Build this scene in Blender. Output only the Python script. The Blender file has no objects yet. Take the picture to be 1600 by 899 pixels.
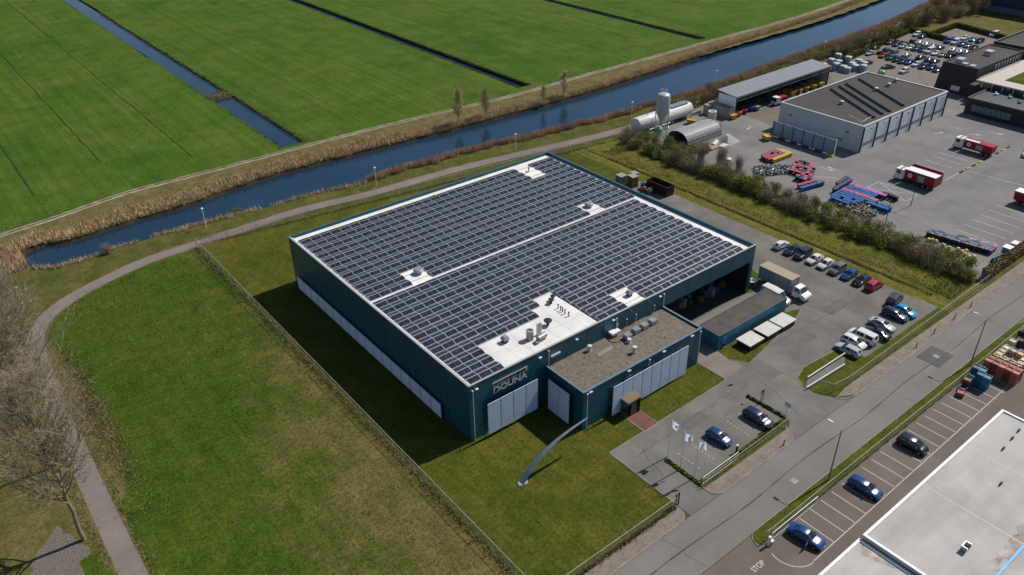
import bpy, bmesh, math, random
from mathutils import Vector, Matrix
R = math.radians
random.seed(7)
scn = bpy.context.scene
COL = scn.collection

# ------------------------------------------------------------------ camera
YAW, PITCH, ROLL = R(52.0445), R(31.7563), R(-0.9467)
cd = bpy.data.cameras.new('camera')
cam = bpy.data.objects.new('camera', cd); COL.objects.link(cam)
fw = Vector((math.cos(YAW)*math.cos(PITCH), math.sin(YAW)*math.cos(PITCH), -math.sin(PITCH)))
rt = Vector((math.sin(YAW), -math.cos(YAW), 0)); up = rt.cross(fw)
r2 = rt*math.cos(ROLL) + up*math.sin(ROLL); u2 = -rt*math.sin(ROLL) + up*math.cos(ROLL)
mw = Matrix((r2, u2, -fw)).transposed().to_4x4(); mw.translation = (-48.141, -71.718, 79.186)
cam.matrix_world = mw
cd.sensor_fit = 'HORIZONTAL'; cd.sensor_width = 36; cd.lens = 28.196
cd.clip_start = 1; cd.clip_end = 6000
scn.camera = cam

# ------------------------------------------------------------------ light
SUN_EL, SUN_AZ = R(48.5), math.atan2(-0.085, 1.0)      # azimuth from +x, counter-clockwise
w = bpy.data.worlds.new('World'); scn.world = w; w.use_nodes = True
nt = w.node_tree; nt.nodes.clear()
sky = nt.nodes.new('ShaderNodeTexSky'); sky.sky_type = 'NISHITA'; sky.sun_disc = False
sky.sun_elevation = SUN_EL; sky.sun_rotation = R(90) - SUN_AZ
sky.altitude = 50; sky.air_density = 1.0; sky.dust_density = 0.4; sky.ozone_density = 2.0
bgn = nt.nodes.new('ShaderNodeBackground'); bgn.inputs[1].default_value = 0.075
out = nt.nodes.new('ShaderNodeOutputWorld')
nt.links.new(sky.outputs[0], bgn.inputs[0]); nt.links.new(bgn.outputs[0], out.inputs[0])
sl = bpy.data.lights.new('sun', 'SUN'); sl.energy = 4.1; sl.angle = R(0.53); sl.color = (1.0, 0.95, 0.87)
sun = bpy.data.objects.new('sun', sl); COL.objects.link(sun)
sd = Vector((math.cos(SUN_AZ)*math.cos(SUN_EL), math.sin(SUN_AZ)*math.cos(SUN_EL), math.sin(SUN_EL)))
sun.rotation_euler = sd.to_track_quat('Z', 'Y').to_euler(); sun.location = (60, 0, 120)
scn.view_settings.view_transform = 'Standard'; scn.view_settings.look = 'None'
scn.view_settings.exposure = 0.12; scn.view_settings.gamma = 1.0; scn.view_settings.use_curve_mapping = False
try: scn.cycles.max_bounces = 6; scn.cycles.transparent_max_bounces = 12
except Exception: pass

# ------------------------------------------------------------------ materials
MATS = {}
def _new(name):
    m = bpy.data.materials.new(name); m.use_nodes = True; MATS[name] = m
    return m, m.node_tree, m.node_tree.nodes['Principled BSDF']
def noise(nt, vec, scale, detail=4, rough=0.55):
    n = nt.nodes.new('ShaderNodeTexNoise'); n.inputs['Scale'].default_value = scale
    n.inputs['Detail'].default_value = detail; n.inputs['Roughness'].default_value = rough
    nt.links.new(vec, n.inputs['Vector']); return n.outputs['Fac']
def ramp(nt, fac, lo, hi):
    r = nt.nodes.new('ShaderNodeMapRange'); r.inputs[1].default_value = lo; r.inputs[2].default_value = hi
    r.clamp = True; nt.links.new(fac, r.inputs[0]); return r.outputs[0]
def mix(nt, fac, a, b, mode='MIX'):
    n = nt.nodes.new('ShaderNodeMix'); n.data_type = 'RGBA'; n.blend_type = mode
    if isinstance(fac, (int, float)): n.inputs[0].default_value = fac
    else: nt.links.new(fac, n.inputs[0])
    for i, c in ((6, a), (7, b)):
        if isinstance(c, tuple): n.inputs[i].default_value = c if len(c) == 4 else c + (1,)
        else: nt.links.new(c, n.inputs[i])
    return n.outputs[2]
def pos(nt, sx=1, sy=1, sz=1, obj=False):
    if obj:
        t = nt.nodes.new('ShaderNodeTexCoord'); o = t.outputs['Object']
    else:
        t = nt.nodes.new('ShaderNodeNewGeometry'); o = t.outputs['Position']
    if (sx, sy, sz) == (1, 1, 1): return o
    m = nt.nodes.new('ShaderNodeMapping'); m.inputs['Scale'].default_value = (sx, sy, sz)
    nt.links.new(o, m.inputs['Vector']); return m.outputs['Vector']
def bump(nt, b, h, strength, dist):
    n = nt.nodes.new('ShaderNodeBump'); n.inputs['Strength'].default_value = strength; n.inputs['Distance'].default_value = dist
    nt.links.new(h, n.inputs['Height']); nt.links.new(n.outputs['Normal'], b.inputs['Normal'])
def simple(name, col, rough=0.6, metal=0.0, var=0.15, scale=1.5, obj=True, spec=0.4, bmp=0.0, bscale=20):
    m, nt, b = _new(name); v = pos(nt, obj=obj)
    f = ramp(nt, noise(nt, v, scale), 0.3, 0.7)
    c = mix(nt, f, tuple(x*(1-var) for x in col), tuple(min(1, x*(1+var)) for x in col))
    nt.links.new(c, b.inputs['Base Color']); b.inputs['Roughness'].default_value = rough
    b.inputs['Metallic'].default_value = metal; b.inputs['Specular IOR Level'].default_value = spec
    if bmp: bump(nt, b, noise(nt, v, bscale, 3), bmp, 0.05)
    return m
def objcol(name, rough=0.35, coat=0.0, metal=0.0):
    m, nt, b = _new(name); oi = nt.nodes.new('ShaderNodeObjectInfo')
    f = ramp(nt, noise(nt, pos(nt, obj=True), 3.0), 0.3, 0.8)
    c = mix(nt, f, oi.outputs['Color'], mix(nt, 1.0, oi.outputs['Color'], (0.8, 0.8, 0.79), 'MULTIPLY'))
    nt.links.new(c, b.inputs['Base Color']); b.inputs['Roughness'].default_value = rough
    b.inputs['Coat Weight'].default_value = coat; b.inputs['Coat Roughness'].default_value = 0.08; b.inputs['Metallic'].default_value = metal
    return m
def grass(name, a, b_, c_, patch=0.06, fine=2.2, stripes=None, dry=(0.5, 0.75), bmp=0.5, stripes2=None, drift=None):
    """a/b_ the two greens, c_ the dry colour; stripes=(axis scale vector, strength)"""
    m, nt, b = _new(name); v = pos(nt)
    big = ramp(nt, noise(nt, v, patch, 5, 0.6), 0.35, 0.65)
    mid = ramp(nt, noise(nt, v, patch*7, 4, 0.65), 0.3, 0.7)
    fin = noise(nt, v, fine, 5, 0.75)
    col = mix(nt, big, a, b_)
    dn = noise(nt, pos(nt, 1.0, 0.8, 1), patch*2.6, 6, 0.7)
    if drift:
        dp = nt.nodes.new('ShaderNodeVectorMath'); dp.operation = 'DOT_PRODUCT'; dp.inputs[1].default_value = drift[0]; nt.links.new(v, dp.inputs[0])
        ad = nt.nodes.new('ShaderNodeMath'); ad.operation = 'ADD'; nt.links.new(dp.outputs['Value'], ad.inputs[0]); ad.inputs[1].default_value = drift[1]
        a2 = nt.nodes.new('ShaderNodeMath'); a2.operation = 'ADD'; nt.links.new(dn, a2.inputs[0]); nt.links.new(ad.outputs[0], a2.inputs[1]); dn = a2.outputs[0]
    d = ramp(nt, dn, dry[0], dry[1])
    col = mix(nt, d, col, c_)
    col = mix(nt, mix(nt, 0.5, mid, mid), mix(nt, 1.0, col, (0.78, 0.8, 0.75), 'MULTIPLY'), mix(nt, 1.0, col, (1.15, 1.13, 1.1), 'MULTIPLY'))
    for stripes in [t for t in (stripes, stripes2) if t]:
        s = ramp(nt, noise(nt, pos(nt, *stripes[0]), 1.0, 3, 0.6), 0.3, 0.7)
        col = mix(nt, s, mix(nt, 1.0, col, (1-stripes[1],)*3, 'MULTIPLY'), mix(nt, 1.0, col, (1+stripes[1],)*3, 'MULTIPLY'))
    fr = ramp(nt, fin, 0.25, 0.75)
    col = mix(nt, fr, mix(nt, 1.0, col, (0.5, 0.53, 0.48), 'MULTIPLY'), mix(nt, 1.0, col, (1.5, 1.45, 1.4), 'MULTIPLY'))
    nt.links.new(col, b.inputs['Base Color']); b.inputs['Roughness'].default_value = 0.95
    b.inputs['Specular IOR Level'].default_value = 0.1
    bump(nt, b, fin, bmp, 0.25); return m
def asphalt(name, a, b_, streak=(0.02, 0.5, 1), st=0.12, patch=0.12, gr=0.12, big=0.03):
    m, nt, b = _new(name); v = pos(nt)
    col = mix(nt, ramp(nt, noise(nt, v, patch, 5, 0.65), 0.35, 0.65), a, b_)
    s = ramp(nt, noise(nt, pos(nt, *streak), 1.0, 4, 0.6), 0.3, 0.7)
    col = mix(nt, s, mix(nt, 1.0, col, (1-st,)*3, 'MULTIPLY'), mix(nt, 1.0, col, (1+st,)*3, 'MULTIPLY'))
    bg = ramp(nt, noise(nt, v, big, 3), 0.35, 0.65)
    col = mix(nt, bg, mix(nt, 1.0, col, (0.9,)*3, 'MULTIPLY'), mix(nt, 1.0, col, (1.08,)*3, 'MULTIPLY'))
    f = ramp(nt, noise(nt, v, 9.0, 3, 0.7), 0.25, 0.75)
    col = mix(nt, f, mix(nt, 1.0, col, (1-gr,)*3, 'MULTIPLY'), mix(nt, 1.0, col, (1+gr,)*3, 'MULTIPLY'))
    sp = ramp(nt, noise(nt, v, 0.9, 6, 0.8), 0.66, 0.78)
    col = mix(nt, sp, col, mix(nt, 1.0, col, (0.72,)*3, 'MULTIPLY'))
    nt.links.new(col, b.inputs['Base Color']); b.inputs['Roughness'].default_value = 0.85
    b.inputs['Specular IOR Level'].default_value = 0.25
    bump(nt, b, noise(nt, v, 30, 2), 0.2, 0.02); return m

grass('meadow_grass', (0.039, 0.093, 0.007), (0.061, 0.114, 0.011), (0.098, 0.123, 0.023), 0.02, 1.2, ((0.55, 0.008, 1), 0.17), (0.42, 0.75), 0.5, ((2.6, 0.03, 1), 0.05))
grass('field_grass', (0.041, 0.083, 0.007), (0.068, 0.096, 0.012), (0.145, 0.116, 0.042), 0.05, 1.8, ((0.9, 0.12, 1), 0.12), (0.5, 0.74), 0.8, ((0.25, 1.1, 1), 0.1), ((0.011, -0.003, 0), 0.35))
grass('lawn_grass', (0.057, 0.072, 0.007), (0.08, 0.09, 0.011), (0.125, 0.11, 0.024), 0.08, 2.0, ((1.4, 0.1, 1), 0.13), (0.46, 0.74), 0.7, ((0.12, 2.0, 1), 0.08))
grass('east_grass', (0.085, 0.1, 0.012), (0.125, 0.125, 0.02), (0.185, 0.155, 0.045), 0.1, 2.0, ((0.9, 0.07, 1), 0.16), (0.42, 0.7), 0.8)
grass('verge_grass', (0.058, 0.078, 0.012), (0.08, 0.09, 0.02), (0.14, 0.115, 0.045), 0.1, 2.5, None, (0.42, 0.68), 0.8)
grass('rough_grass', (0.085, 0.092, 0.02), (0.12, 0.108, 0.035), (0.17, 0.13, 0.06), 0.09, 1.8, None, (0.42, 0.7), 0.9)
grass('dry_turf', (0.13, 0.105, 0.045), (0.10, 0.095, 0.03), (0.19, 0.15, 0.075), 0.14, 2.4, None, (0.4, 0.65), 1.0)
asphalt('road_asphalt', (0.165, 0.151, 0.138), (0.19, 0.174, 0.16), (0.012, 0.45, 1), 0.07)
asphalt('lot_asphalt', (0.128, 0.119, 0.107), (0.172, 0.158, 0.141), (0.08, 0.08, 1), 0.14, 0.16)
asphalt('yard_asphalt', (0.165, 0.156, 0.15), (0.205, 0.192, 0.185), (0.3, 0.03, 1), 0.08)
asphalt('bay_asphalt', (0.125, 0.103, 0.087), (0.158, 0.131, 0.111), (0.05, 0.3, 1), 0.07)
asphalt('path_asphalt', (0.175, 0.145, 0.128), (0.21, 0.175, 0.155), (0.3, 0.02, 1), 0.08)
asphalt('concrete_slab', (0.22, 0.19, 0.16), (0.28, 0.245, 0.205), (0.4, 0.4, 1), 0.1)
asphalt('track_gravel', (0.24, 0.2, 0.15), (0.33, 0.28, 0.21), (0.02, 0.6, 1), 0.2, 0.4)
asphalt('roof_gravel', (0.11, 0.088, 0.068), (0.2, 0.17, 0.14), (1.6, 1.6, 1), 0.25, 3.2, 0.5)
asphalt('roof_felt', (0.062, 0.054, 0.049), (0.075, 0.066, 0.06), (0.05, 0.9, 1), 0.08, 0.1, 0.08)
asphalt('white_membrane', (0.68, 0.65, 0.615), (0.8, 0.78, 0.75), (0.7, 0.12, 1), 0.05, 0.35, 0.04)
asphalt('old_white_roof', (0.37, 0.352, 0.33), (0.47, 0.45, 0.425), (0.03, 0.5, 1), 0.08, 0.12, 0.05)
# paving bricks
def paving(name, a, b_, mortar, sc, rot=0):
    m, nt, b = _new(name); v = pos(nt)
    mp = nt.nodes.new('ShaderNodeMapping'); mp.inputs['Rotation'].default_value[2] = rot; nt.links.new(v, mp.inputs['Vector'])
    t = nt.nodes.new('ShaderNodeTexBrick'); t.inputs['Scale'].default_value = sc; t.inputs['Mortar Size'].default_value = 0.02
    t.inputs['Color1'].default_value = a+(1,); t.inputs['Color2'].default_value = b_+(1,); t.inputs['Mortar'].default_value = mortar+(1,)
    t.inputs['Brick Width'].default_value = 0.5; t.inputs['Row Height'].default_value = 0.5
    nt.links.new(mp.outputs[0], t.inputs['Vector'])
    f = ramp(nt, noise(nt, v, 0.5, 6, 0.75), 0.3, 0.7)
    c = mix(nt, f, mix(nt, 1.0, t.outputs[0], (0.72,)*3, 'MULTIPLY'), mix(nt, 1.0, t.outputs[0], (1.2,)*3, 'MULTIPLY'))
    g = ramp(nt, noise(nt, v, 0.9, 6, 0.8), 0.62, 0.74)
    c = mix(nt, g, c, (0.09, 0.085, 0.03))
    nt.links.new(c, b.inputs['Base Color']); b.inputs['Roughness'].default_value = 0.9
    bump(nt, b, t.outputs['Fac'], 0.4, 0.02); return m
paving('sidewalk_pavers', (0.25, 0.205, 0.165), (0.2, 0.16, 0.13), (0.12, 0.1, 0.08), 1.7)
paving('red_pavers', (0.2, 0.075, 0.055), (0.17, 0.06, 0.045), (0.1, 0.07, 0.06), 2.0)
paving('brick_paving', (0.2, 0.165, 0.14), (0.175, 0.145, 0.122), (0.12, 0.1, 0.09), 1.2)
# water
m, nt, b = _new('water'); b.inputs['Base Color'].default_value = (0.008, 0.032, 0.065, 1); b.inputs['Roughness'].default_value = 0.05
b.inputs['IOR'].default_value = 1.33; b.inputs['Specular IOR Level'].default_value = 0.9
v = pos(nt); bump(nt, b, noise(nt, pos(nt, 1.0, 1.6, 1), 0.8, 5, 0.65), 0.2, 0.12)
rg = nt.nodes.new('ShaderNodeMapRange'); rg.inputs[1].default_value = 0.35; rg.inputs[2].default_value = 0.65; rg.inputs[3].default_value = 0.03; rg.inputs[4].default_value = 0.16; nt.links.new(noise(nt, pos(nt, 0.5, 1.2, 1), 0.06, 4, 0.6), rg.inputs[0]); nt.links.new(rg.outputs[0], b.inputs['Roughness'])
nt.links.new(mix(nt, ramp(nt, noise(nt, v, 0.03, 4, 0.6), 0.35, 0.65), (0.007, 0.028, 0.056), (0.012, 0.036, 0.066)), b.inputs['Base Color'])
# corrugated cladding: fine vertical/horizontal ribs by bump
def cladding(name, col, rough=0.45, freq=9.0, axis='z', var=0.1, bs=0.4):
    m, nt, b = _new(name); v = pos(nt)
    f = ramp(nt, noise(nt, v, 0.35, 5, 0.6), 0.3, 0.7)
    c = mix(nt, f, tuple(x*(1-var) for x in col), tuple(x*(1+var) for x in col))
    wv = nt.nodes.new('ShaderNodeTexWave'); wv.bands_direction = axis.upper(); wv.inputs['Scale'].default_value = freq; nt.links.new(v, wv.inputs['Vector'])
    st = ramp(nt, noise(nt, pos(nt, 3.0, 3.0, 0.15), 1.0, 4, 0.7), 0.45, 0.8)
    c = mix(nt, st, c, mix(nt, 1.0, c, (0.82,)*3, 'MULTIPLY'))
    nt.links.new(c, b.inputs['Base Color']); b.inputs['Roughness'].default_value = rough; b.inputs['Specular IOR Level'].default_value = 0.5
    bump(nt, b, wv.outputs['Fac'], bs, 0.03); return m
cladding('teal_cladding', (0.008, 0.082, 0.12), 0.42, 2.5, 'z', 0.2)
cladding('white_cladding', (0.86, 0.88, 0.9), 0.35, 2.0, 'x', 0.03, 0.06)
cladding('grey_cladding', (0.5, 0.49, 0.48), 0.5, 2.0, 'y', 0.06, 0.1)
cladding('wall_grey_blue', (0.24, 0.31, 0.42), 0.5, 2.0, 'y', 0.08, 0.1)
cladding('navy_cladding', (0.01, 0.03, 0.07), 0.5, 2.0, 'x', 0.1)
cladding('dark_brick', (0.04, 0.03, 0.032), 0.8, 6.0, 'z', 0.25)
cladding('tarpaulin_grey', (0.2, 0.23, 0.25), 0.5, 0.8, 'y', 0.08, 0.08)
simple('teal_trim', (0.035, 0.125, 0.16), 0.4, 0.0, 0.15)
simple('pale_trim', (0.55, 0.57, 0.57), 0.45, 0.1, 0.1)
simple('louvre_white', (0.53, 0.6, 0.7), 0.4, 0.1, 0.05)
simple('steel', (0.42, 0.43, 0.44), 0.35, 0.7, 0.15)
simple('galvanised', (0.5, 0.51, 0.5), 0.45, 0.4, 0.12)
simple('dark_metal', (0.03, 0.03, 0.032), 0.5, 0.3, 0.3)
simple('black_rubber', (0.012, 0.012, 0.013), 0.8)
simple('black_plastic', (0.02, 0.02, 0.022), 0.5)
simple('white_paint', (0.78, 0.78, 0.76), 0.4, 0, 0.05)
simple('cream_paint', (0.68, 0.66, 0.6), 0.5, 0, 0.06)
simple('worn_line', (0.5, 0.49, 0.47), 0.8, 0, 0.3, 2.0, False)
simple('concrete', (0.32, 0.3, 0.27), 0.85, 0, 0.2, 0.8, True, 0.2, 0.3)
simple('kerb_concrete', (0.26, 0.235, 0.21), 0.9, 0, 0.25, 0.6, False, 0.2)
simple('brick_red', (0.16, 0.05, 0.035), 0.85, 0, 0.3)
simple('rust', (0.045, 0.022, 0.016), 0.8, 0.2, 0.45, 1.2)
simple('wood', (0.2, 0.135, 0.075), 0.8, 0, 0.3)
simple('dark_soil', (0.05, 0.036, 0.02), 0.95, 0, 0.35, 0.9, False, 0.1, 0.6)
simple('mulch', (0.15, 0.13, 0.115), 0.95, 0, 0.5, 5.0, False, 0.1, 0.8)
simple('tar', (0.03, 0.028, 0.027), 0.7, 0, 0.2)
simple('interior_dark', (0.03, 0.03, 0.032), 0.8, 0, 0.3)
simple('headlamp', (0.75, 0.78, 0.8), 0.1, 0.2, 0.05)
simple('taillamp', (0.35, 0.01, 0.01), 0.2, 0, 0.1)
simple('flag_cloth', (0.72, 0.82, 0.95), 0.7, 0, 0.25, 4.0)
simple('flag_blue', (0.05, 0.16, 0.42), 0.7, 0, 0.1)
simple('sky_blue_paint', (0.02, 0.3, 0.6), 0.4)
simple('tan_canvas', (0.34, 0.27, 0.19), 0.75, 0, 0.1)
simple('silo_grey', (0.42, 0.46, 0.46), 0.45, 0.1, 0.08, 0.5)
simple('bark', (0.16, 0.125, 0.08), 0.9, 0, 0.35, 3.0)
simple('bark_green', (0.24, 0.21, 0.12), 0.9, 0, 0.3, 2.0)
simple('twig', (0.31, 0.25, 0.17), 0.9, 0, 0.3, 2.0)
simple('reed', (0.5, 0.36, 0.2), 0.9, 0, 0.35, 0.5, False)
simple('reed_pale', (0.62, 0.48, 0.3), 0.9, 0, 0.3, 0.5, False)
simple('reed_red', (0.5, 0.33, 0.22), 0.9, 0, 0.35, 0.4, False)
def leafmat(name, a, b_):
    m, nt, b = _new(name); oi = nt.nodes.new('ShaderNodeObjectInfo')
    f = ramp(nt, noise(nt, pos(nt), 1.3, 4, 0.7), 0.3, 0.7)
    c = mix(nt, f, a, b_)
    c = mix(nt, oi.outputs['Random'], mix(nt, 1.0, c, (0.75, 0.72, 0.75), 'MULTIPLY'), mix(nt, 1.0, c, (1.2, 1.15, 1.0), 'MULTIPLY'))
    nt.links.new(c, b.inputs['Base Color']); b.inputs['Roughness'].default_value = 0.8; b.inputs['Specular IOR Level'].default_value = 0.2
    return m
leafmat('leaf_olive', (0.13, 0.15, 0.025), (0.22, 0.225, 0.04))
leafmat('leaf_green', (0.12, 0.175, 0.02), (0.2, 0.26, 0.03))
leafmat('leaf_brown', (0.16, 0.125, 0.055), (0.25, 0.2, 0.095))
leafmat('leaf_ochre', (0.17, 0.155, 0.045), (0.25, 0.215, 0.07))
leafmat('hedge_leaf', (0.09, 0.11, 0.018), (0.14, 0.155, 0.028))
leafmat('blossom', (0.42, 0.38, 0.3), (0.5, 0.46, 0.4))
# glass of cars and windows
m, nt, b = _new('car_glass'); b.inputs['Base Color'].default_value = (0.012, 0.018, 0.02, 1); b.inputs['Roughness'].default_value = 0.04; b.inputs['Specular IOR Level'].default_value = 0.8
m, nt, b = _new('window_glass'); b.inputs['Base Color'].default_value = (0.03, 0.055, 0.06, 1); b.inputs['Roughness'].default_value = 0.05; b.inputs['Specular IOR Level'].default_value = 0.9
m, nt, b = _new('alloy'); b.inputs['Base Color'].default_value = (0.35, 0.35, 0.36, 1); b.inputs['Metallic'].default_value = 0.8; b.inputs['Roughness'].default_value = 0.35
objcol('car_paint', 0.22, 0.35); objcol('plastic_col', 0.5, 0.0); objcol('matt_col', 0.75)
# solar cells: dark blue-grey with faint cell grid
m, nt, b = _new('solar_cells'); v = pos(nt)
f = ramp(nt, noise(nt, v, 0.25, 3), 0.3, 0.7)
c = mix(nt, f, (0.014, 0.018, 0.03), (0.022, 0.026, 0.04))
oi = nt.nodes.new('ShaderNodeObjectInfo')
sn = nt.nodes.new('ShaderNodeVectorMath'); sn.operation = 'SNAP'; sn.inputs[1].default_value = (2.05, 1.13, 100); nt.links.new(v, sn.inputs[0])
wn = nt.nodes.new('ShaderNodeTexWhiteNoise'); nt.links.new(sn.outputs[0], wn.inputs['Vector'])
c = mix(nt, wn.outputs['Value'], mix(nt, 1.0, c, (0.8, 0.8, 0.82), 'MULTIPLY'), mix(nt, 1.0, c, (1.35, 1.25, 1.3), 'MULTIPLY'))
nt.links.new(c, b.inputs['Base Color']); b.inputs['Roughness'].default_value = 0.18; b.inputs['Specular IOR Level'].default_value = 0.5
simple('panel_frame', (0.58, 0.59, 0.61), 0.4, 0.3, 0.05)
simple('panel_back', (0.42, 0.43, 0.45), 0.6, 0, 0.05)
# chain-link wire: diamond wires cut out of a clear sheet
m, nt, b = _new('chain_link'); v = pos(nt)
tr = nt.nodes.new('ShaderNodeBsdfTransparent'); mxs = nt.nodes.new('ShaderNodeMixShader')
b.inputs['Base Color'].default_value = (0.42, 0.44, 0.42, 1); b.inputs['Roughness'].default_value = 0.5
def wires(rx):
    s = nt.nodes.new('ShaderNodeVectorMath'); s.operation = 'DOT_PRODUCT'; s.inputs[1].default_value = rx; nt.links.new(v, s.inputs[0])
    fr = nt.nodes.new('ShaderNodeMath'); fr.operation = 'FRACT'; nt.links.new(s.outputs['Value'], fr.inputs[0])
    lt = nt.nodes.new('ShaderNodeMath'); lt.operation = 'LESS_THAN'; lt.inputs[1].default_value = 0.075; nt.links.new(fr.outputs[0], lt.inputs[0]); return lt.outputs[0]
mx = nt.nodes.new('ShaderNodeMath'); mx.operation = 'MAXIMUM'
nt.links.new(wires((11, 11, 11)), mx.inputs[0]); nt.links.new(wires((11, 11, -11)), mx.inputs[1])
nt.links.new(mx.outputs[0], mxs.inputs[0]); nt.links.new(tr.outputs[0], mxs.inputs[1]); nt.links.new(b.outputs[0], mxs.inputs[2])
nt.links.new(mxs.outputs[0], nt.nodes['Material Output'].inputs[0])
# thin translucent sheet
m, nt, b = _new('clear_film'); tr = nt.nodes.new('ShaderNodeBsdfTransparent'); mxs = nt.nodes.new('ShaderNodeMixShader'); mxs.inputs[0].default_value = 0.45
b.inputs['Base Color'].default_value = (0.7, 0.7, 0.69, 1)
nt.links.new(tr.outputs[0], mxs.inputs[1]); nt.links.new(b.outputs[0], mxs.inputs[2]); nt.links.new(mxs.outputs[0], nt.nodes['Material Output'].inputs[0])
# corroded brown stain patch etc.
simple('rust_stain', (0.36, 0.32, 0.28), 0.9, 0, 0.5, 0.7, False)

# ------------------------------------------------------------------ mesh helpers
class MB:
    def __init__(s): s.v = []; s.f = []; s.m = []
    def face(s, pts, mi=0):
        i = len(s.v); s.v += [tuple(p) for p in pts]; s.f.append(tuple(range(i, i+len(pts)))); s.m.append(mi); return s
    def box(s, x0, y0, z0, x1, y1, z1, mi=0, top=None, bottom=True):
        i = len(s.v)
        s.v += [(x0,y0,z0),(x1,y0,z0),(x1,y1,z0),(x0,y1,z0),(x0,y0,z1),(x1,y0,z1),(x1,y1,z1),(x0,y1,z1)]
        fs = [(4,5,6,7),(0,1,5,4),(1,2,6,5),(2,3,7,6),(3,0,4,7)] + ([(3,2,1,0)] if bottom else [])
        for k, f in enumerate(fs):
            s.f.append(tuple(i+j for j in f)); s.m.append(top if (k == 0 and top is not None) else mi)
        return s
    def frustum(s, b, t, z0, z1, mi=0, top=None):      # b,t = (x0,y0,x1,y1)
        i = len(s.v)
        s.v += [(b[0],b[1],z0),(b[2],b[1],z0),(b[2],b[3],z0),(b[0],b[3],z0),(t[0],t[1],z1),(t[2],t[1],z1),(t[2],t[3],z1),(t[0],t[3],z1)]
        for k, f in enumerate([(4,5,6,7),(0,1,5,4),(1,2,6,5),(2,3,7,6),(3,0,4,7),(3,2,1,0)]):
            s.f.append(tuple(i+j for j in f)); s.m.append(top if (k == 0 and top is not None) else mi)
        return s
    def prism(s, poly, z0, z1, mi=0, top=None, bottom=False):
        a = sum(poly[i][0]*poly[(i+1) % len(poly)][1] - poly[(i+1) % len(poly)][0]*poly[i][1] for i in range(len(poly)))
        if a < 0: poly = poly[::-1]
        n = len(poly); i = len(s.v)
        s.v += [(p[0], p[1], z0) for p in poly] + [(p[0], p[1], z1) for p in poly]
        s.f.append(tuple(range(i+n, i+2*n))); s.m.append(mi if top is None else top)
        for k in range(n): s.f.append((i+k, i+(k+1) % n, i+n+(k+1) % n, i+n+k)); s.m.append(mi)
        if bottom: s.f.append(tuple(range(i+n-1, i-1, -1))); s.m.append(mi)
        return s
    def cyl(s, p0, p1, r0, r1=None, n=10, mi=0, caps=True):
        if r1 is None: r1 = r0
        p0 = Vector(p0); p1 = Vector(p1); d = (p1-p0).normalized()
        a = d.orthogonal().normalized(); b = d.cross(a); i = len(s.v)
        for p, r in ((p0, r0), (p1, r1)):
            for k in range(n):
                t = 2*math.pi*k/n; s.v.append(tuple(p + a*(r*math.cos(t)) + b*(r*math.sin(t))))
        for k in range(n): s.f.append((i+k, i+(k+1) % n, i+n+(k+1) % n, i+n+k)); s.m.append(mi)
        if caps:
            s.f.append(tuple(range(i+n-1, i-1, -1))); s.m.append(mi); s.f.append(tuple(range(i+n, i+2*n))); s.m.append(mi)
        return s
    def lathe(s, prof, n=14, mi=0, c=(0, 0, 0)):
        i = len(s.v)
        for r, z in prof:
            for k in range(n):
                t = 2*math.pi*k/n; s.v.append((c[0]+r*math.cos(t), c[1]+r*math.sin(t), c[2]+z))
        for j in range(len(prof)-1):
            for k in range(n):
                s.f.append((i+j*n+k, i+j*n+(k+1) % n, i+(j+1)*n+(k+1) % n, i+(j+1)*n+k)); s.m.append(mi)
        s.f.append(tuple(range(i+(len(prof)-1)*n, i+len(prof)*n))); s.m.append(mi)
        return s
    def tube(s, pts, rs, n=8, mi=0):
        for k in range(len(pts)-1): s.cyl(pts[k], pts[k+1], rs[k], rs[k+1], n, mi, k in (0, len(pts)-2))
        return s
    def xform(s, M):
        s.v = [tuple(M @ Vector(p)) for p in s.v]; return s
    def mesh(s, name, mats, smooth=0):
        me = bpy.data.meshes.new(name); me.from_pydata(s.v, [], s.f)
        for mm in ([mats] if isinstance(mats, str) else mats): me.materials.append(MATS[mm])
        me.polygons.foreach_set('material_index', s.m)
        if smooth:
            me.polygons.foreach_set('use_smooth', [True]*len(me.polygons))
            bm = bmesh.new(); bm.from_mesh(me); bmesh.ops.remove_doubles(bm, verts=bm.verts, dist=0.0005); bm.to_mesh(me); bm.free()
            try: me.set_sharp_from_angle(angle=R(smooth))
            except Exception: pass
        me.update(); return me
def link(name, me, parent=None, loc=(0, 0, 0), rz=0, color=None):
    o = bpy.data.objects.new(name, me); COL.objects.link(o); o.location = loc; o.rotation_euler = (0, 0, rz)
    if parent: o.parent = parent
    if color: o.color = tuple(color)+(1,)
    return o
def part(name, mb, mats, parent, smooth=0, loc=(0, 0, 0), color=None, label=None):
    o = link(name, mb.mesh(name, mats, smooth), parent, loc, 0, color)
    if label: o['label'] = label
    return o
def tag(o, label, cat, group=None):
    o['label'] = label; o['category'] = cat
    if group: o['group'] = group
    return o
def thing(name, label, cat, loc=(0, 0, 0), rz=0, group=None):
    return tag(link(name, None, None, loc, rz), label, cat, group)
def solo(name, mb, mats, label, cat, group=None, smooth=0, loc=(0, 0, 0), rz=0, color=None):
    return tag(link(name, mb.mesh(name, mats, smooth), None, loc, rz, color), label, cat, group)
def struct(name, mb, mats, smooth=0, parent=None):
    o = link(name, mb.mesh(name, mats, smooth), parent)
    if not parent: o['kind'] = 'structure'
    return o
def stuff(name, mb, mats, label, cat, parent=None):
    o = link(name, mb.mesh(name, mats), parent); o['kind'] = 'stuff'
    if not parent: o['label'] = label; o['category'] = cat
    return o
def copy_tree(o, parent=None):
    c = o.copy(); COL.objects.link(c); c.parent = parent
    for ch in list(o.children): copy_tree(ch, c)
    return c
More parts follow.
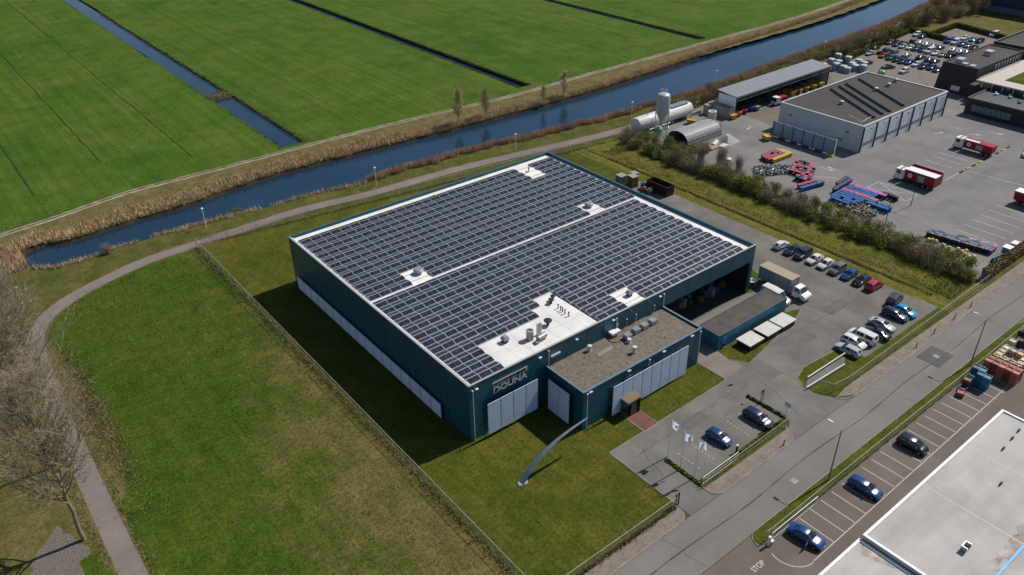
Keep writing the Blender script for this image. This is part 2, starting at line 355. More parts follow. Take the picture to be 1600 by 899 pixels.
ORD = ['first', 'second', 'third', 'fourth', 'fifth', 'sixth', 'seventh', 'eighth', 'ninth', 'tenth', 'eleventh', 'twelfth', 'thirteenth', 'fourteenth', 'fifteenth', 'sixteenth', 'seventeenth', 'eighteenth']
def ribbon(pts, wid):
    """left and right offsets of a polyline"""
    L, Rr = [], []
    for i, p in enumerate(pts):
        a = Vector(pts[max(0, i-1)]); b = Vector(pts[min(len(pts)-1, i+1)]); d = (b-a).normalized(); n = Vector((-d.y, d.x))
        L.append(tuple(Vector(p)+n*wid/2)); Rr.append(tuple(Vector(p)-n*wid/2))
    return L, Rr
def smooth_line(pts, k=6):
    o = []
    for i in range(len(pts)-1):
        p0 = Vector(pts[max(0, i-1)]); p1 = Vector(pts[i]); p2 = Vector(pts[i+1]); p3 = Vector(pts[min(len(pts)-1, i+2)])
        for j in range(k):
            t = j/k; o.append(tuple(0.5*((2*p1)+(p2-p0)*t+(2*p0-5*p1+4*p2-p3)*t*t+(3*p1-p0-3*p2+p3)*t**3)))
    o.append(tuple(pts[-1])); return o
def sheet(name, poly, z, mat, parent=None, skirt=0.0):
    mb = MB()
    if skirt: mb.prism([p[:2] for p in poly], z-skirt, z)
    else:
        a = sum(poly[i][0]*poly[(i+1) % len(poly)][1]-poly[(i+1) % len(poly)][0]*poly[i][1] for i in range(len(poly)))
        mb.face([(p[0], p[1], z) for p in (poly if a > 0 else poly[::-1])])
    return struct(name, mb, mat, 0, parent)
simple('furrow_turf', (0.02, 0.042, 0.008), 0.95, 0, 0.4, 0.6, False, 0.1)
grass('ditch_turf', (0.05, 0.055, 0.014), (0.075, 0.065, 0.02), (0.09, 0.07, 0.03), 0.2, 3.0, None, (0.4, 0.7), 1.0)
simple('sand_worn', (0.3, 0.26, 0.21), 0.95, 0, 0.4, 3.0, False, 0.1)
asphalt('apron_paving', (0.165, 0.14, 0.115), (0.2, 0.172, 0.145), (0.06, 0.5, 1), 0.1)
asphalt('road_patch', (0.085, 0.082, 0.08), (0.1, 0.096, 0.092), (0.1, 0.5, 1), 0.1)
def worn(name, col, lo, hi, under):
    m, nt, b = _new(name); v = pos(nt); f = ramp(nt, noise(nt, v, 3.5, 6, 0.8), lo, hi)
    nt.links.new(mix(nt, f, col, under), b.inputs['Base Color']); b.inputs['Roughness'].default_value = 0.85; return m
worn('sand_thin', (0.12, 0.11, 0.1), 0.52, 0.66, (0.24, 0.215, 0.185))
worn('line_white', (0.46, 0.45, 0.42), 0.5, 0.75, (0.2, 0.18, 0.165))
worn('faint_line', (0.26, 0.24, 0.22), 0.4, 0.6, (0.13, 0.118, 0.108))
simple('pale_cap', (0.36, 0.38, 0.37), 0.5, 0.2, 0.1); simple('vent_grey', (0.3, 0.31, 0.31), 0.5, 0.3, 0.15); simple('sign_grey', (0.6, 0.6, 0.58), 0.5, 0.2, 0.1)
simple('rack_beam', (0.22, 0.1, 0.03), 0.6); simple('cap_teal_pale', (0.11, 0.19, 0.225), 0.5); simple('hose_red', (0.16, 0.06, 0.045), 0.6)
simple('tan_roof', (0.19, 0.14, 0.085), 0.8); simple('lid_white', (0.56, 0.54, 0.5), 0.6, 0, 0.08, 0.8); simple('arch_steel', (0.22, 0.27, 0.31), 0.4, 0.5, 0.2)
cladding('teal_light', (0.01, 0.115, 0.185), 0.42, 2.0); asphalt('roof_felt_gravel', (0.07, 0.06, 0.052), (0.1, 0.085, 0.072), (0.4, 0.4, 1), 0.12, 0.5, 0.4)
simple('fence_rail', (0.5, 0.5, 0.48), 0.6, 0.1, 0.15); simple('lamp_grey', (0.2, 0.2, 0.21), 0.5, 0.3, 0.1)
simple('plate_yellow', (0.6, 0.42, 0.02), 0.5); simple('blue_door', (0.012, 0.09, 0.33), 0.3); simple('amber', (0.5, 0.12, 0.03), 0.4); simple('lorry_red', (0.3, 0.012, 0.018), 0.4, 0, 0.12, 0.8); simple('picture_grey', (0.3, 0.33, 0.34), 0.5, 0, 0.5, 3.0); simple('rust_red', (0.35, 0.08, 0.05), 0.8, 0, 0.4, 1.0)
for n_, c_ in dict(bin_yellow=(.55,.4,.02), bin_red=(.45,.04,.035), bin_dark=(.02,.022,.024), bin_blue=(.006,.095,.3), bin_purple=(.16,.03,.2), bin_green=(.02,.13,.08), bin_black=(.012,.012,.014), bin_navy=(.008,.03,.08), bin_pink=(.5,.12,.16), bin_magenta=(.5,.12,.42), bin_slate=(.09,.12,.18), tub_yellow=(.62,.5,.17), tank_green=(.2,.33,.2), tank_white=(.62,.62,.6), box_steel=(.2,.27,.32), crate_grey=(.2,.2,.2), crate_brown=(.2,.12,.07), wood_grey=(.3,.27,.23), teal_plastic=(.01,.12,.16), brick_cap=(.09,.07,.065), terrace_dark=(.05,.055,.06), window_teal=(.1,.2,.19), roof_beige=(.5,.43,.36), vent_pale=(.4,.42,.45), navy_plinth=(.12,.16,.2), skylight_dark=(.035,.045,.055), sheet_grey=(.2,.21,.22), sheet_pale=(.42,.42,.4), sheet_dark=(.1,.1,.1)).items(): simple(n_, c_, .5, 0, .15, 1.5)
simple('reed_dark', (0.13, 0.1, 0.05), 0.9, 0, 0.4, 0.5, False); simple('reed_dark2', (0.085, 0.07, 0.03), 0.9, 0, 0.4, 0.5, False); simple('tuft_dry', (0.25, 0.2, 0.1), 0.9, 0, 0.3, 0.5, False); simple('tuft_green', (0.13, 0.15, 0.03), 0.9, 0, 0.3, 0.5, False); simple('catkin', (0.5, 0.42, 0.22), 0.9); simple('hedge_core', (0.05, 0.06, 0.014), 0.9)

for n_, c_ in dict(blade_a=(.075,.095,.011), blade_b=(.105,.112,.02), blade_c=(.15,.135,.036), blade_d=(.055,.095,.01)).items(): simple(n_, c_, .9, 0, .35, .3, False, .1)

asphalt('lot_patch', (0.11, 0.103, 0.094), (0.138, 0.128, 0.115), (0.3, 0.3, 1), 0.1); asphalt('yard_patch', (0.145, 0.138, 0.133), (0.172, 0.162, 0.156), (0.3, 0.3, 1), 0.1)

simple('seam_grey', (0.55, 0.53, 0.5), 0.7); simple('post_slate', (0.1, 0.13, 0.17), 0.5)

m = MATS['flag_cloth']; nt = m.node_tree; b = nt.nodes['Principled BSDF']; tl = nt.nodes.new('ShaderNodeBsdfTranslucent'); tl.inputs[0].default_value = (0.8, 0.87, 0.97, 1); mxs = nt.nodes.new('ShaderNodeMixShader'); mxs.inputs[0].default_value = 0.55
nt.links.new(b.outputs[0], mxs.inputs[1]); nt.links.new(tl.outputs[0], mxs.inputs[2]); nt.links.new(mxs.outputs[0], nt.nodes['Material Output'].inputs[0])

simple('joint_teal', (0.004, 0.045, 0.068), 0.5)

simple('shed_cap', (0.02, 0.085, 0.12), 0.5); simple('strap_grey', (0.14, 0.16, 0.175), 0.6)

# ================================================================== SETTING
def jitter(pts, amp, k=5, seed=1):
    rr = random.Random(seed); o = smooth_line(pts, k)
    return [(x, y + rr.uniform(-amp, amp)) for x, y in o]
FAR = jitter([(-39,101),(-38.3,105),(-35,106.6),(-30.5,105.2),(-17,105.7),(-2.7,106.2),(13.9,108.3),(27.6,108.5),(49,107.2),(68.7,105.8),(90.9,105.1),(104.8,104.4),(132,104.8),(161,106.8),(198,109.3),(241,111.5),(264,112.8),(296,117.5),(340,123),(420,135),(700,180)], 0.35, 6, 2)
NEAR = jitter([(x_, y_-(2.0 if x_ > 40 else 3.4 if x_ > -36 else .6)) for x_, y_ in [(-39,101),(-38.6,97.5),(-35.6,97.2),(-30,96.1),(-19.7,97),(-3.4,96.2),(8,95),(20.7,94.4),(33,92.6),(47.4,91.6),(70,90),(88,87.4),(107.6,85.3),(120.7,85),(143,83.8),(179,86),(218.6,88),(265,90.8),(306,97),(360,106),(440,119),(720,164)]], 0.3, 6, 3)
DITCH = [(27.7, 34.4, 123.0), (106.7, 110.0, 121.0), (191.8, 195.2, 122.0), (285, 288, 128)]
north = list(FAR) + [(3000, 560), (3000, 3000)]
for x0, x1, y0 in reversed(DITCH):
    n = 60; rr = random.Random(int(x0))
    ys = [y0 + (900-y0)*(k/n)**1.6 for k in range(n+1)]
    north += [(x1, 3000)] + [(x1 + rr.uniform(-.35, .35), y) for y in reversed(ys)] + [(x0 + rr.uniform(-.35, .35), y) for y in ys] + [(x0, 3000)]
north += [(-3000, 3000), (-3000, 101)]
mb = MB(); mb.face([(x, y, 0) for x, y in north]); struct('meadow', mb, 'meadow_grass')
south = list(reversed(NEAR)) + [(-3000, 101), (-3000, -3000), (3000, -3000), (3000, 540)]
mb = MB(); mb.face([(x, y, 0) for x, y in south]); struct('ground', mb, 'verge_grass')
def bank(line, side, drop=1.4, run=1.1, closed=False):
    mb = MB(); n = len(line)
    offs = []
    for i in range(n):
        a = Vector(line[max(0, i-1)]); b = Vector(line[min(n-1, i+1)]); d = (b-a).normalized(); offs.append(Vector((-d.y, d.x))*side*run)
    for i in range(n-1):
        p, q = line[i], line[i+1]
        mb.face([(p[0], p[1], 0), (q[0], q[1], 0), (q[0]+offs[i+1].x, q[1]+offs[i+1].y, -drop), (p[0]+offs[i].x, p[1]+offs[i].y, -drop)])
    return mb
struct('canal_bank_far', bank(FAR, -1), 'dark_soil'); struct('canal_bank_near', bank(NEAR, 1), 'dark_soil')
for k, (x0, x1, y0) in enumerate(DITCH):
    ys = [y0+(900-y0)*(j/30)**1.6 for j in range(31)]
    m2 = bank([(x0, y) for y in ys], -1, 1.0, .45); m3 = bank([(x1, y) for y in ys], 1, 1.0, .45); m4 = bank([(x0-.3, y0), (x1+.3, y0)], 1, 1, .6)
    for q in (m3, m4):
        b0 = len(m2.v); m2.v += q.v; m2.f += [tuple(b0+i for i in f) for f in q.f]; m2.m += q.m
    struct('ditch_bank', m2, 'dark_soil')
    sheet('ditch_water', [(x0-1, y0-1), (x1+1, y0-1), (x1+1, 1200), (x0-1, 1200)], -0.55, 'water')
sheet('canal_water', [(-60, 70), (900, 60), (900, 260), (-60, 120)], -0.9, 'water')
# the earth dam across the left ditch
mb = MB(); rr = random.Random(4)
xs = [27.4+.6*i for i in range(12)]
for i in range(11):
    a, b = xs[i], xs[i+1]
    za, zb = .06+.12*math.sin(i*1.3), .06+.12*math.sin(i*1.3+1.3)
    mb.face([(a, 173.5+rr.uniform(-.6, .6), -.8), (b, 173.5, -.8), (b, 175.2, zb), (a, 175.2, za)])
    mb.face([(a, 175.2, za), (b, 175.2, zb), (b, 178.0, zb), (a, 178.0, za)])
    mb.face([(a, 178.0, za), (b, 178.0, zb), (b, 179.6, -.8), (a, 179.6, -.8)])
struct('earth_dam', mb, 'dry_turf')
# drain furrows in the meadow
for k, (x, y0) in enumerate([(-30.3, 133), (-12.5, 143.5), (6.9, 131.5), (53, 126.5), (87, 128.5), (70, 126), (150, 131), (172, 128), (128, 127), (-50, 131)]):
    mb = MB(); rr = random.Random(k); w_ = .4 if k < 3 else .2
    ys = [y0 + (700-y0)*(j/80)**1.5 for j in range(81)]; off = [rr.uniform(-.15, .15) for _ in ys]; ww = [w_*rr.uniform(.5, 1.2) for _ in ys]
    for j in range(80):
        mb.face([(x+off[j]-ww[j]/2, ys[j], .006), (x+off[j]+ww[j]/2, ys[j], .006), (x+off[j+1]+ww[j+1]/2, ys[j+1], .006), (x+off[j+1]-ww[j+1]/2, ys[j+1], .006)])
    struct('drain_furrow', mb, 'furrow_turf')
def ribbon_mesh(pts, wid, z, jit=0, seed=0, edge=None):
    L, Rr = ribbon(pts, wid); rr = random.Random(seed); mb = MB()
    L = [(x+rr.uniform(-jit, jit), y+rr.uniform(-jit, jit)) for x, y in L]; Rr = [(x+rr.uniform(-jit, jit), y+rr.uniform(-jit, jit)) for x, y in Rr]
    for i in range(len(pts)-1):
        mb.face([(Rr[i][0], Rr[i][1], z), (Rr[i+1][0], Rr[i+1][1], z), (L[i+1][0], L[i+1][1], z), (L[i][0], L[i][1], z)])
    return mb
TOW = smooth_line([(-120,113),(-60,114),(-40,115.7),(-27,117.6),(-12.5,120.4),(2.5,120.2),(19,120),(37,120),(56,119.4),(77,118),(100,116.4),(127,117),(156,117),(190,117.4),(228,117.6),(273,120),(330,127),(420,140),(700,186)], 16)
struct('far_bank_turf', ribbon_mesh([(x, y-5.2) for x, y in TOW], 9.6, .006, .5, 1), 'dry_turf')
struct('towpath', ribbon_mesh(TOW, 1.9, .016, .18, 2), 'track_gravel')
struct('towpath_middle_grass', ribbon_mesh([(x, y+.1) for x, y in TOW], .55, .022, .16, 5), 'verge_grass')
PATH = smooth_line([(-45,-70),(-45,-52),(-45,-34),(-45,-20),(-45,-8),(-45,5.5),(-45,16),(-44.9,29),(-44.6,42),(-44.3,53),(-44.1,62),(-43,69),(-40.6,74),(-36.2,78),(-28.9,81.4),(-18.65,84.2),(-6.4,84.6),(5,85),(16,85),(32,82.6),(53.5,81.4),(77,78),(100,74.6),(122,73.6),(150,77),(200,80.5),(260,83),(330,98),(420,116)], 10)
struct('cycle_path', ribbon_mesh(PATH, 2.85, .03, .05, 3), 'path_asphalt')
struct('cycle_path_edge', ribbon_mesh(PATH, 3.6, .016, .22, 7), 'dry_turf')
# bits of rough turf beside the path and the mulch bed under the trees
rr = random.Random(9)
def blob(cx, cy, rx, ry, n=26, j=.16, seed=1):
    q = random.Random(seed); return [(cx+rx*math.cos(2*math.pi*k/n)*(1+q.uniform(-j, j)), cy+ry*math.sin(2*math.pi*k/n)*(1+q.uniform(-j, j))) for k in range(n)]
def wavy(poly, j, seed, step=3.0):
    q = random.Random(seed); o = []
    for i, p in enumerate(poly):
        b = poly[(i+1) % len(poly)]; L = math.dist(p, b); n = max(1, int(L/step))
        for k in range(n): t = k/n; o.append((p[0]+(b[0]-p[0])*t+q.uniform(-j, j), p[1]+(b[1]-p[1])*t+q.uniform(-j, j)))
    return o
fp = [(x, y) for x, y in ribbon(PATH, 3.8)[1] if -50 < y < 83 and x < -9.6]
sheet('field', wavy([(-43.1, -27.6)], 0, 1)+[p for p in fp if p[1] > -27]+[(-9.6, 82.2), (-9.6, -27.4)], .008, 'field_grass')
sheet('dry_path_strip', wavy([(-43.3, 18), (-43.0, 40), (-42.6, 60), (-41.8, 66), (-40.9, 60), (-40.2, 50), (-39.9, 40), (-40.0, 30), (-41.6, 22)], .38, 12, .5), .012, 'dry_turf')
sheet('tree_verge', wavy([(-46.7, -40), (-46.7, 50), (-45.9, 64), (-43.6, 72), (-39, 80), (-46, 97), (-120, 100), (-120, -40)], .5, 3), .008, 'rough_grass')
sheet('mulch_bed', wavy([(-50.5, 21), (-48.2, 15), (-48.4, 6), (-47.2, -12), (-60, -12), (-57, 8), (-54, 17)], .3, 5, .6), .014, 'mulch')
sheet('grass_ground', wavy([(-49.4, 12.8), (-47, 13.5), (-47.2, 5.5), (-49, 8)], .4, 8, 2), .02, 'field_grass')
# the plot's lawn
FN = lambda x: 83.6 - (x+9.3)*0.1305
sheet('lawn', [(-9.5, -26.6), (62, -26.6), (84.2, -26.6), (84.2, FN(84.2)), (-9.5, FN(-9.5))], .004, 'lawn_grass')
# eastern grass strip with its drainage ditch, a gently raised cross-section
xs = [(84.2, .012), (85.6, .10), (86.5, .22), (87.0, .10), (87.5, -.0), (88.0, .14), (88.6, .26), (90.5, .3), (93, .34), (96, .3), (99.6, .05)]
mb = MB(); rr = random.Random(5); ysn = [-26.6+ (FN(88)+26.6)*k/60 for k in range(61)]
def zz(i, j): 
    x, z = xs[i]; f = 1.0 if -21 < ysn[j] < 62 else 0.3
    return .008 + max(0, (z*f) + (.05*math.sin(ysn[j]*.9+i*2.1) if 2 < i < 10 and i != 4 else 0))
jx = [[rr.uniform(-.18, .18) if 0 < i < 10 else 0 for i in range(11)] for _ in ysn]
for j in range(60):
    for i in range(10):
        mb.face([(xs[i][0]+jx[j][i], ysn[j], zz(i, j)), (xs[i+1][0]+jx[j][i+1], ysn[j], zz(i+1, j)), (xs[i+1][0]+jx[j+1][i+1], ysn[j+1], zz(i+1, j+1)), (xs[i][0]+jx[j+1][i], ysn[j+1], zz(i, j+1))], 1 if i in (3, 4) and ysn[j] > -20 else 0)
struct('ditch_grass_strip', mb, ['east_grass', 'ditch_turf'], 60)
# asphalt of the plot
LOT = [(13.6,-28.95),(13.6,-14.1),(39.2,-14.0),(39.2,.5),(62.3,.5),(63.2,3),(63.2,47.5),(83.6,47.5),(84.6,44),(84.7,-24.6),(61.5,-24.6),(60,-20.4),(51.4,-19.8),(48.4,-20.7),(47.1,-22.4),(47.2,-24.6),(48.4,-27.2),(50.6,-28.95)]
sheet('car_park', LOT, .03, 'lot_asphalt')
def turf(poly, z=.075, mat='lawn_grass', name='lawn_strip'): return sheet(name, poly, z, mat, None, .07)
turf([(18.45,-19.9),(18.9,-19.9),(18.95,-25.5),(38.6,-25.0),(38.9,-25.9),(37.6,-26.8),(18.4,-26.95)])
turf([(38.35,-18.5),(38.7,-18.5),(39.0,-25.4),(38.5,-25.4)])
turf([(44.3,-8.3),(62.6,-8.3),(65.6,-9.4),(62.5,-10.6),(45.6,-13.6),(43.9,-11.2)])
turf([(63.1,-.4),(66.2,-.2),(69.4,2.2),(70.6,5.2),(70.2,8.6),(67.5,9.4),(63.2,9.6)])
turf([(47.1,-22.4),(48.4,-20.75),(51.4,-19.85),(60,-20.45),(61.4,-24.65),(84.6,-24.65),(84.6,-26.7),(52,-26.9),(48.6,-27.15),(47.25,-24.6)])
mb = MB()
for a, b in zip([(20.75,-10.4),(23.45,-10.7)], [(20.75,-14.15),(23.1,-14.15)]): pass
sheet('red_brick_path', [(20.7,-9.4),(23.4,-9.4),(23.3,-14.15),(20.7,-14.15)], .034, 'red_pavers')
mb.box(20.55,-14.2,0,20.7,-9.4,.06).box(23.4,-14.2,0,23.52,-9.4,.06).box(20.55,-14.3,0,23.52,-14.15,.05); struct('path_edging', mb, 'kerb_concrete')
# loose sand and worn edges on the asphalt
for i, (cx, cy, rx, ry) in enumerate([(37.6,-16.2,2.4,1.1),(39.6,-14.8,1.6,.7),(34.2,-19.2,2.2,.5),(36.6,-20.0,1.0,.7)]):
    sheet('sand_patch', blob(cx, cy, rx, ry, 30, .35, i), .0345, 'sand_thin')
sheet('concrete_apron', [(39.4,-13.8),(44.0,-13.5),(44.2,-3.9),(62.5,-3.9),(62.9,-.5),(39.4,-.3)], .036, 'apron_paving')
# white bay marks: the dashed ones before the office and the faint ones along the east side
def line_marks(name, segs, wid, z, mat='worn_line', dash=None):
    mb = MB()
    for (x0, y0), (x1, y1) in segs:
        d = Vector((x1-x0, y1-y0)); L = d.length; d.normalize(); n = Vector((-d.y, d.x))*wid/2
        st = [(0, L)] if not dash else [(t, min(L, t+dash[0])) for t in [k*dash[1] for k in range(int(L/dash[1])+1)]]
        for a, b in st:
            p = Vector((x0, y0))+d*a; q = Vector((x0, y0))+d*b
            mb.face([(p.x-n.x, p.y-n.y, z), (q.x-n.x, q.y-n.y, z), (q.x+n.x, q.y+n.y, z), (p.x+n.x, p.y+n.y, z)])
    return struct(name, mb, mat)
line_marks('bay_marks', [((x, -20.3), (x, -24.4)) for x in (21.0, 23.9, 26.8, 31.6, 34.3)], .1, .036, 'worn_line', (.28, .6))
line_marks('bay_marks', [((79.2, y), (84.3, y)) for y in [9.0-2.54*k for k in range(10)]] + [((79.3, 11.5+3.0*k), (83.4, 11.5+3.0*k)) for k in range(11)], .09, .036, 'faint_line')
line_marks('bay_marks', [((63.6+2.4*k, -20.6), (63.6+2.4*k, -24.2)) for k in range(9)], .08, .036, 'faint_line')
# road, kerbs, sidewalk, verge
sheet('road', [(-900,-29.0),(900,-29.0),(900,-35.7),(-900,-35.7)], .012, 'road_asphalt')
def kerb(pts, name='kerb', w_=.16, h=.12):
    L, Rr = ribbon(pts, w_); mb = MB(); mb.prism(L+Rr[::-1], -.05, h); struct(name, mb, 'kerb_concrete')
def arc(cx, cy, r, a0, a1, n=8): return [(cx+r*math.cos(R(a0+(a1-a0)*k/n)), cy+r*math.sin(R(a0+(a1-a0)*k/n))) for k in range(n+1)]
def pave(poly, z=.1): return sheet('sidewalk', poly, z, 'sidewalk_pavers', None, .1)
W1 = [(-400,-28.9),(11.6,-28.9)]+arc(11.7,-27.4,1.5,-90,0)+[(13.2,-27.0),(-400,-27.0)]
pave(W1); kerb([(-400,-28.98),(11.6,-28.98)]+arc(11.7,-27.4,1.6,-90,0)+[(13.3,-26.4)])
W2 = [(20.2,-28.9),(34.8,-28.9)]+arc(34.8,-27.4,1.5,-90,0)[1:]+[(37.2,-26.95),(18.7,-26.95)]+arc(20.2,-27.4,1.5,180,270)
pave(W2); kerb([(18.6,-26.6)]+arc(20.2,-27.4,1.6,180,270)+[(34.8,-28.98)]+arc(34.8,-27.4,1.6,-90,0)+[(37.4,-26.3)])
W3 = [(51.5,-28.9),(700,-28.9),(700,-26.9),(52,-26.9),(48.8,-27.3)]
pave(W3); kerb([(48.4,-27.3),(49.4,-28.4),(51.4,-28.98),(700,-28.98)])
kerb([(39.4,-14.05),(39.3,-8.5)], 'kerb', .14, .07); kerb([(13.62,-14.1),(13.62,-26.4)], 'kerb', .12, .06); kerb([(13.62,-14.12),(20.5,-14.12)], 'kerb', .12, .06); kerb([(23.6,-14.1),(39.3,-14.0)], 'kerb', .12, .06)
kerb([(47.1,-22.4),(48.4,-20.7),(51.4,-19.8),(60,-20.4),(61.4,-24.4)], 'kerb', .12, .09)
kerb([(44.0,-11.2),(45.6,-13.65),(62.5,-10.65),(65.7,-9.4),(62.6,-8.4)], 'kerb', .12, .085)
mb = MB(); rr = random.Random(3); px = -60
while px < 160:
    nx = px+rr.uniform(1.5, 3); y0 = -32.2+.22*math.sin(px*.23); y1 = -32.2+.22*math.sin(nx*.23); ww = rr.uniform(.04, .1)
    mb.face([(px, y0-ww, .0165), (nx, y1-ww, .0165), (nx, y1+ww, .0165), (px, y0+ww, .0165)]); px = nx
struct('road_seam', mb, 'tar')
def patch(cx, cy, sx, sy, z=.016, mat='road_patch'): return sheet('road_patch', wavy([(cx-sx, cy-sy), (cx+sx, cy-sy), (cx+sx, cy+sy), (cx-sx, cy+sy)], .05, int(cx*7), 1), z, mat)
patch(70.2, -31.6, 2.6, 1.9)
for (x, y) in ((70.4, -31.7), (29.0, -33.6)):
    mb = MB(); mb.box(x-.45, y-.45, .0, x+.45, y+.45, .03); solo('manhole_cover', mb, 'concrete', 'square pale manhole cover in a dark road patch' if x > 50 else 'square pale manhole cover near the opposite verge lamp', 'manhole cover')
VG = [(16.6,-36.4),(17.4,-35.75),(89,-35.75),(92.5,-36.5),(92.5,-37.2),(16.8,-37.6)]
sheet('road_verge', VG, .09, 'lawn_grass', None, .09); kerb([(16.3,-37.3),(16.5,-36.4),(17.3,-35.66),(89,-35.66)], 'kerb', .12, .1)
sheet('bay_paving', [(-60,-35.8),(260,-35.8),(260,-80),(-60,-80)], .008, 'bay_asphalt')
segs = [((23.99-2.385*k+2.385*22, -42.85), (23.99-2.385*k+2.385*22, -37.9)) for k in range(23)]
line_marks('parking_lines', segs+[((19.6, -42.95), (82, -42.35))], .13, .014, 'line_white')
cv = arc(19.4, -40.1, 2.95, 160, 270, 14); line_marks('parking_lines', list(zip(cv[:-1], cv[1:])), .13, .0142, 'line_white')
# yard of the depot and the far car park
sheet('depot_yard', [(99.6,-24.9),(99.6,56),(103,72.4),(136,72.4),(186,69.8),(196,69),(199,38),(260,38),(260,-24.9)], .014, 'yard_asphalt')
sheet('far_car_park', [(183.5,50.2),(184,60),(196,69.4),(217,71.4),(259,76.2),(257.5,68),(279,68.6),(272,36),(201,37),(190,49.8)], .022, 'brick_paving')
sheet('yard_brick_strip', [(138,49.2),(183,50),(196,66),(183.5,66),(181.5,60),(139,60)], .019, 'bay_asphalt')
YL = [((x, 4.0), (x, 11.0)) for x in (143.2, 146.8, 150.4, 153.9, 157.5, 162.8)]+[((x, -12.2), (x, -20.5)) for x in (116.2, 119.8, 123.4, 126.9, 130.6, 134.2)]
YL += [((138.5, 1.6), (171, 1.0)), ((147.6, .9), (149.4, -12)), ((121, 1.5), (126, 1.5)), ((126, 1.5), (126, 11)), ((126, 11), (121, 11)), ((121, 11), (121, 1.5)), ((121, 1.5), (126, 11)), ((126, 1.5), (121, 11)), ((112, 29.5), (122.5, 15.5))]
line_marks('yard_lines', YL, .16, .02, 'line_white')
def arrow(x, y, a, L=3.4):
    mb = MB(); mb.face([(0, -.12, 0), (L*.62, -.12, 0), (L*.62, .12, 0), (0, .12, 0)]); mb.face([(L*.62, -.5, 0), (L, 0, 0), (L*.62, .5, 0)])
    o = struct('painted_arrow', mb, 'line_white'); o.location = (x, y, .021); o.rotation_euler[2] = R(a)
for x, y, a in ((165.2, 18.2, -20), (123.3, 24.5, -84), (124.9, 20.6, 96), (133.5, 53.2, 200), (172, 12.5, -60), (177, 9, -60)): arrow(x, y, a)
sheet('rough_ground', [(259.5,76),(279,69),(272,36),(420,20),(420,112),(306,95),(265,88.5)], .012, 'rough_grass')

# repairs, seams, drains and tyre-worn places on the paved ground
rr = random.Random(44)
for k, (cx, cy, sx, sy, z, m_) in enumerate([(28, -17.2, 2.4, .9, .0335, 'lot_patch'), (46, -16, 1.6, 2.6, .0335, 'lot_patch'), (71, -13, 3.2, 1.2, .0335, 'lot_patch'), (74, 2, 1.3, 4, .0335, 'lot_patch'), (58, -15.6, 2.6, .7, .0335, 'lot_patch'), (69, 20, 1.8, 3.6, .0335, 'lot_patch'), (125, -5, 4, 1.4, .0175, 'yard_patch'), (140, 16, 2, 5, .0175, 'yard_patch'), (150, -3, 5, 1.2, .0175, 'yard_patch'), (170, 18, 3, 2, .0175, 'yard_patch'), (122, 45, 3, 2, .0175, 'yard_patch')]):
    sheet('asphalt_repair', wavy([(cx-sx, cy-sy), (cx+sx, cy-sy), (cx+sx, cy+sy), (cx-sx, cy+sy)], .12, k, .8), z, m_)
def crack(x0, y0, x1, y1, z, seed, wid=.035):
    q = random.Random(seed); mb = MB(); n = max(4, int(math.dist((x0, y0), (x1, y1))/.9)); d = Vector((x1-x0, y1-y0)); nn = Vector((-d.y, d.x)).normalized(); P = [Vector((x0, y0))+d*(k/n)+nn*q.gauss(0, .14) for k in range(n+1)]
    for k in range(n):
        a = nn*wid*q.uniform(.5, 1.3); mb.face([(P[k].x-a.x, P[k].y-a.y, z), (P[k+1].x-a.x, P[k+1].y-a.y, z), (P[k+1].x+a.x, P[k+1].y+a.y, z), (P[k].x+a.x, P[k].y+a.y, z)])
    struct('asphalt_crack', mb, 'tar')
for k, a in enumerate([(15, -17, 38, -16.4), (41, -27, 44, -14), (48, -12.6, 78, -14), (66, -19, 66.5, 8), (72, -24, 74, 40), (63.5, 12, 84, 12.6), (16, -22, 18, -15)]): crack(*a, .0348, k)
for k, a in enumerate([(105, 5, 180, 8), (112, -20, 116, 30), (145, -22, 143, 22), (160, 14, 186, 12), (128, 30, 128, 58)]): crack(*a, .0188, 20+k, .05)
for k, a in enumerate([(55, -29.2, 57, -35.4), (8, -29.2, 9, -35.5), (88, -29.2, 87, -35.5)]): crack(*a, .0172, 40+k, .03)

# ================================================================== MAIN FACTORY HALL
HW, HD, HH = 63.0, 56.8, 9.94
hall = thing('factory_hall', 'large dark teal factory hall with solar panels covering its white flat roof', 'building')
def bx(name, a, mats, parent, **k): return part(name, MB().box(*a), mats, parent, **k)
bx('wall', (0, 0, 0, .25, HD, HH), 'teal_cladding', hall)
bx('wall', (.25, HD-.25, 0, HW, HD, HH), 'teal_cladding', hall)
bx('wall', (HW-.25, 13.2, 0, HW, HD-.25, HH), 'teal_cladding', hall)
bx('wall', (HW-.25, .25, 0, HW, 13.2, HH), 'teal_cladding', hall)
bx('wall', (.25, 0, 0, 25.6, .25, HH), 'teal_cladding', hall)
bx('wall', (25.66, -.03, 0, 39.5, .25, HH), 'teal_cladding', hall)
bx('fascia', (39.5, -.03, 6.75, HW-.9, .25, HH), 'teal_cladding', hall)
bx('corner_column', (HW-.9, -.03, 0, HW, .25, HH), 'teal_cladding', hall)
bx('wall_joint', (25.6, .02, 0, 25.66, .2, HH), 'dark_metal', hall)
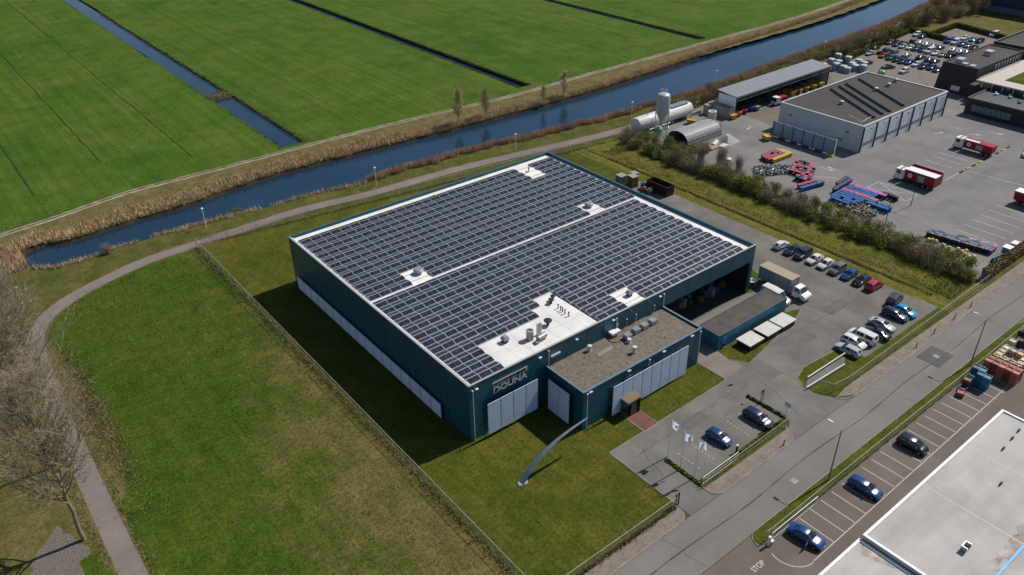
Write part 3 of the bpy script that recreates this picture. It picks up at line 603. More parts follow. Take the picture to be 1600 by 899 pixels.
# loading bay recess
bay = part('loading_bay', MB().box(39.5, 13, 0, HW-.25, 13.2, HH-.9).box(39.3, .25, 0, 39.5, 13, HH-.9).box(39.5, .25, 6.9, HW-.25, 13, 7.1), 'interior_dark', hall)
part('bay_shade_sheet', MB().box(HW-.32, .26, .05, HW-.26, 12.98, 6.88), 'interior_dark', hall)  # dark sheet over the inner wall, its colour standing in for the recess's shade
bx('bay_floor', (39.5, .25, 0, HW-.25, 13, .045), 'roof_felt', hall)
roof = bx('roof', (.25, .25, 9.1, HW-.25, HD-.25, 9.35), 'white_membrane', hall)
bx('parapet_cap', (-.05, -.05, HH, HW+.05, .27, HH+.06), 'pale_cap', hall)
bx('parapet_cap', (-.05, .27, HH, .27, HD-.27, HH+.06), 'pale_cap', hall)
bx('parapet_cap', (-.05, HD-.27, HH, HW+.05, HD+.05, HH+.06), 'teal_trim', hall)
bx('parapet_cap', (HW-.27, .27, HH, HW+.05, HD-.27, HH+.06), 'teal_trim', hall)
for k in range(7): part('membrane_seam', MB().box(7.4+2.6*k, .6, 9.35, 7.45+2.6*k, 7.2, 9.362), 'seam_grey', roof)
part('membrane_seam', MB().box(7.4, 3.9, 9.35, 25, 3.95, 9.361), 'seam_grey', roof)
for x0, y0, x1, y1 in ((.25, .25, .7, HD-.25), (.7, .25, HW-.25, .5)):
    part('roof_upstand', MB().box(x0, y0, 9.35, x1, y1, 9.62), 'white_membrane', hall)
# ---- solar panels, in pairs pitched like low tents
def panel_mesh(facing):
    mb = MB(); L, Wd, T = 2.02, 1.055, .035; t = R(13)
    mb.box(0, 0, 0, L, Wd, T, 1, 1)
    for a, b in ((.034, L/2-.006), (L/2+.006, L-.034)): mb.face([(a, .04, T+.003), (b, .04, T+.003), (b, Wd-.04, T+.003), (a, Wd-.04, T+.003)], 0)
    M = Matrix.Rotation(t, 4, 'X') if facing < 0 else Matrix.Translation((0, Wd*math.cos(t), 0)) @ Matrix.Rotation(-t, 4, 'X') @ Matrix.Translation((0, -Wd, 0)) @ Matrix.Translation((0, 0, 0))
    mb.xform(M)
    if facing > 0:
        zs = min(p[2] for p in mb.v); ys = min(p[1] for p in mb.v); mb.v = [(x, y-ys, z-zs) for x, y, z in mb.v]
    return mb
P_NEAR, P_FAR = panel_mesh(-1), panel_mesh(1)
me_near = P_NEAR.mesh('solar_panel', ['solar_cells', 'panel_frame']); me_far = P_FAR.mesh('solar_panel', ['solar_cells', 'panel_frame'])
CUT = [(9.1, 13.4, 28.2, 33.0), (49.3, 53.6, 28.2, 33.0), (50.9, 55.3, 48.0, 57), (31.9, 36.3, 0, 5.2), (6.9, 25.9, 0, 7.5), (19.0, 25.9, 7, 9.7), (21.0, 25.9, 9, 11.8)]
spots = []
for half in (0, 1):
    for r_ in range(12):
        y0 = .78+2.27*r_ if half == 0 else 28.42+2.238*r_
        cols = [.78+2.04*i for i in range(12)]+[25.5+2.075*i for i in range(17)] if half == 0 else [1.0+2.02*i for i in range(15)]+[31.45+2.02*i for i in range(15)]
        for x0 in cols:
            if any(a < x0+1 < b and c < y0+1 < d for a, b, c, d in CUT): continue
            q = (x0*3.1+y0*1.7) % 1
            spots.append((x0, y0, 9.45, -1)); spots.append((x0, y0+1.06, 9.45, 1))
cl = Vector((-48.1, -71.7, 79.2)); spots.sort(key=lambda s: (Vector((s[0]+1, s[1]+.5, s[2]))-cl).length)
pj = random.Random(77)
for s in spots[:300]:
    o = link('solar_panel', me_near if s[3] < 0 else me_far, roof, s[:3]); o.rotation_euler = (pj.gauss(0, .012), pj.gauss(0, .004), 0)
rest = MB()
for s in spots[300:]:
    P = P_NEAR if s[3] < 0 else P_FAR; b0 = len(rest.v)
    tj = pj.gauss(0, .012); rest.v += [(x+s[0], y+s[1], z+s[2]+tj*(y-.5)) for x, y, z in P.v]; rest.f += [tuple(b0+i for i in f) for f in P.f]; rest.m += P.m
o = part('solar_panel_field', rest, ['solar_cells', 'panel_frame'], roof); o['kind'] = 'stuff'
rails = MB()
for half in (0, 1):
    for r_ in range(12):
        y0 = .78+2.27*r_ if half == 0 else 28.42+2.238*r_
        if half == 0 and r_ < 5: segs = [(.8, 7.0 if r_ < 3 else 19 if r_ < 4 else 21), (26, 61)]
        elif half == 0: segs = [(.8, 61)]
        else: segs = [(1, 61.4)]
        for a, b in segs:
            rails.box(a, y0+.95, 9.35, b, y0+1.03, 9.44)
o = part('mounting_rail', rails, 'galvanised', roof)
part('cable_duct', MB().box(25.2, .6, 9.35, 25.34, 12.2, 9.42).box(25.38, 12.2, 9.35, 25.46, 27.9, 9.41).box(31.05, 28.2, 9.35, 31.2, 55.5, 9.42), 'rust', roof)
# ---- roof fittings
def cowl(x, y, s=.45, h=.75, z=9.35, parent=None, square=True):
    v_ = part('roof_vent', MB().box(x-s*.7, y-s*.7, z, x+s*.7, y+s*.7, z+h*.55), 'dark_metal', parent or hall)
    if square: part('vent_hood', MB().frustum((x-s, y-s, x+s, y+s), (x-s*.6, y-s*.6, x+s*.6, y+s*.6), z+h*.55, z+h*1.1), 'vent_grey', v_)
    else: part('vent_hood', MB().lathe([(s*1.1, h*.5), (s*1.25, h*.75), (s*.9, h*1.05), (.02, h*1.1)], 12, 0, (x, y, z)), 'vent_grey', v_, 40)
cowl(*(10.87, 5.85), .55, 1.0); cowl(*(34.27, 3.11), .5, .95)
for p in ((11.83, 31.05), (51.67, 31.23)): 
    part('roof_vent', MB().lathe([(.5, 0), (.5, .35), (.85, .4), (.9, .7), (.7, .9), (.05, .95)], 14, 0, (p[0], p[1], 9.35)), 'vent_grey', hall, 40)
x, y = (53.56, 52.16)
part('roof_vent', MB().cyl((x, y, 9.35), (x, y, 9.95), .16).cyl((x, y, 9.95), (x+.35, y+.25, 10.25), .2).cyl((x-.6, y-.1, 9.35), (x-.6, y-.1, 9.7), .12), 'steel', hall)
x, y = (14.15, 3.99)
ch = part('cooling_cylinder', MB().lathe([(.56, 0), (.56, 1.45), (.6, 1.5), (.6, 1.62), (.4, 1.66), (.35, 1.45)], 18, 0, (x, y, 9.35)), 'vent_grey', hall, 35)
x, y = (15.40, 3.39)
part('flue_stack', MB().box(x+.2, y+.5, 9.35, x+.55, y+.85, 11.3).box(x+.65, y+.45, 9.35, x+.95, y+.75, 11.4), 'steel', hall)
part('duct_unit', MB().cyl((x-.8, y-.7, 9.95), (x+.9, y-.5, 9.95), .42, None, 12).box(x-.6, y-.9, 9.35, x-.4, y-.4, 9.7).box(x+.5, y-.8, 9.35, x+.7, y-.3, 9.7).box(x-1.4, y-1.2, 9.35, x-.9, y-.6, 9.8), 'vent_grey', hall)
x, y = (18.64, 5.11)
part('roof_vent', MB().lathe([(.22, 0), (.22, .5), (.6, .75), (.66, .95), (.3, 1.0)], 14, 0, (x, y, 9.35)), 'dark_metal', hall, 40)
x, y = (23.04, 9.45)
part('roof_vent', MB().lathe([(.2, 0), (.2, .5), (.45, .7), (.45, .85), (.1, .9)], 12, 0, (x, y, 9.35)).lathe([(.2, 0), (.2, .6), (.42, .8), (.42, .95), (.1, 1)], 12, 0, (x+.8, y+.5, 9.35)), 'dark_metal', hall, 40)
for p in ((22.92, 7.61), (22.87, 6.93), (22.86, 6.47), (22.78, 5.82), (22.75, 4.91)):
    part('vent_pipe', MB().cyl((p[0], p[1], 9.35), (p[0], p[1], 10.05), .09, None, 8).cyl((p[0], p[1], 10.05), (p[0], p[1], 10.15), .14, None, 8), 'dark_metal', hall)
# ---- downpipes, lamps and boxes on the front
for x, z0, z1 in ((.55, .1, 8.9), (14.35, 6.9, 9.3), (28.35, 6.9, 9.0), (39.1, 6.9, 9.2)):
    part('downpipe', MB().cyl((x, -.13, z0), (x, -.13, z1), .07, None, 8).box(x-.12, -.22, z1, x+.12, -.0, z1+.16), 'pale_trim', hall)
for x, z in ((1.25, 9.05), (12.7, 9.0), (19.9, 9.0), (27.6, 9.15), (38.2, 9.2)):
    part('wall_lamp', MB().box(x-.22, -.3, z-.06, x+.22, -.03, z+.06), 'white_paint', hall)
part('wall_box', MB().box(14.8, -.25, 8.0, 16.6, -.02, 8.3), 'pale_trim', hall)
part('air_conditioner', MB().box(26.6, -1.1, 7.3, 28.4, -.05, 7.42).box(26.7, -1.0, 6.9, 28.2, -.1, 7.3, 0), 'white_paint', hall)
for x in (28.5, 30.5, 32.6, 36.8): part('wall_vent_pipe', MB().cyl((x, -.25, 6.9), (x, -.25, 8.0), .07, None, 8).cyl((x, -.25, 8.0), (x, -.25, 8.15), .13, None, 8).cyl((x, -.25, 7.3), (x, -.02, 7.3), .05, None, 6), 'steel', hall)
# ---- louvred sun screens
def louvre_meshes(wid, h, nm):
    fr = MB().box(0, -.03, 0, .07, .05, h).box(wid-.07, -.03, 0, wid, .05, h).box(.07, -.03, 0, wid-.07, .05, .08).box(.07, -.05, h-.1, wid-.07, .07, h).box(wid/2-.03, .02, .08, wid/2+.03, .06, h-.1)
    sl = MB(); n = int(h/.27); st = (h-.2)/n
    for k in range(n):
        z = .09+k*st; i = len(sl.v)
        sl.v += [(.07, -.045, z), (wid-.07, -.045, z), (wid-.07, .06, z+st*.8), (.07, .06, z+st*.8)]; sl.f.append((i, i+1, i+2, i+3)); sl.m.append(0)
        i = len(sl.v); sl.v += [(.07, -.045, z), (.07, .06, z), (wid-.07, .06, z), (wid-.07, -.045, z)]; sl.f.append((i, i+1, i+2, i+3)); sl.m.append(0)
    return fr.mesh('louvre_panel', 'louvre_white'), sl.mesh('slats', 'louvre_white')
def louvres(parent, x, y, z, wid, h, n, rz=0, gap=.07):
    a, b = louvre_meshes(wid-gap, h, '')
    for k in range(n):
        o = link('louvre_panel', a, parent, (x+math.cos(rz)*wid*k, y+math.sin(rz)*wid*k, z), rz); link('slats', b, o)
louvres(hall, 2.35, -1.0, .65, 2.31, 5.55, 4)
louvres(hall, -.55, 54.6, .1, 2.815, 2.65, 17, R(-90), .1)
def bracket(parent, pts): part('screen_bracket', MB().tube([Vector(p) for p in pts], [.045]*len(pts), 5), 'dark_metal', parent)
for x in (2.45, 4.7, 7.0, 9.3, 11.5):
    for z in (1.3, 3.2, 5.4): bracket(hall, [(x, -.95, z), (x, 0, z-.35)]); 
    bracket(hall, [(x, -.95, 1.5), (x, -.05, 3.1)])
for k in range(18):
    for z in (.6, 2.2): bracket(hall, [(-.5, 54.5-2.815*k, z), (0, 54.5-2.815*k, z)])
# window band and wall behind the front screens
part('window_band', MB().box(2.6, -.03, 1.2, 11.4, .0, 5.4), 'window_glass', hall)
for k in range(1, 10): part('wall_joint', MB().box(-.012, 5.68*k-.03, 2.9, 0, 5.68*k+.03, HH-.1), 'joint_teal', hall)
for x in (4.9, 9.6, 18.5, 22.2, 30.5, 35.2): part('wall_joint', MB().box(x-.03, -.045 if x > 25 else -.012, 6.9, x+.03, -.03 if x > 25 else 0, HH-.1), 'joint_teal', hall)
for x in (45.2, 50.9, 56.6): part('wall_joint', MB().box(x-.03, -.045, 6.8, x+.03, -.03, HH-.1), 'joint_teal', hall)
part('antenna_rod', MB().cyl((-.35, 14.6, 2.2), (-.35, 14.6, 5.0), .04, None, 6), 'steel', hall)
# ---- sign
def text_mesh(s, size, depth=.06, bold=0.0, sx=1.0):
    c = bpy.data.curves.new('t', 'FONT'); c.body = s; c.size = size; c.extrude = depth/2; c.offset = bold
    o = bpy.data.objects.new('t', c); COL.objects.link(o); bpy.context.view_layer.update()
    me = bpy.data.meshes.new_from_object(o.evaluated_get(bpy.context.evaluated_depsgraph_get())); bpy.data.objects.remove(o)
    xs = [v.co.x for v in me.vertices]; me.transform(Matrix.Translation((-min(xs), 0, 0))); return me
def letters(s, x, z, wid, hgt, parent, mat, y=-.12):
    me = text_mesh(s, 1.0, .05, .03); xs = [v.co.x for v in me.vertices]; ys = [v.co.y for v in me.vertices]
    me.transform(Matrix.Diagonal((wid/max(xs), hgt/(max(ys)-min(ys)), 1, 1)) @ Matrix.Translation((0, -min(ys), 0))); me.transform(Matrix.Rotation(R(90), 4, 'X'))
    me.materials.clear(); me.materials.append(MATS[mat]); me.name = 'sign_letters'
    return link('sign_letters', me, parent, (x, y, z))
sg = part('sign_board', MB().box(4.05, -.09, 7.86, 10.3, -.035, 8.62), 'sign_grey', hall)
letters('MACHINEFABRIEK', 4.15, 8.0, 6.05, .48, sg, 'dark_metal', -.125)
letters('DOUNA', 4.1, 6.7, 6.15, 1.06, hall, 'sign_grey')
part('sign_emblem', MB().box(4.3, -.17, 6.85, 4.85, -.1, 7.4).cyl((4.57, -.2, 7.12), (4.57, -.1, 7.12), .22, None, 12), 'dark_metal', hall)
# ---- what stands in the loading bay
racks = [(42.5, 7.6, 8.5, .9), (53, 6.6, 7.5, .9)]
for i, (x, y, L, d) in enumerate(racks):
    rk = thing('storage_rack', ('tall dark storage rack deep in the loading bay beside the inner wall', 'tall dark storage rack deep in the loading bay near the outer wall')[i], 'rack', (x, y, .045))
    for k in range(4):
        part('upright', MB().box(k*L/3-.05, 0, 0, k*L/3+.05, .1, 4.6).box(k*L/3-.05, d-.1, 0, k*L/3+.05, d, 4.6), 'steel', rk)
    for z in (.3, 1.6, 2.9, 4.2): part('shelf', MB().box(0, 0, z, L, d, z+.1), 'rack_beam', rk)
rr = random.Random(12); cols = [(.25, .03, .02), (.03, .12, .3), (.3, .2, .1), (.35, .34, .3), (.1, .1, .1), (.05, .16, .07), (.4, .4, .38), (.28, .17, .03)]
nm = ['dark red', 'blue', 'brown', 'pale grey', 'black', 'green', 'whitish', 'ochre']
for k in range(24):
    x = 40.6+.85*k+rr.uniform(0, .5); y = rr.uniform(3.4, 6.4); s = rr.uniform(.5, 1.1); h = rr.uniform(.5, 1.6); c = k % 8
    mb = MB().box(-s*.6, -.5, .12, s*.6, .5, .12+h).box(-s*.62, -.52, 0, s*.62, .52, .12)
    solo('pallet_load', mb, 'matt_col', nm[c]+(' low' if h < 1 else ' tall')+' pallet load in the loading bay, '+(ORD[k]+' from the annex' if k < 12 else ORD[23-k]+' from the right column'), 'pallet load', 'pallet loads inside the loading bay', 0, (x, y, .05), rr.uniform(-.2, .2), cols[c])
for k, (x, y, c) in enumerate([(40.9, 1.9, (.3, .03, .02)), (42.6, 1.2, (.04, .16, .34)), (44.6, 2.6, (.35, .3, .25))]):
    solo('steel_bin', MB().frustum((-.55, -.45, .55, .45), (-.7, -.55, .7, .55), .1, 1.0).box(-.5, -.4, 0, .5, .4, .1).box(-.72, -.57, .95, .72, .57, 1.03), 'matt_col', ('red', 'blue', 'beige')[k]+' steel bin at the annex end of the loading bay', 'bin', 'steel bins in the loading bay', 0, (x, y, .05), .2*k, c)

# ================================================================== OFFICE ANNEX
ax = thing('office_annex', 'low teal office annex with brown gravel roof against the factory hall', 'building')
AX0, AX1, AY, AH = 13.9, 39.25, -8.2, 6.82
part('wall', MB().box(AX0, AY, 0, AX0+.25, -.05, AH), 'teal_cladding', ax); part('wall', MB().box(AX1-.25, AY, 0, AX1, -.05, AH), 'teal_cladding', ax)
part('wall', MB().box(AX0+.25, AY, 0, AX1-.25, AY+.25, AH), 'teal_cladding', ax)
ar = part('roof', MB().box(AX0+.25, AY+.25, 6.2, AX1-.25, -.05, 6.55), 'roof_gravel', ax)
part('roof_cap', MB().box(AX0-.06, AY-.06, AH, AX1+.06, AY+.28, AH+.06).box(AX0-.06, AY+.28, AH, AX0+.28, -.05, AH+.06).box(AX1-.28, AY+.28, AH, AX1+.06, -.05, AH+.06), 'cap_teal_pale', ax)
louvres(ax, 19.0, -9.1, .45, 2.043, 5.35, 8); louvres(ax, 13.0, -1.65, .3, 2.32, 5.5, 2, R(-90))
part('window_band', MB().box(19.2, AY-.03, 1.0, 35.2, AY, 5.2), 'window_glass', ax); part('window_band', MB().box(AX0-.03, -6.2, .9, AX0, -1.8, 5.2), 'window_glass', ax)
for k in range(9):
    x = 19.1+2.04*k
    for z in (1.0, 2.4, 3.8, 5.2): bracket(ax, [(x, -9.05, z), (x, -8.2, z-.3)])
for y in (-1.8, -4.0, -6.2):
    for z in (1.0, 3.0, 5.0): bracket(ax, [(13.05, y, z), (13.9, y, z-.2)])
for x, y in ((14.6, AY-.12), (38.9, AY-.12), (27.3, AY-.12)):
    z0 = .1 if x != 27.3 else 5.2
    part('downpipe', MB().cyl((x, y, z0), (x, y, 6.2), .07, None, 8).box(x-.14, y-.1, 6.2, x+.14, y+.08, 6.45), 'pale_trim', ax)
for x in (15.2, 22.9, 30.4, 36.8): part('wall_lamp', MB().box(x-.3, AY-.32, 6.42, x+.3, AY-.02, 6.55), 'pale_trim', ax)
for i, p in enumerate(((28.48, -2.48), (30.61, -2.20), (32.51, -2.17), (34.45, -2.14))):
    u_ = part('roof_air_unit', MB().box(p[0]-.62, p[1]-.5, 6.65, p[0]+.62, p[1]+.5, 7.35), 'vent_grey', ar)
    part('fan_grille', MB().box(p[0]-.55, p[1]-.43, 7.35, p[0]+.55, p[1]+.43, 7.4), 'steel', u_); part('foot', MB().box(p[0]-.6, p[1]-.45, 6.55, p[0]+.6, p[1]-.35, 6.65).box(p[0]-.6, p[1]+.35, 6.55, p[0]+.6, p[1]+.45, 6.65), 'dark_metal', u_)
for p, h in (((21.71, -1.07), 1.0), ((26.60, -5.74), 1.15), ((27.91, -3.38), .7)):
    part('roof_flue', MB().lathe([(.34, 0), (.3, .12), (.24, h*.7), (.34, h*.72), (.36, h), (.1, h+.04)], 12, 0, (p[0], p[1], 6.55)), 'pale_trim', ar, 40)
a_, b_ = (21.94, -2.53), (24.96, -2.47); c_, d_ = (21.68, -2.94), (24.99, -2.71)
part('roof_rail', MB().cyl((a_[0], a_[1], 6.62), (b_[0], b_[1], 6.62), .05, None, 6).cyl((c_[0], c_[1], 6.62), (d_[0], d_[1], 6.62), .05, None, 6), 'pale_trim', ar)
cb = [(26.21, -0.20), (25.75, -1.38), (26.31, -2.06), (27.56, -2.21), (28.75, -1.86)]
part('roof_hose', MB().tube([Vector((p[0], p[1], 6.62)) for p in smooth_line(cb, 4)], [.05]*17, 6), 'hose_red', ar)
rr = random.Random(21)
for k in range(9):
    x, y = rr.uniform(15, 38), rr.uniform(-7.6, -.7); part('moss_tuft', MB().lathe([(.16, 0), (.2, .04), (.1, .1), (.02, .12)], 7, 0, (x, y, 6.55)), 'leaf_ochre', ar)
# entrance porch
pc = thing('entrance_porch', 'small dark entrance porch with brown flat roof before the annex', 'porch', (0, 0, 0))
x0, x1, y0, y1 = 20.75, 23.35, -10.6, -8.25
part('porch_roof', MB().box(x0-.15, y0-.15, 2.75, x1+.15, y1, 2.95).box(x0-.05, y0-.05, 2.95, x1+.05, y1, 2.99), 'tan_roof', pc)
for x in (x0, x1-.1):
    for y in (y0, (y0+y1)/2, y1-.1): part('post', MB().box(x, y, 0, x+.1, y+.1, 2.75), 'dark_metal', pc)
part('glass_screen', MB().box(x0+.03, y0+.1, .3, x0+.07, y1-.1, 2.7), 'window_glass', pc); part('glass_screen', MB().box(x1-.07, y0+.1, .3, x1-.03, y1-.1, 2.7), 'window_glass', pc)
dr = part('door', MB().box(x0+.7, y0+.03, .04, x1-.7, y0+.09, 2.5), 'window_glass', pc); part('door_handle', MB().box(x0+.85, y0-.03, .9, x0+.9, y0+.02, 1.5), 'steel', dr)
part('brick_plinth', MB().box(x0-.02, y0+.12, 0, x0+.14, y1-.1, .8).box(x1-.14, y0+.12, 0, x1+.02, y1-.1, .8), 'brick_red', pc)

# ================================================================== STORAGE SHED
st = thing('storage_shed', 'long low teal storage shed with grey gravel roof beside the loading bay', 'shed')
SX0, SX1, SY0, SY1, SH = 44.25, 62.6, -8.2, -3.9, 2.92
for a in ((SX0, SY0, 0, SX1, SY0+.2, SH), (SX0, SY1-.2, 0, SX1, SY1, SH), (SX0, SY0+.2, 0, SX0+.2, SY1-.2, SH), (SX1-.2, SY0+.2, 0, SX1, SY1-.2, SH)): part('wall', MB().box(*a), 'teal_light', st)
part('roof', MB().box(SX0+.2, SY0+.2, 2.6, SX1-.2, SY1-.2, 2.88), 'roof_felt_gravel', st)
part('roof_cap', MB().box(SX0-.03, SY0-.03, SH, SX1+.03, SY0+.2, SH+.04).box(SX0-.03, SY1-.2, SH, SX1+.03, SY1+.03, SH+.04).box(SX0-.03, SY0+.2, SH, SX0+.2, SY1-.2, SH+.04).box(SX1-.2, SY0+.2, SH, SX1+.03, SY1-.2, SH+.04), 'shed_cap', st)
part('blue_notice', MB().box(45.2, SY0-.04, 1.3, 46.4, SY0-.005, 2.2), 'flag_blue', st); part('meter_box', MB().box(45.4, SY0-.2, .5, 45.9, SY0-.005, 1.0), 'rust', st)
part('bay_line', MB().box(SX0+.6, SY0-.02, 2.66, SX1-.6, SY0-.003, 2.72), 'teal_trim', st)
wh = ['nearest to the office annex', 'middle one of three', 'farthest from the office annex']
for k, (p, q) in enumerate((((47.76, -11.75), (51.74, -9.09)), ((52.36, -11.79), (56.38, -9.10)), ((56.49, -11.80), (60.66, -9.14)))):
    cx, cy = (p[0]+q[0])/2, (p[1]+q[1])/2
    t = thing('storage_box', 'low square storage box with flat white lid behind the shed, '+wh[k], 'storage box', (cx, cy, 0), 0, 'white topped storage boxes on the grass')
    part('body', MB().box(-1.75, -1.3, .12, 1.75, 1.3, 1.12), 'dark_metal', t); part('lid', MB().box(-1.9, -1.45, 1.12, 1.9, 1.45, 1.28), 'lid_white', t)
    part('seam', MB().box(-.02, -1.46, 1.13, .02, 1.46, 1.285), 'pale_trim', t)
    for sx in (-1, 1): part('foot', MB().box(sx*1.5-.12, -1.2, 0, sx*1.5+.12, 1.2, .12), 'concrete', t)
# ================================================================== SCULPTURE
sc = thing('arched_sculpture', 'slender grey-blue steel arch rising out of the front lawn', 'sculpture', (.6, -10.9, 0))
pts = smooth_line([(0, .0, 0), (1.5, 0, 1.5), (3.4, 0, 2.9), (5.8, 0, 3.95), (8.4, 0, 4.6), (11.7, 0, 5.0)], 5)
mb = MB(); n = len(pts)
for i in range(n-1):
    a, b = pts[i], pts[i+1]
    def ring(p, t):
        w_, h_ = .42*(1-t)+.1, .36*(1-t)+.09
        return [(p[0]-h_*.6, p[1]-w_, p[2]+h_*.5), (p[0]+h_*.6, p[1], p[2]-h_*.7), (p[0]-h_*.6, p[1]+w_, p[2]+h_*.5)]
    A, B = ring(a, i/n), ring(b, (i+1)/n)
    for k in range(3): mb.face([A[k], A[(k+1) % 3], B[(k+1) % 3], B[k]])
part('arch', mb, 'arch_steel', sc); part('footing', MB().prism(blob(0, 0, .75, .6, 14, .2, 2), -.05, .16), 'concrete', sc)

# ================================================================== FENCES
def fence(name, label, pts, h, bay=3.0, rail=True, mesh=True, postmat='galvanised', railmat='fence_rail', pr=.045):
    f = thing(name, label, 'fence')
    for a, b in zip(pts[:-1], pts[1:]):
        a = Vector(a); b = Vector(b); L = (b-a).length; n = max(1, round(L/bay)); d = (b-a)/n
        for k in range(n):
            p = a+d*k; q = p+d
            part('post', MB().cyl((p.x, p.y, 0), (p.x, p.y, h+.06), pr, None, 6), postmat, f)
            if mesh: part('wire_panel', MB().face([(p.x, p.y, .03), (q.x, q.y, .03), (q.x, q.y, h), (p.x, p.y, h)]), 'chain_link', f)
            if rail: part('top_rail', MB().cyl((p.x, p.y, h), (q.x, q.y, h), .03, None, 5), railmat, f)
        part('post', MB().cyl((b.x, b.y, 0), (b.x, b.y, h+.06), pr, None, 6), postmat, f)
    return f
fence('wire_fence', 'long grey chain-link fence between the open field and the lawn', [(-9.6, 83.4), (-9.6, -26.6)], 1.9)
fence('wire_fence', 'chain-link fence between the cycle path and the back lawn', [(-9.6, 83.6), (35, FN(35)), (84, FN(84)), (100, FN(100))], 1.7, 3.2, True, True, 'galvanised', 'galvanised')
fence('wire_fence', 'chain-link fence along the sidewalk beside the front lawn', [(-9.6, -26.7), (13.1, -26.7)], 1.7)
fence('wire_fence', 'chain-link fence along the sidewalk before the two visitor bays', [(18.8, -26.75), (37.2, -26.5)], 1.5)
fence('wire_fence', 'chain-link fence between the sidewalk and the staff parking', [(48.6, -24.6), (49.2, -26.3), (53, -26.75), (99.6, -26.2)], 1.7)
fence('wire_fence', 'grey mesh fence between the opposite verge and marked bays', [(17.6, -37.5), (92, -37.5)], 1.8, 2.6, True, True, 'galvanised', 'fence_rail')
# gates
def gate(label, x, y, rz, L, h=1.4):
    g = thing('sliding_gate', label, 'gate', (x, y, 0), rz)
    part('gate_frame', MB().box(0, -.04, .12, L, .04, .24).box(0, -.04, h-.1, L, .04, h).box(0, -.04, .24, .1, .04, h-.1).box(L-.1, -.04, .24, L, .04, h-.1), 'white_paint', g)
    for k in range(1, int(L/.5)): part('bar', MB().box(k*.5-.02, -.02, .24, k*.5+.02, .02, h-.1), 'galvanised', g)
    for x_ in (.4, L-.4): part('roller', MB().cyl((x_, -.06, .07), (x_, .06, .07), .07, None, 10), 'dark_metal', g)
    return g
gate('white sliding gate drawn back along the visitor parking fence', 18.9, -26.35, R(1), 7.5)
gate('white sliding gate parked along the opposite verge fence', 18.2, -37.85, 0, 9.5)
bl = thing('beam_rails', 'pair of white rails running over the grass tongue to the parked cars', 'rail')
p0, p1, q0, q1 = (46.68, -23.39), (56.42, -23.78), (49.01, -22.03), (59.34, -22.17)
for a, b in ((p0, p1), (q0, q1)):
    part('rail', MB().cyl((a[0], a[1], .55), (b[0], b[1], .6), .09, None, 6), 'white_paint', bl)
    for t in (0, .33, .66, 1): x = a[0]+(b[0]-a[0])*t; y = a[1]+(b[1]-a[1])*t; part('leg', MB().box(x-.05, y-.05, 0, x+.05, y+.05, .55), 'galvanised', bl)
part('track', MB().face([(p0[0], p0[1], .11), (p1[0], p1[1], .11), (q1[0], q1[1], .11), (q0[0], q0[1], .11)]), 'lot_asphalt', bl)
gp = thing('gate_post', 'square white gate post with motor box at the opposite entrance', 'post', (17.3, -38.1, 0))
part('post', MB().box(-.15, -.15, 0, .15, .15, 1.6), 'white_paint', gp); part('motor_box', MB().box(.2, -.3, 0, .7, .2, .7), 'galvanised', gp)
gp = thing('gate_post', 'dark gate posts with crossbar at the end of the front fence', 'post', (13.3, -26.6, 0))
part('post', MB().box(-.08, -.08, 0, .08, .08, 2.1), 'dark_metal', gp); part('post', MB().box(.5, -.08, 0, .62, .08, 2.1), 'dark_metal', gp); part('crossbar', MB().box(.08, -.05, 1.9, .5, .05, 2.0), 'dark_metal', gp)
sg = thing('twin_sign_post', 'pair of thin dark posts beside the driveway hedge', 'post', (38.6, -20.9, 0))
for x in (0, .5): part('post', MB().cyl((x, 0, 0), (x, 0, 2.6), .05, None, 6), 'dark_metal', sg)
part('plate', MB().box(-.05, -.03, 2.0, .55, .03, 2.5), 'dark_metal', sg)
sg = thing('road_sign', 'thin post with small pale sign panel at the driveway corner', 'sign', (38.7, -25.3, 0)); part('post', MB().cyl((0, 0, 0), (0, 0, 3.1), .04, None, 6), 'galvanised', sg); part('panel', MB().box(-.04, -.5, 2.2, .0, .5, 3.1), 'pale_trim', sg)
# bollards, charging posts
for k, (x, y) in enumerate(((27.4, -25.3), (34.0, -25.1))):
    c = thing('charging_post', 'black charging post with white cap before the '+('blue' if k == 0 else 'dark navy')+' visitor car', 'charging post', (x, y, 0), 0, 'charging posts')
    part('column', MB().box(-.14, -.1, 0, .14, .1, 1.25), 'black_plastic', c); part('cap', MB().box(-.16, -.12, 1.25, .16, .12, 1.4), 'white_paint', c)
where = ['beside the driveway corner', 'across from the dark road patch, nearest the driveway', 'across from the dark road patch, second along', 'below the second street lamp head', 'farthest along the sidewalk']
for k, p in enumerate(((33.59, -28.65), (70.06, -28.40), (76.20, -28.24), (83.19, -28.25), (88.93, -28.26))):
    b = thing('bollard', 'small dark kerb bollard '+where[k], 'bollard', (p[0], p[1], .1), 0, 'kerb bollards'); part('shaft', MB().cyl((0, 0, 0), (0, 0, .95), .09, .07, 8), 'dark_metal', b); part('cap', MB().cyl((0, 0, .95), (0, 0, 1.02), .1, .06, 8), 'dark_metal', b)
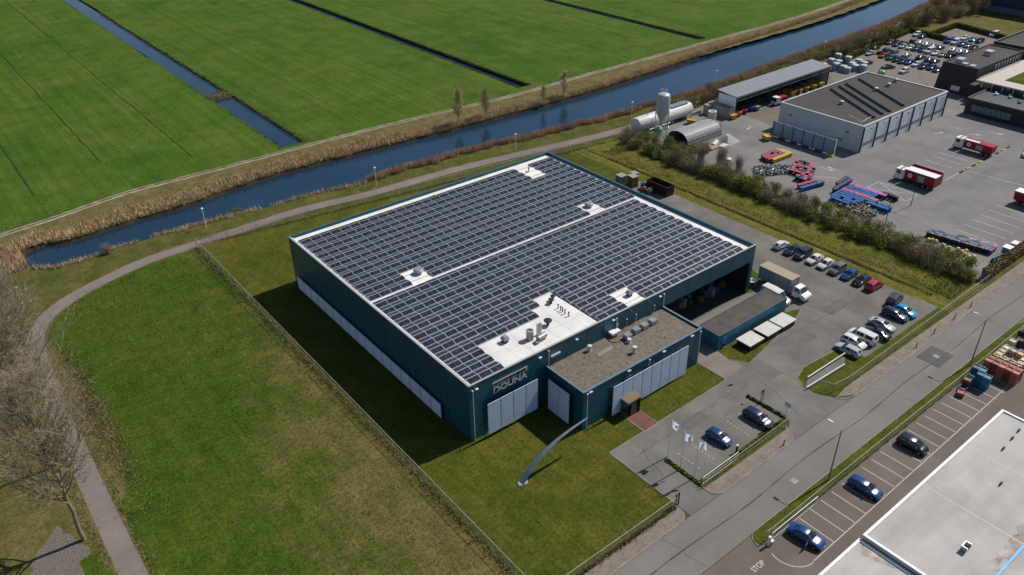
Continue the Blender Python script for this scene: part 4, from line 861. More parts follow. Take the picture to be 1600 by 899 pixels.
# ================================================================== LAMPS AND FLAGS
where = ['at the left bend beside the bare trees', 'where the field fence meets the cycle path', 'behind the left half of the hall', 'behind the right half of the hall', 'next to the white tank', 'beyond the silo on the canal bank', 'on the canal bank behind the metal boxes']
for k, (x, y) in enumerate([(-42.6, 80.4), (-4.9, 90.6), (34.4, 85.8), (73.1, 81.2), (113.5, 79.2), (154.5, 82.8), (208.5, 80)]):
    l = thing('path_lamp', 'white path lamp post '+where[k], 'lamp post', (x, y, 0), 0, 'lamp posts along the cycle path')
    part('post', MB().cyl((0, 0, 0), (0, 0, 4.4), .1, .06, 8), 'white_paint', l); part('lamp_head', MB().cyl((0, 0, 4.4), (0, 0, 4.55), .14, .3, 10).cyl((0, 0, 4.55), (0, 0, 4.72), .3, .1, 10), 'white_paint', l)
for k, (x, y, h) in enumerate([(32.6, -36.45, 9.2), (72.3, -36.25, 9.0)]):
    l = thing('street_lamp', 'tall grey street lamp arching over the road '+('beside the opposite bays with cars' if k == 0 else 'beside the stacked crates'), 'street lamp', (x, y, 0))
    part('post', MB().cyl((0, 0, 0), (0, 0, h-.3), .11, .07, 10), 'lamp_grey', l); part('arm', MB().tube([Vector(q) for q in ((0, 0, h-.3), (0, .5, h), (0, 1.5, h+.1))], [.06, .05, .045], 8), 'galvanised', l)
    part('lamp_head', MB().frustum((-.16, 1.35, .16, 2.1), (-.1, 1.4, .1, 2.05), h+.02, h+.17), 'white_paint', l)
for k, p in enumerate(((107.39, -1.39), (119.61, -0.38))):
    l = thing('yard_mast', 'thin dark lamp mast in the depot '+('behind the shrubs' if k == 0 else 'next to the black bins'), 'lamp mast', (p[0], p[1], 0)); part('post', MB().cyl((0, 0, 0), (0, 0, 6.5), .09, .05, 8), 'dark_metal', l); part('lamp_head', MB().box(-.2, -.1, 6.5, .2, .1, 6.65), 'dark_metal', l)
for k, p in enumerate(((19.39, -19.85), (18.83, -22.59), (18.95, -24.86))):
    f = thing('flagpole', 'white flagpole with pale blue flag, '+('nearest to the red path', 'middle of the three', 'nearest to the road')[k], 'flagpole', (p[0], p[1], 0), R(14*k-52), 'flagpoles at the entrance')
    part('pole', MB().cyl((0, 0, 0), (0, 0, 6.7), .085, .06, 8), 'white_paint', f); part('finial', MB().lathe([(.02, 0), (.07, .06), (.05, .12), (.01, .14)], 8, 0, (0, 0, 6.7)), 'white_paint', f)
    mb = MB(); n = 10
    def fp_(i, j): 
        t = i/n; return (.05+1.15*t, .26*math.sin(t*7+j*.35+k)*(.2+t), 6.6-j*.42-.5*t**1.4-.12*math.sin(t*5+k))
    for i in range(n):
        for j in range(3): mb.face([fp_(i, j+1), fp_(i+1, j+1), fp_(i+1, j), fp_(i, j)], 1 if i in (4, 5) and j == 1 else 0)
    part('flag', mb, ['flag_cloth', 'flag_blue'], f, 60)

# ================================================================== VEHICLES
GL = {'car_glass': 0}
def car_parts(T, kind, wheels, wr=.32, box=None):
    """T: stations front->rear (x, zb, zbelt, ztop, wlow, wbelt, wtop, cabin) ; returns list of (name, mesh, children)"""
    body = MB(); S = []
    for (x, zb, zm, zt, wl, wm, wt, c) in T:
        zc = zb+(zm-zb)*.45
        S.append([(x, -wl*.9, zb), (x, -wl, zb+.12), (x, -wl*1.01, zc), (x, -wm, zm), (x, -wt, zt-.02), (x, -wt*.72, zt+.015), (x, wt*.72, zt+.015), (x, wt, zt-.02), (x, wm, zm), (x, wl*1.01, zc), (x, wl, zb+.12), (x, wl*.9, zb)])
    for i in range(len(S)-1):
        A, B = S[i], S[i+1]; n = len(A)
        for k in range(n): body.face([A[k], B[k], B[(k+1) % n], A[(k+1) % n]])
    body.face(S[0]); body.face(S[-1][::-1])
    out = [('body', body.mesh('body', 'car_paint', 38), [])]
    def inset(q, f=.86, off=.012, fy=None):
        c = sum((Vector(p) for p in q), Vector())/len(q); nrm = (Vector(q[1])-Vector(q[0])).cross(Vector(q[2])-Vector(q[0])).normalized()
        q2 = [c+(Vector(p)-c)*f for p in q]
        if nrm.dot(c-Vector((c.x*.6, 0, .6))) < 0: nrm = -nrm; q2 = q2[::-1]
        return [p+nrm*off for p in q2]
    for i in range(len(S)-1):
        ci, cj = T[i][7], T[i+1][7]; A, B = S[i], S[i+1]
        if ci == 1 and cj == 2:                                    # windscreen
            out.append(('windscreen', MB().face(inset([A[5], A[6], B[6], B[5]], .93, .015)).face(inset([A[4], A[5], B[5], B[4]], .9, .012)).face(inset([A[6], A[7], B[7], B[6]], .9, .012)).mesh('windscreen', 'car_glass'), []))
        if ci == 2 and cj == 3:
            out.append(('rear_window', MB().face(inset([A[5], A[6], B[6], B[5]], .84, .015)).mesh('rear_window', 'car_glass'), []))
        if ci in (1, 2) and cj in (2, 3) and not (box and i >= box):
            for a, b in ((3, 4), (7, 8)): out.append(('side_window', MB().face(inset([A[a], B[a], B[b], A[b]], .82, .014)).mesh('side_window', 'car_glass'), []))
    xf, xr = T[1][0], T[-2][0]; zf = T[1][2]; zr = T[-2][2]; wf, wb = T[1][4], T[-2][4]
    for s in (-1, 1):
        out.append(('headlight', MB().box(xf-.12, s*wf*.72-.14, zf-.17, xf+.09, s*wf*.72+.14, zf-.03).mesh('headlight', 'headlamp'), []))
        out.append(('taillight', MB().box(xr-.09, s*wb*.8-.11, zr-.3, xr+.1, s*wb*.8+.11, zr-.04).mesh('taillight', 'taillamp'), []))
        mi = [t for t in T if t[7] == 1][0]
        out.append(('wing_mirror', MB().box(mi[0]-.42, s*(mi[5]+.1)-.11, mi[2]-.02, mi[0]-.24, s*(mi[5]+.1)+.11, mi[2]+.14).mesh('wing_mirror', 'black_plastic'), []))
    out.append(('grille', MB().box(T[0][0]-.06, -.45, T[0][1]-.02, T[0][0]+.02, .45, T[0][1]+.13).mesh('grille', 'black_plastic'), []))
    out.append(('number_plate', MB().box(T[0][0], -.25, T[0][1]+.14, T[0][0]+.03, .25, T[0][1]+.25).mesh('number_plate', 'plate_yellow'), []))
    out.append(('sill', MB().box(T[-2][0]+.2, -T[3][4]*.97, .16, T[1][0]-.2, T[3][4]*.97, .26).mesh('sill', 'black_plastic'), []))
    for wx in wheels:
        for s in (-1, 1):
            wy = s*(T[3][4]-.08)
            ty = MB().cyl((wx, wy-.1, wr), (wx, wy+.1, wr), wr, None, 16).mesh('tyre', 'black_rubber')
            out.append(('wheel', MB().cyl((wx, wy+s*.1, wr), (wx, wy+s*.115, wr), wr*.66, None, 12).mesh('wheel', 'alloy'), [('tyre', ty)]))
            out.append(('wheel_arch', MB().cyl((wx, s*T[3][4]*.9, wr+.02), (wx, s*(T[3][4]*1.012), wr+.02), wr+.07, None, 14).mesh('wheel_arch', 'black_plastic'), []))
    return out
SHAPES = {}
SHAPES['hatchback'] = car_parts([(2.02,.36,.55,.6,.62,.6,.5,0),(1.88,.22,.68,.74,.8,.77,.68,0),(1.2,.2,.86,.92,.87,.84,.74,0),(.9,.2,.9,.97,.88,.86,.76,1),(.15,.2,.93,1.42,.88,.86,.58,2),(-.65,.2,.95,1.47,.88,.86,.58,2),(-1.4,.2,.98,1.38,.87,.85,.56,2),(-1.88,.24,.98,1.03,.83,.8,.66,3),(-2.02,.4,.8,.84,.74,.72,.6,0)], 'hatchback', (1.28, -1.25))
SHAPES['estate'] = car_parts([(2.28,.36,.56,.6,.64,.62,.52,0),(2.12,.22,.7,.76,.82,.79,.7,0),(1.35,.2,.88,.93,.89,.86,.76,0),(1.0,.2,.91,.98,.9,.88,.78,1),(.25,.2,.94,1.42,.9,.88,.6,2),(-.8,.2,.95,1.46,.9,.88,.6,2),(-1.85,.2,.97,1.4,.89,.87,.58,2),(-2.2,.26,.97,1.05,.85,.82,.66,3),(-2.32,.4,.8,.84,.76,.74,.6,0)], 'estate', (1.42, -1.35))
SHAPES['saloon'] = car_parts([(2.3,.36,.54,.58,.64,.62,.52,0),(2.14,.22,.68,.74,.82,.79,.7,0),(1.3,.2,.86,.91,.89,.86,.76,0),(.95,.2,.89,.95,.9,.88,.78,1),(.15,.2,.92,1.38,.9,.88,.57,2),(-.6,.2,.93,1.41,.9,.88,.57,2),(-1.0,.2,.94,1.36,.9,.88,.56,2),(-1.7,.2,.96,1.0,.88,.85,.7,3),(-2.2,.26,.9,.95,.84,.8,.68,0),(-2.32,.4,.76,.8,.76,.74,.6,0)], 'saloon', (1.42, -1.38))
SHAPES['people_carrier'] = car_parts([(2.1,.38,.62,.67,.66,.64,.52,0),(1.96,.24,.8,.86,.84,.81,.7,0),(1.4,.22,.98,1.04,.9,.87,.76,0),(1.15,.22,1.01,1.1,.91,.89,.78,1),(.35,.22,1.03,1.62,.91,.89,.63,2),(-.7,.22,1.04,1.68,.91,.89,.63,2),(-1.75,.22,1.05,1.62,.9,.88,.62,2),(-2.05,.28,1.05,1.12,.87,.84,.7,3),(-2.16,.42,.86,.9,.78,.76,.64,0)], 'people_carrier', (1.32, -1.3), .34)
SHAPES['off_roader'] = car_parts([(2.2,.44,.72,.77,.7,.68,.6,0),(2.08,.3,.9,.98,.88,.85,.76,0),(1.3,.28,1.06,1.1,.93,.9,.82,0),(.95,.28,1.08,1.16,.94,.91,.83,1),(.45,.28,1.1,1.72,.94,.91,.7,2),(-.7,.28,1.11,1.76,.94,.91,.7,2),(-1.95,.28,1.12,1.72,.93,.9,.69,2),(-2.15,.34,1.12,1.2,.91,.88,.78,3),(-2.24,.46,.9,.94,.84,.82,.72,0)], 'off_roader', (1.4, -1.35), .38)
SHAPES['minibus'] = car_parts([(2.45,.4,.7,.75,.72,.7,.6,0),(2.32,.26,.92,.98,.9,.87,.74,0),(1.85,.24,1.1,1.16,.95,.92,.8,0),(1.6,.24,1.12,1.22,.96,.93,.82,1),(.85,.24,1.14,1.9,.96,.93,.74,2),(-.7,.24,1.15,1.95,.96,.93,.74,2),(-2.3,.24,1.15,1.92,.95,.92,.73,2),(-2.5,.3,1.15,1.25,.92,.89,.8,3),(-2.58,.44,.9,.94,.84,.82,.74,0)], 'minibus', (1.6, -1.5), .35)
SHAPES['panel_van'] = car_parts([(2.75,.42,.74,.8,.76,.74,.62,0),(2.6,.28,.98,1.05,.95,.92,.78,0),(2.0,.26,1.2,1.28,1.0,.97,.84,0),(1.7,.26,1.22,1.36,1.0,.98,.86,1),(.95,.26,1.24,2.3,1.0,.98,.84,2),(-.8,.26,1.26,2.45,1.0,.98,.86,2),(-2.7,.26,1.26,2.42,.99,.97,.86,2),(-2.85,.32,1.26,1.5,.97,.95,.9,3),(-2.9,.46,1.0,1.05,.92,.9,.86,0)], 'panel_van', (1.85, -1.7), .37, 5)
CTEXT = {'hatchback': 'hatchback', 'estate': 'estate car', 'saloon': 'saloon car', 'people_carrier': 'people carrier', 'off_roader': 'off-roader', 'minibus': 'minibus', 'panel_van': 'panel van'}
COLS = {'white': (.72,.72,.71), 'black': (.012,.013,.016), 'navy': (.012,.03,.07), 'silver': (.42,.45,.47), 'grey': (.16,.17,.19), 'blue': (.008,.06,.24), 'bright blue': (.006,.055,.2), 'red': (.38,.02,.025), 'dark red': (.12,.012,.02), 'teal': (.01,.07,.11), 'cyan': (.01,.3,.62), 'turquoise': (.02,.35,.4), 'green': (.25,.6,.06), 'lilac': (.32,.31,.42), 'dark grey': (.05,.055,.065)}
def car(kind, col, x, y, rz, label, group=None, cat='car', name=None, scale=.97):
    root = thing(name or 'parked_'+kind, label, cat, (x, y, .03), R(rz), group); root.scale = (scale,)*3
    for nm_, me, ch in SHAPES[kind]:
        o = link(nm_, me, root, (0, 0, 0), 0, COLS[col] if nm_ == 'body' else None)
        for n2, m2 in ch: link(n2, m2, o)
    return root
# headings: 0 faces +x (away), 180 faces -x, 90 faces +y, -90 faces -y (towards the road)
G1 = 'cars parked in the row beside the grass strip'
row = [('hatchback', 'white', (81.45, 6.44), 0, 'at the far end'), ('saloon', 'navy', (81.95, 3.78), 180, 'second from the far end'), ('off_roader', 'navy', (81.75, 1.42), 180, 'beside the first low white car'), ('hatchback', 'white', (81.53, -1.20), 180, 'left of two adjacent white cars'), ('hatchback', 'white', (81.92, -3.63), 180, 'right of two adjacent white cars'), ('people_carrier', 'grey', (82.19, -6.23), 180, 'between white and blue cars'), ('hatchback', 'blue', (82.06, -8.75), 180, 'between grey and black cars'), ('saloon', 'black', (81.83, -11.29), 180, 'beside the red car'), ('people_carrier', 'red', (81.31, -13.80), 0, 'at the near end')]
for i, (k, c, p, h, t) in enumerate(row):
    car(k, c, 81.9, p[1], h+random.uniform(-1.5, 1.5), c+' '+CTEXT[k]+' in the ditch row, '+t, G1)
G2 = 'cars parked by the sidewalk fence'
p = (80.40, -18.72); car('off_roader', 'dark grey', p[0], p[1], 8, 'dark off-roader with grey roof standing alone near the red car', G2)
for k, c, p, h, t in (('hatchback', 'cyan', (78.09, -21.94), -92, 'bright cyan small rounded car next to the grass'), ('estate', 'navy', (75.87, -21.41), -91, 'navy estate car between the cyan and silver cars'), ('saloon', 'silver', (71.18, -21.61), -90, 'silver saloon parked beside the navy estate by the fence'), ('saloon', 'black', (68.25, -22.39), 92, 'black saloon tucked behind the white minibus'), ('minibus', 'white', (65.34, -21.43), 90, 'white minibus among the cars by the sidewalk fence'), ('people_carrier', 'white', (62.79, -21.47), -90, 'white people carrier between minibus and silver estate'), ('estate', 'silver', (60.30, -21.96), 90, 'silver estate at the end beside the white rails')):
    car(k, c, p[0], p[1], h, t, G2)
p = (27.49, -22.13); car('hatchback', 'bright blue', p[0], p[1], -88, 'blue hatchback with black roof in a visitor bay before the office')
p = (35.15, -23.11); car('estate', 'navy', p[0], p[1], -90, 'dark navy estate car in the visitor bay nearest the driveway', None, 'car', None, 1.02)
p = (21.69, -40.42); oc = car('saloon', 'blue', p[0], p[1], -83, 'blue saloon in the opposite bays with its front door open', None, 'car', None, 1.0)
dx = MB().box(.62, -1.75, .3, .7, -.9, .92).box(.63, -1.62, .92, .68, -.95, 1.28, 1)
part('open_door', dx, ['blue_door', 'car_glass'], oc, 0, (0, 0, 0), None, 'front door standing wide open')
p = (34.65, -40.54); car('estate', 'bright blue', p[0], p[1], -88, 'blue estate with roof rails, middle of three cars in opposite bays')
p = (47.14, -40.26); car('people_carrier', 'black', p[0], p[1], -88, 'black people carrier in the opposite bays farthest from the entrance')
# far car park rows
RB = 'cars in the far car park'
def far_row(lst, where):
    for i, (k, c, px, h) in enumerate(lst):
        car(k, c, px[0], px[1], h+random.uniform(-3, 3), c+' '+CTEXT[k]+', '+ORD[i]+' in the '+where, RB)
H = 'hatchback'; E_ = 'estate'; S_ = 'saloon'; P_ = 'people_carrier'
far_row([(H,'red',(220.84, 65.13),180),(E_,'teal',(220.65, 62.22),180),(H,'black',(219.99, 59.78),180),(H,'navy',(219.35, 57.37),180),(E_,'blue',(220.39, 55.48),180),(H,'white',(219.72, 52.66),180),(E_,'navy',(219.05, 49.90),180),(E_,'navy',(219.97, 47.68),180),(H,'blue',(219.01, 45.26),180)], 'nearest far car park row')
far_row([(H,'teal',(228.30, 68.03),0),(H,'grey',(228.43, 65.25),0),(S_,'silver',(227.86, 60.50),0),(S_,'teal',(228.86, 56.03),0),(S_,'navy',(228.06, 52.70),0),(S_,'navy',(227.71, 50.53),0)], 'row behind the near clipped hedge')
far_row([(H,'blue',(221.11, 72.22),180),(H,'silver',(220.44, 69.64),180),(S_,'black',(227.93, 72.15),0)], 'corner beside the metal boxes')
far_row([(E_,'dark red',(238.27, 72.54),180),(H,'teal',(237.60, 69.73),180),(H,'silver',(236.95, 66.96),180),(H,'white',(237.23, 64.50),180),(E_,'teal',(237.35, 62.22),180),(S_,'navy',(237.47, 59.96),180),('minibus','white',(237.74, 57.58),180),(S_,'white',(237.11, 54.97),180),(H,'lilac',(236.85, 52.60),180),(H,'black',(237.49, 50.49),180)], 'middle far car park row')
far_row([(H,'dark grey',(246.09, 67.92),0),(S_,'white',(246.17, 65.56),0),(S_,'white',(245.84, 63.01),0),(S_,'lilac',(245.60, 60.43),0),(S_,'teal',(244.97, 57.68),0)], 'row behind the second clipped hedge')
far_row([(P_,'white',(255.65, 71.89),180),(H,'navy',(254.49, 69.30),180)], 'upper left corner of the far car park')
far_row([('minibus','blue',(255.35, 59.73),180),('minibus','white',(255.37, 57.42),180),(E_,'blue',(254.99, 54.93),180),(H,'grey',(254.44, 52.63),180),(S_,'black',(253.66, 50.01),180)], 'right-hand far group, front line')
far_row([(S_,'white',(263.78, 58.09),180),(H,'turquoise',(263.67, 55.26),180),(P_,'navy',(263.39, 52.61),180)], 'right-hand far group, back line')
far_row([(S_,'white',(245.67, 53.26),0),(S_,'white',(245.52, 50.73),0),(S_,'lilac',(246.37, 48.93),0)], 'row beside the dark brick office roof')
far_row([('minibus','white',(276.00, 53.22),180),(S_,'silver',(273.68, 46.97),180)], 'far hedge at the top right')
far_row([(H,'green',(203.25, 55.35),30),(S_,'grey',(210.55, 57.34),150),(P_,'white',(209.85, 51.42),180),(S_,'dark red',(209.34, 64.17),170)], 'aisle behind the grey shed')
# ---- delivery vehicles by the storage shed
p = (63.94, -6.71); car('panel_van', 'white', 64.4, -4.9, -90, 'white panel van half hidden behind the storage shed', None, 'van')
tk = thing('box_lorry', 'white cab lorry with long grey curtain-sided body and tan roof', 'lorry', (68.4, -3.4, .03), R(-90)); 
part('cargo_box', MB().box(-4.6, -1.25, .95, 2.4, 1.25, 3.55), 'tarpaulin_grey', tk); part('box_roof', MB().box(-4.64, -1.29, 3.55, 2.44, 1.29, 3.62), 'tan_canvas', tk)
part('chassis', MB().box(-4.4, -.5, .5, 4.6, .5, .95).box(2.4, -.9, .75, 3.0, .9, .95), 'dark_metal', tk)
for k in range(7): part('curtain_strap', MB().box(-4.2+k, -1.275, 1.0, -4.14+k, -1.25, 3.5).box(-4.2+k, 1.25, 1.0, -4.14+k, 1.275, 3.5), 'strap_grey', tk)
cabm = MB(); 
prof = [(2.75,.5),(2.75,2.3),(3.0,2.5),(4.0,2.42),(4.55,1.55),(5.35,1.3),(5.5,.95),(5.45,.5)]
for w0, w1, sgn in ((1.02, .92, 1),):
    n = len(prof); i = len(cabm.v)
    wz = lambda z: 1.02 if z < 1.5 else 1.02-.12*(z-1.5)
    cabm.v += [(x, -wz(z), z) for x, z in prof]+[(x, wz(z), z) for x, z in prof]
    cabm.f += [tuple(range(i, i+n)), tuple(range(i+2*n-1, i+n-1, -1))]+[(i+(k+1) % n, i+k, i+n+k, i+n+(k+1) % n) for k in range(n)]; cabm.m += [0]*(n+2)
part('cab', cabm, 'white_paint', tk)
part('windscreen', MB().face([(4.08, -.8, 2.36), (4.57, -.88, 1.6), (4.57, .88, 1.6), (4.08, .8, 2.36)][::-1]).xform(Matrix.Translation((.03, 0, .02))), 'car_glass', tk)
for s in (-1, 1):
    part('side_window', MB().face([(3.1, s*.985, 2.3), (3.95, s*.975, 2.25), (4.4, s*1.035, 1.6), (3.1, s*1.035, 1.6)]).xform(Matrix.Translation((0, s*.02, 0))), 'car_glass', tk)
    part('headlight', MB().box(5.38, s*.8-.14, .85, 5.52, s*.8+.14, 1.05), 'headlamp', tk); part('wing_mirror', MB().box(4.2, s*1.25-.1, 1.7, 4.32, s*1.25+.1, 2.05), 'black_plastic', tk)
    for wx in (-3.2, -2.2, 4.3):
        w_ = part('wheel', MB().cyl((wx, s*1.1-.0, .42), (wx, s*1.14, .42), .26, None, 12), 'alloy', tk); part('tyre', MB().cyl((wx, s*.82, .42), (wx, s*1.12, .42), .42, None, 16), 'black_rubber', w_)
dm = thing('cable_drum', 'white topped cable drum on the grass beside the loading bay column', 'cable drum', (65.4, 1.0, .08)); part('flange', MB().cyl((0, 0, 1.0), (0, 0, 1.1), .8, None, 20), 'white_paint', dm); part('flange', MB().cyl((0, 0, 0), (0, 0, .1), .75, None, 20), 'wood', dm); part('core', MB().cyl((0, 0, .1), (0, 0, 1.0), .4, None, 14), 'rust', dm)
# ---- depot lorries
def hooklift(label, x, y, rz, boxcol, boxh, logo=True, tarp=True):
    t = thing('container_lorry', label, 'lorry', (x, y, .02), R(rz))
    part('chassis', MB().box(-4.2, -.45, .6, 4.6, .45, .95), 'dark_metal', t)
    part('cab', MB().frustum((2.95, -1.2, 4.9, 1.2), (3.0, -1.15, 4.75, 1.15), .55, 2.9), 'white_paint', t); part('windscreen', MB().box(4.78, -1.0, 1.7, 4.9, 1.0, 2.65), 'car_glass', t)
    part('light_bar', MB().box(3.6, -.9, 2.9, 3.9, .9, 3.08), 'amber', t); part('bumper', MB().box(4.8, -1.2, .4, 5.0, 1.2, .9), 'black_plastic', t)
    c = part('container', MB().frustum((-4.4, -1.15, 2.5, 1.15), (-4.55, -1.25, 2.6, 1.25), 1.0, 1.0+boxh), 'lorry_red', t)
    for k in range(9): part('rib', MB().box(-4.2+k*.8, -1.29, 1.05, -4.12+k*.8, -1.2, .95+boxh).box(-4.2+k*.8, 1.2, 1.05, -4.12+k*.8, 1.29, .95+boxh), 'lorry_red', c)
    if tarp: part('tarpaulin', MB().box(-4.6, -1.28, 1.0+boxh, 2.62, 1.28, 1.06+boxh), 'white_paint', c)
    else: part('load', MB().box(-4.3, -1.1, .6+boxh, 2.4, 1.1, .75+boxh), 'rust', c); part('cover_roll', MB().box(-1.0, .2, 1.0+boxh, 2.5, 1.2, 1.12+boxh), 'white_paint', c)
    if logo:
        for s in (-1, 1):
            part('round_logo', MB().cyl((1.2, s*1.28, 1.2+boxh*.42), (1.2, s*1.315, 1.2+boxh*.42), .52, None, 18), 'white_paint', c); part('logo_mark', MB().box(.95, s*1.325-.006, 1.1+boxh*.42, 1.45, s*1.325+.006, 1.3+boxh*.42), 'lorry_red', c)
            part('picture_panel', MB().box(-2.2, s*1.3-.02, 1.05+boxh*.15, -.6, s*1.3+.02, 1.05+boxh*.75), 'picture_grey', c)
    for s in (-1, 1):
        part('side_window', MB().box(3.5, s*1.19-.02, 1.8, 4.5, s*1.19+.02, 2.6), 'car_glass', t); part('headlight', MB().box(4.95, s*.9-.15, .6, 5.03, s*.9+.15, .8), 'headlamp', t)
        for wx in (-3.4, -2.2, 3.8):
            w_ = part('wheel', MB().cyl((wx, s*1.12, .5), (wx, s*1.17, .5), .3, None, 12), 'alloy', t); part('tyre', MB().cyl((wx, s*.85, .5), (wx, s*1.14, .5), .5, None, 16), 'black_rubber', w_)
    return t
hooklift('red lorry with white container top and round white logo in the depot', 131.2, 4.8, 90, 0, 2.3)
hooklift('white cab lorry with open red container parked in the striped bays', 160.6, 5.4, 90, 0, 1.9, True, False)
hooklift('red container lorry cut off by the right edge of the picture', 138.8, -18.3, -90, 0, 2.0, False, True)
def skip(label, x, y, rz, L, W_, h, mat='matt_col', col=None, load=None, group=None):
    t = thing('skip_container', label, 'skip', (x, y, .03), R(rz), group)
    b_ = MB(); th = .07
    b_.frustum((-L/2+.2, -W_/2+.08, L/2-.2, W_/2-.08), (-L/2, -W_/2, L/2, -W_/2+th), .12, h) if False else None
    for a in ((-L/2, -W_/2, L/2, -W_/2+th), (-L/2, W_/2-th, L/2, W_/2), (-L/2, -W_/2+th, -L/2+th, W_/2-th), (L/2-th, -W_/2+th, L/2, W_/2-th)): b_.box(a[0], a[1], .12, a[2], a[3], h)
    b_.box(-L/2+th, -W_/2+th, .12, L/2-th, W_/2-th, .2); part('body', b_, mat, t, 0, (0, 0, 0), col)
    part('rim', MB().box(-L/2-.05, -W_/2-.05, h, L/2+.05, -W_/2+.1, h+.1).box(-L/2-.05, W_/2-.1, h, L/2+.05, W_/2+.05, h+.1).box(-L/2-.05, -W_/2+.1, h, -L/2+.1, W_/2-.1, h+.1).box(L/2-.1, -W_/2+.1, h, L/2+.05, W_/2-.1, h+.1), mat, t, 0, (0, 0, 0), col)
    for k in range(int(L/.9)):
        x_ = -L/2+.5+k*.9; part('rib', MB().box(x_, -W_/2-.07, .15, x_+.1, -W_/2, h).box(x_, W_/2, .15, x_+.1, W_/2+.07, h), mat, t, 0, (0, 0, 0), col)
    for s in (-1, 1): part('skid', MB().box(-L/2+.2, s*W_*.3-.08, 0, L/2-.2, s*W_*.3+.08, .12), 'dark_metal', t)
    if load: part('load', MB().box(-L/2+th, -W_/2+th, h-.5, L/2-th, W_/2-th, h-.35), load, t)
    return t
skip('red open container standing beside the red lorry', 134.4, 4.6, 90, 7.2, 2.5, 2.7, 'lorry_red', None, 'rust_red')
skip('rusty brown open waste container behind the factory hall', *(82.91, 40.19), 90, 6.2, 2.5, 2.3, 'rust')

# ================================================================== OPPOSITE HALL AND ITS CRATES
oh = thing('white_roofed_hall', 'flat white-roofed hall at the lower right corner with stained roof', 'building')
def shell(parent, x0, y0, x1, y1, h, wall, roofm, rim=.35, cap='white_paint', capw=.35, name='roof'):
    for a in ((x0, y0, x1, y0+.25), (x0, y1-.25, x1, y1), (x0, y0+.25, x0+.25, y1-.25), (x1-.25, y0+.25, x1, y1-.25)): part('wall', MB().box(a[0], a[1], 0, a[2], a[3], h), wall, parent)
    r_ = part(name, MB().box(x0+.25, y0+.25, h-rim-.3, x1-.25, y1-.25, h-rim), roofm, parent)
    if cap:
        for a in ((x0-.05, y0-.05, x1+.05, y0+capw), (x0-.05, y1-capw, x1+.05, y1+.05), (x0-.05, y0+capw, x0+capw, y1-capw), (x1-capw, y0+capw, x1+.05, y1-capw)): part('roof_cap', MB().box(a[0], a[1], h, a[2], a[3], h+.05), cap, parent)
    return r_
rf = shell(oh, 23.0, -100, 58.0, -46.2, 5.0, 'grey_cladding', 'old_white_roof', .12, 'white_paint', .3)
oh2 = thing('lower_white_wing', 'lower beige-white wing beside the stained white roof', 'building')
shell(oh2, -40, -100, 22.7, -46.0, 4.4, 'grey_cladding', 'old_white_roof', .1, 'white_paint', .3)
part('roof_gutter', MB().box(22.75, -99, 4.2, 22.95, -46.4, 4.3), 'tar', oh)
x, y = (30.09, -54.60)
part('roof_hatch', MB().box(x-.5, y-.3, 4.88, x+.5, y+.3, 5.15).box(x-.55, y-.35, 5.15, x-.45, y+.35, 5.7).box(x+.45, y-.35, 5.15, x+.55, y+.35, 5.7).box(x-.45, y+.25, 5.6, x+.45, y+.35, 5.7), 'steel', rf)
for i, p in enumerate(((55.12, -49.55), (52.92, -49.69), (50.01, -49.84), (43.37, -52.51))): 
    part('roof_outlet', MB().box(p[0]-.15, p[1]-.1, 4.88, p[0]+.5, p[1]+.1, 5.2).cyl((p[0], p[1], 4.88), (p[0], p[1], 5.4), .08, None, 6), 'dark_metal', rf)
part('pipe_run', MB().box(28.0, -58.75, 4.9, 58, -58.45, 5.15), 'sky_blue_paint', rf)
part('stained_patch', MB().face([(px_, py_, 4.888) for px_, py_ in wavy([(30, -57.2), (37, -57.0), (47, -57.5), (47, -58.4), (30, -58.4)], .5, 3, 1.0)]), 'rust_stain', rf)
part('stained_patch', MB().face([(px_, py_, 4.889) for px_, py_ in wavy([(22.0, -46.8), (22.6, -46.8), (22.6, -53), (22.1, -51), (20.9, -47.6)], .15, 5, .7)][::-1]).xform(Matrix.Translation((0, 0, -.58))), 'rust_stain', oh2)
part('roof_seam', MB().box(36, -99, 4.88, 36.06, -46.6, 4.9).box(47, -99, 4.88, 47.05, -46.6, 4.9), 'pale_trim', rf)
# STOP painted on the exit
me = text_mesh('STOP', 1.0, .004, .02); me.materials.clear(); me.materials.append(MATS['line_white']); xs = [v.co.x for v in me.vertices]; me.transform(Matrix.Diagonal((2.1/max(xs), 1.0, 1, 1)))
o = link('stop_marking', me, None, (12.75, -39.55, .014), R(0)); o['kind'] = 'structure'
# stacked crates, each one an object
def crate_mesh(L, W_, H_, mat):
    mb = MB(); t = .06
    mb.box(-L/2, -W_/2, .1, L/2, -W_/2+t, H_).box(-L/2, W_/2-t, .1, L/2, W_/2, H_).box(-L/2, -W_/2+t, .1, -L/2+t, W_/2-t, H_).box(L/2-t, -W_/2+t, .1, L/2, W_/2-t, H_).box(-L/2+t, -W_/2+t, .1, L/2-t, W_/2-t, H_*.8)
    for s in (-1, 0, 1): mb.box(-L/2, s*W_*.4-.05, 0, L/2, s*W_*.4+.05, .1)
    for k in (.25, .5, .75): mb.box(-L/2+L*k-.03, -W_/2-.03, .12, -L/2+L*k+.03, -W_/2, H_-.02).box(-L/2+L*k-.03, W_/2, .12, -L/2+L*k+.03, W_/2+.03, H_-.02)
    return mb.mesh('crate', mat)
CR = crate_mesh(1.18, .98, .78, 'plastic_col')
def stack(x, y, n, col, rz, label, group, sc=1.0):
    lv = ['bottom', 'second from bottom', 'third from bottom', 'fourth from bottom']
    for k in range(n):
        o = link('plastic_crate', CR, None, (x, y, .012+.78*sc*k), rz+random.uniform(-.03, .03), [c*random.uniform(.8, 1.2) for c in col]); o.scale = (sc,)*3
        tag(o, label+(', top' if k == n-1 else ', '+lv[k]), 'crate', group)
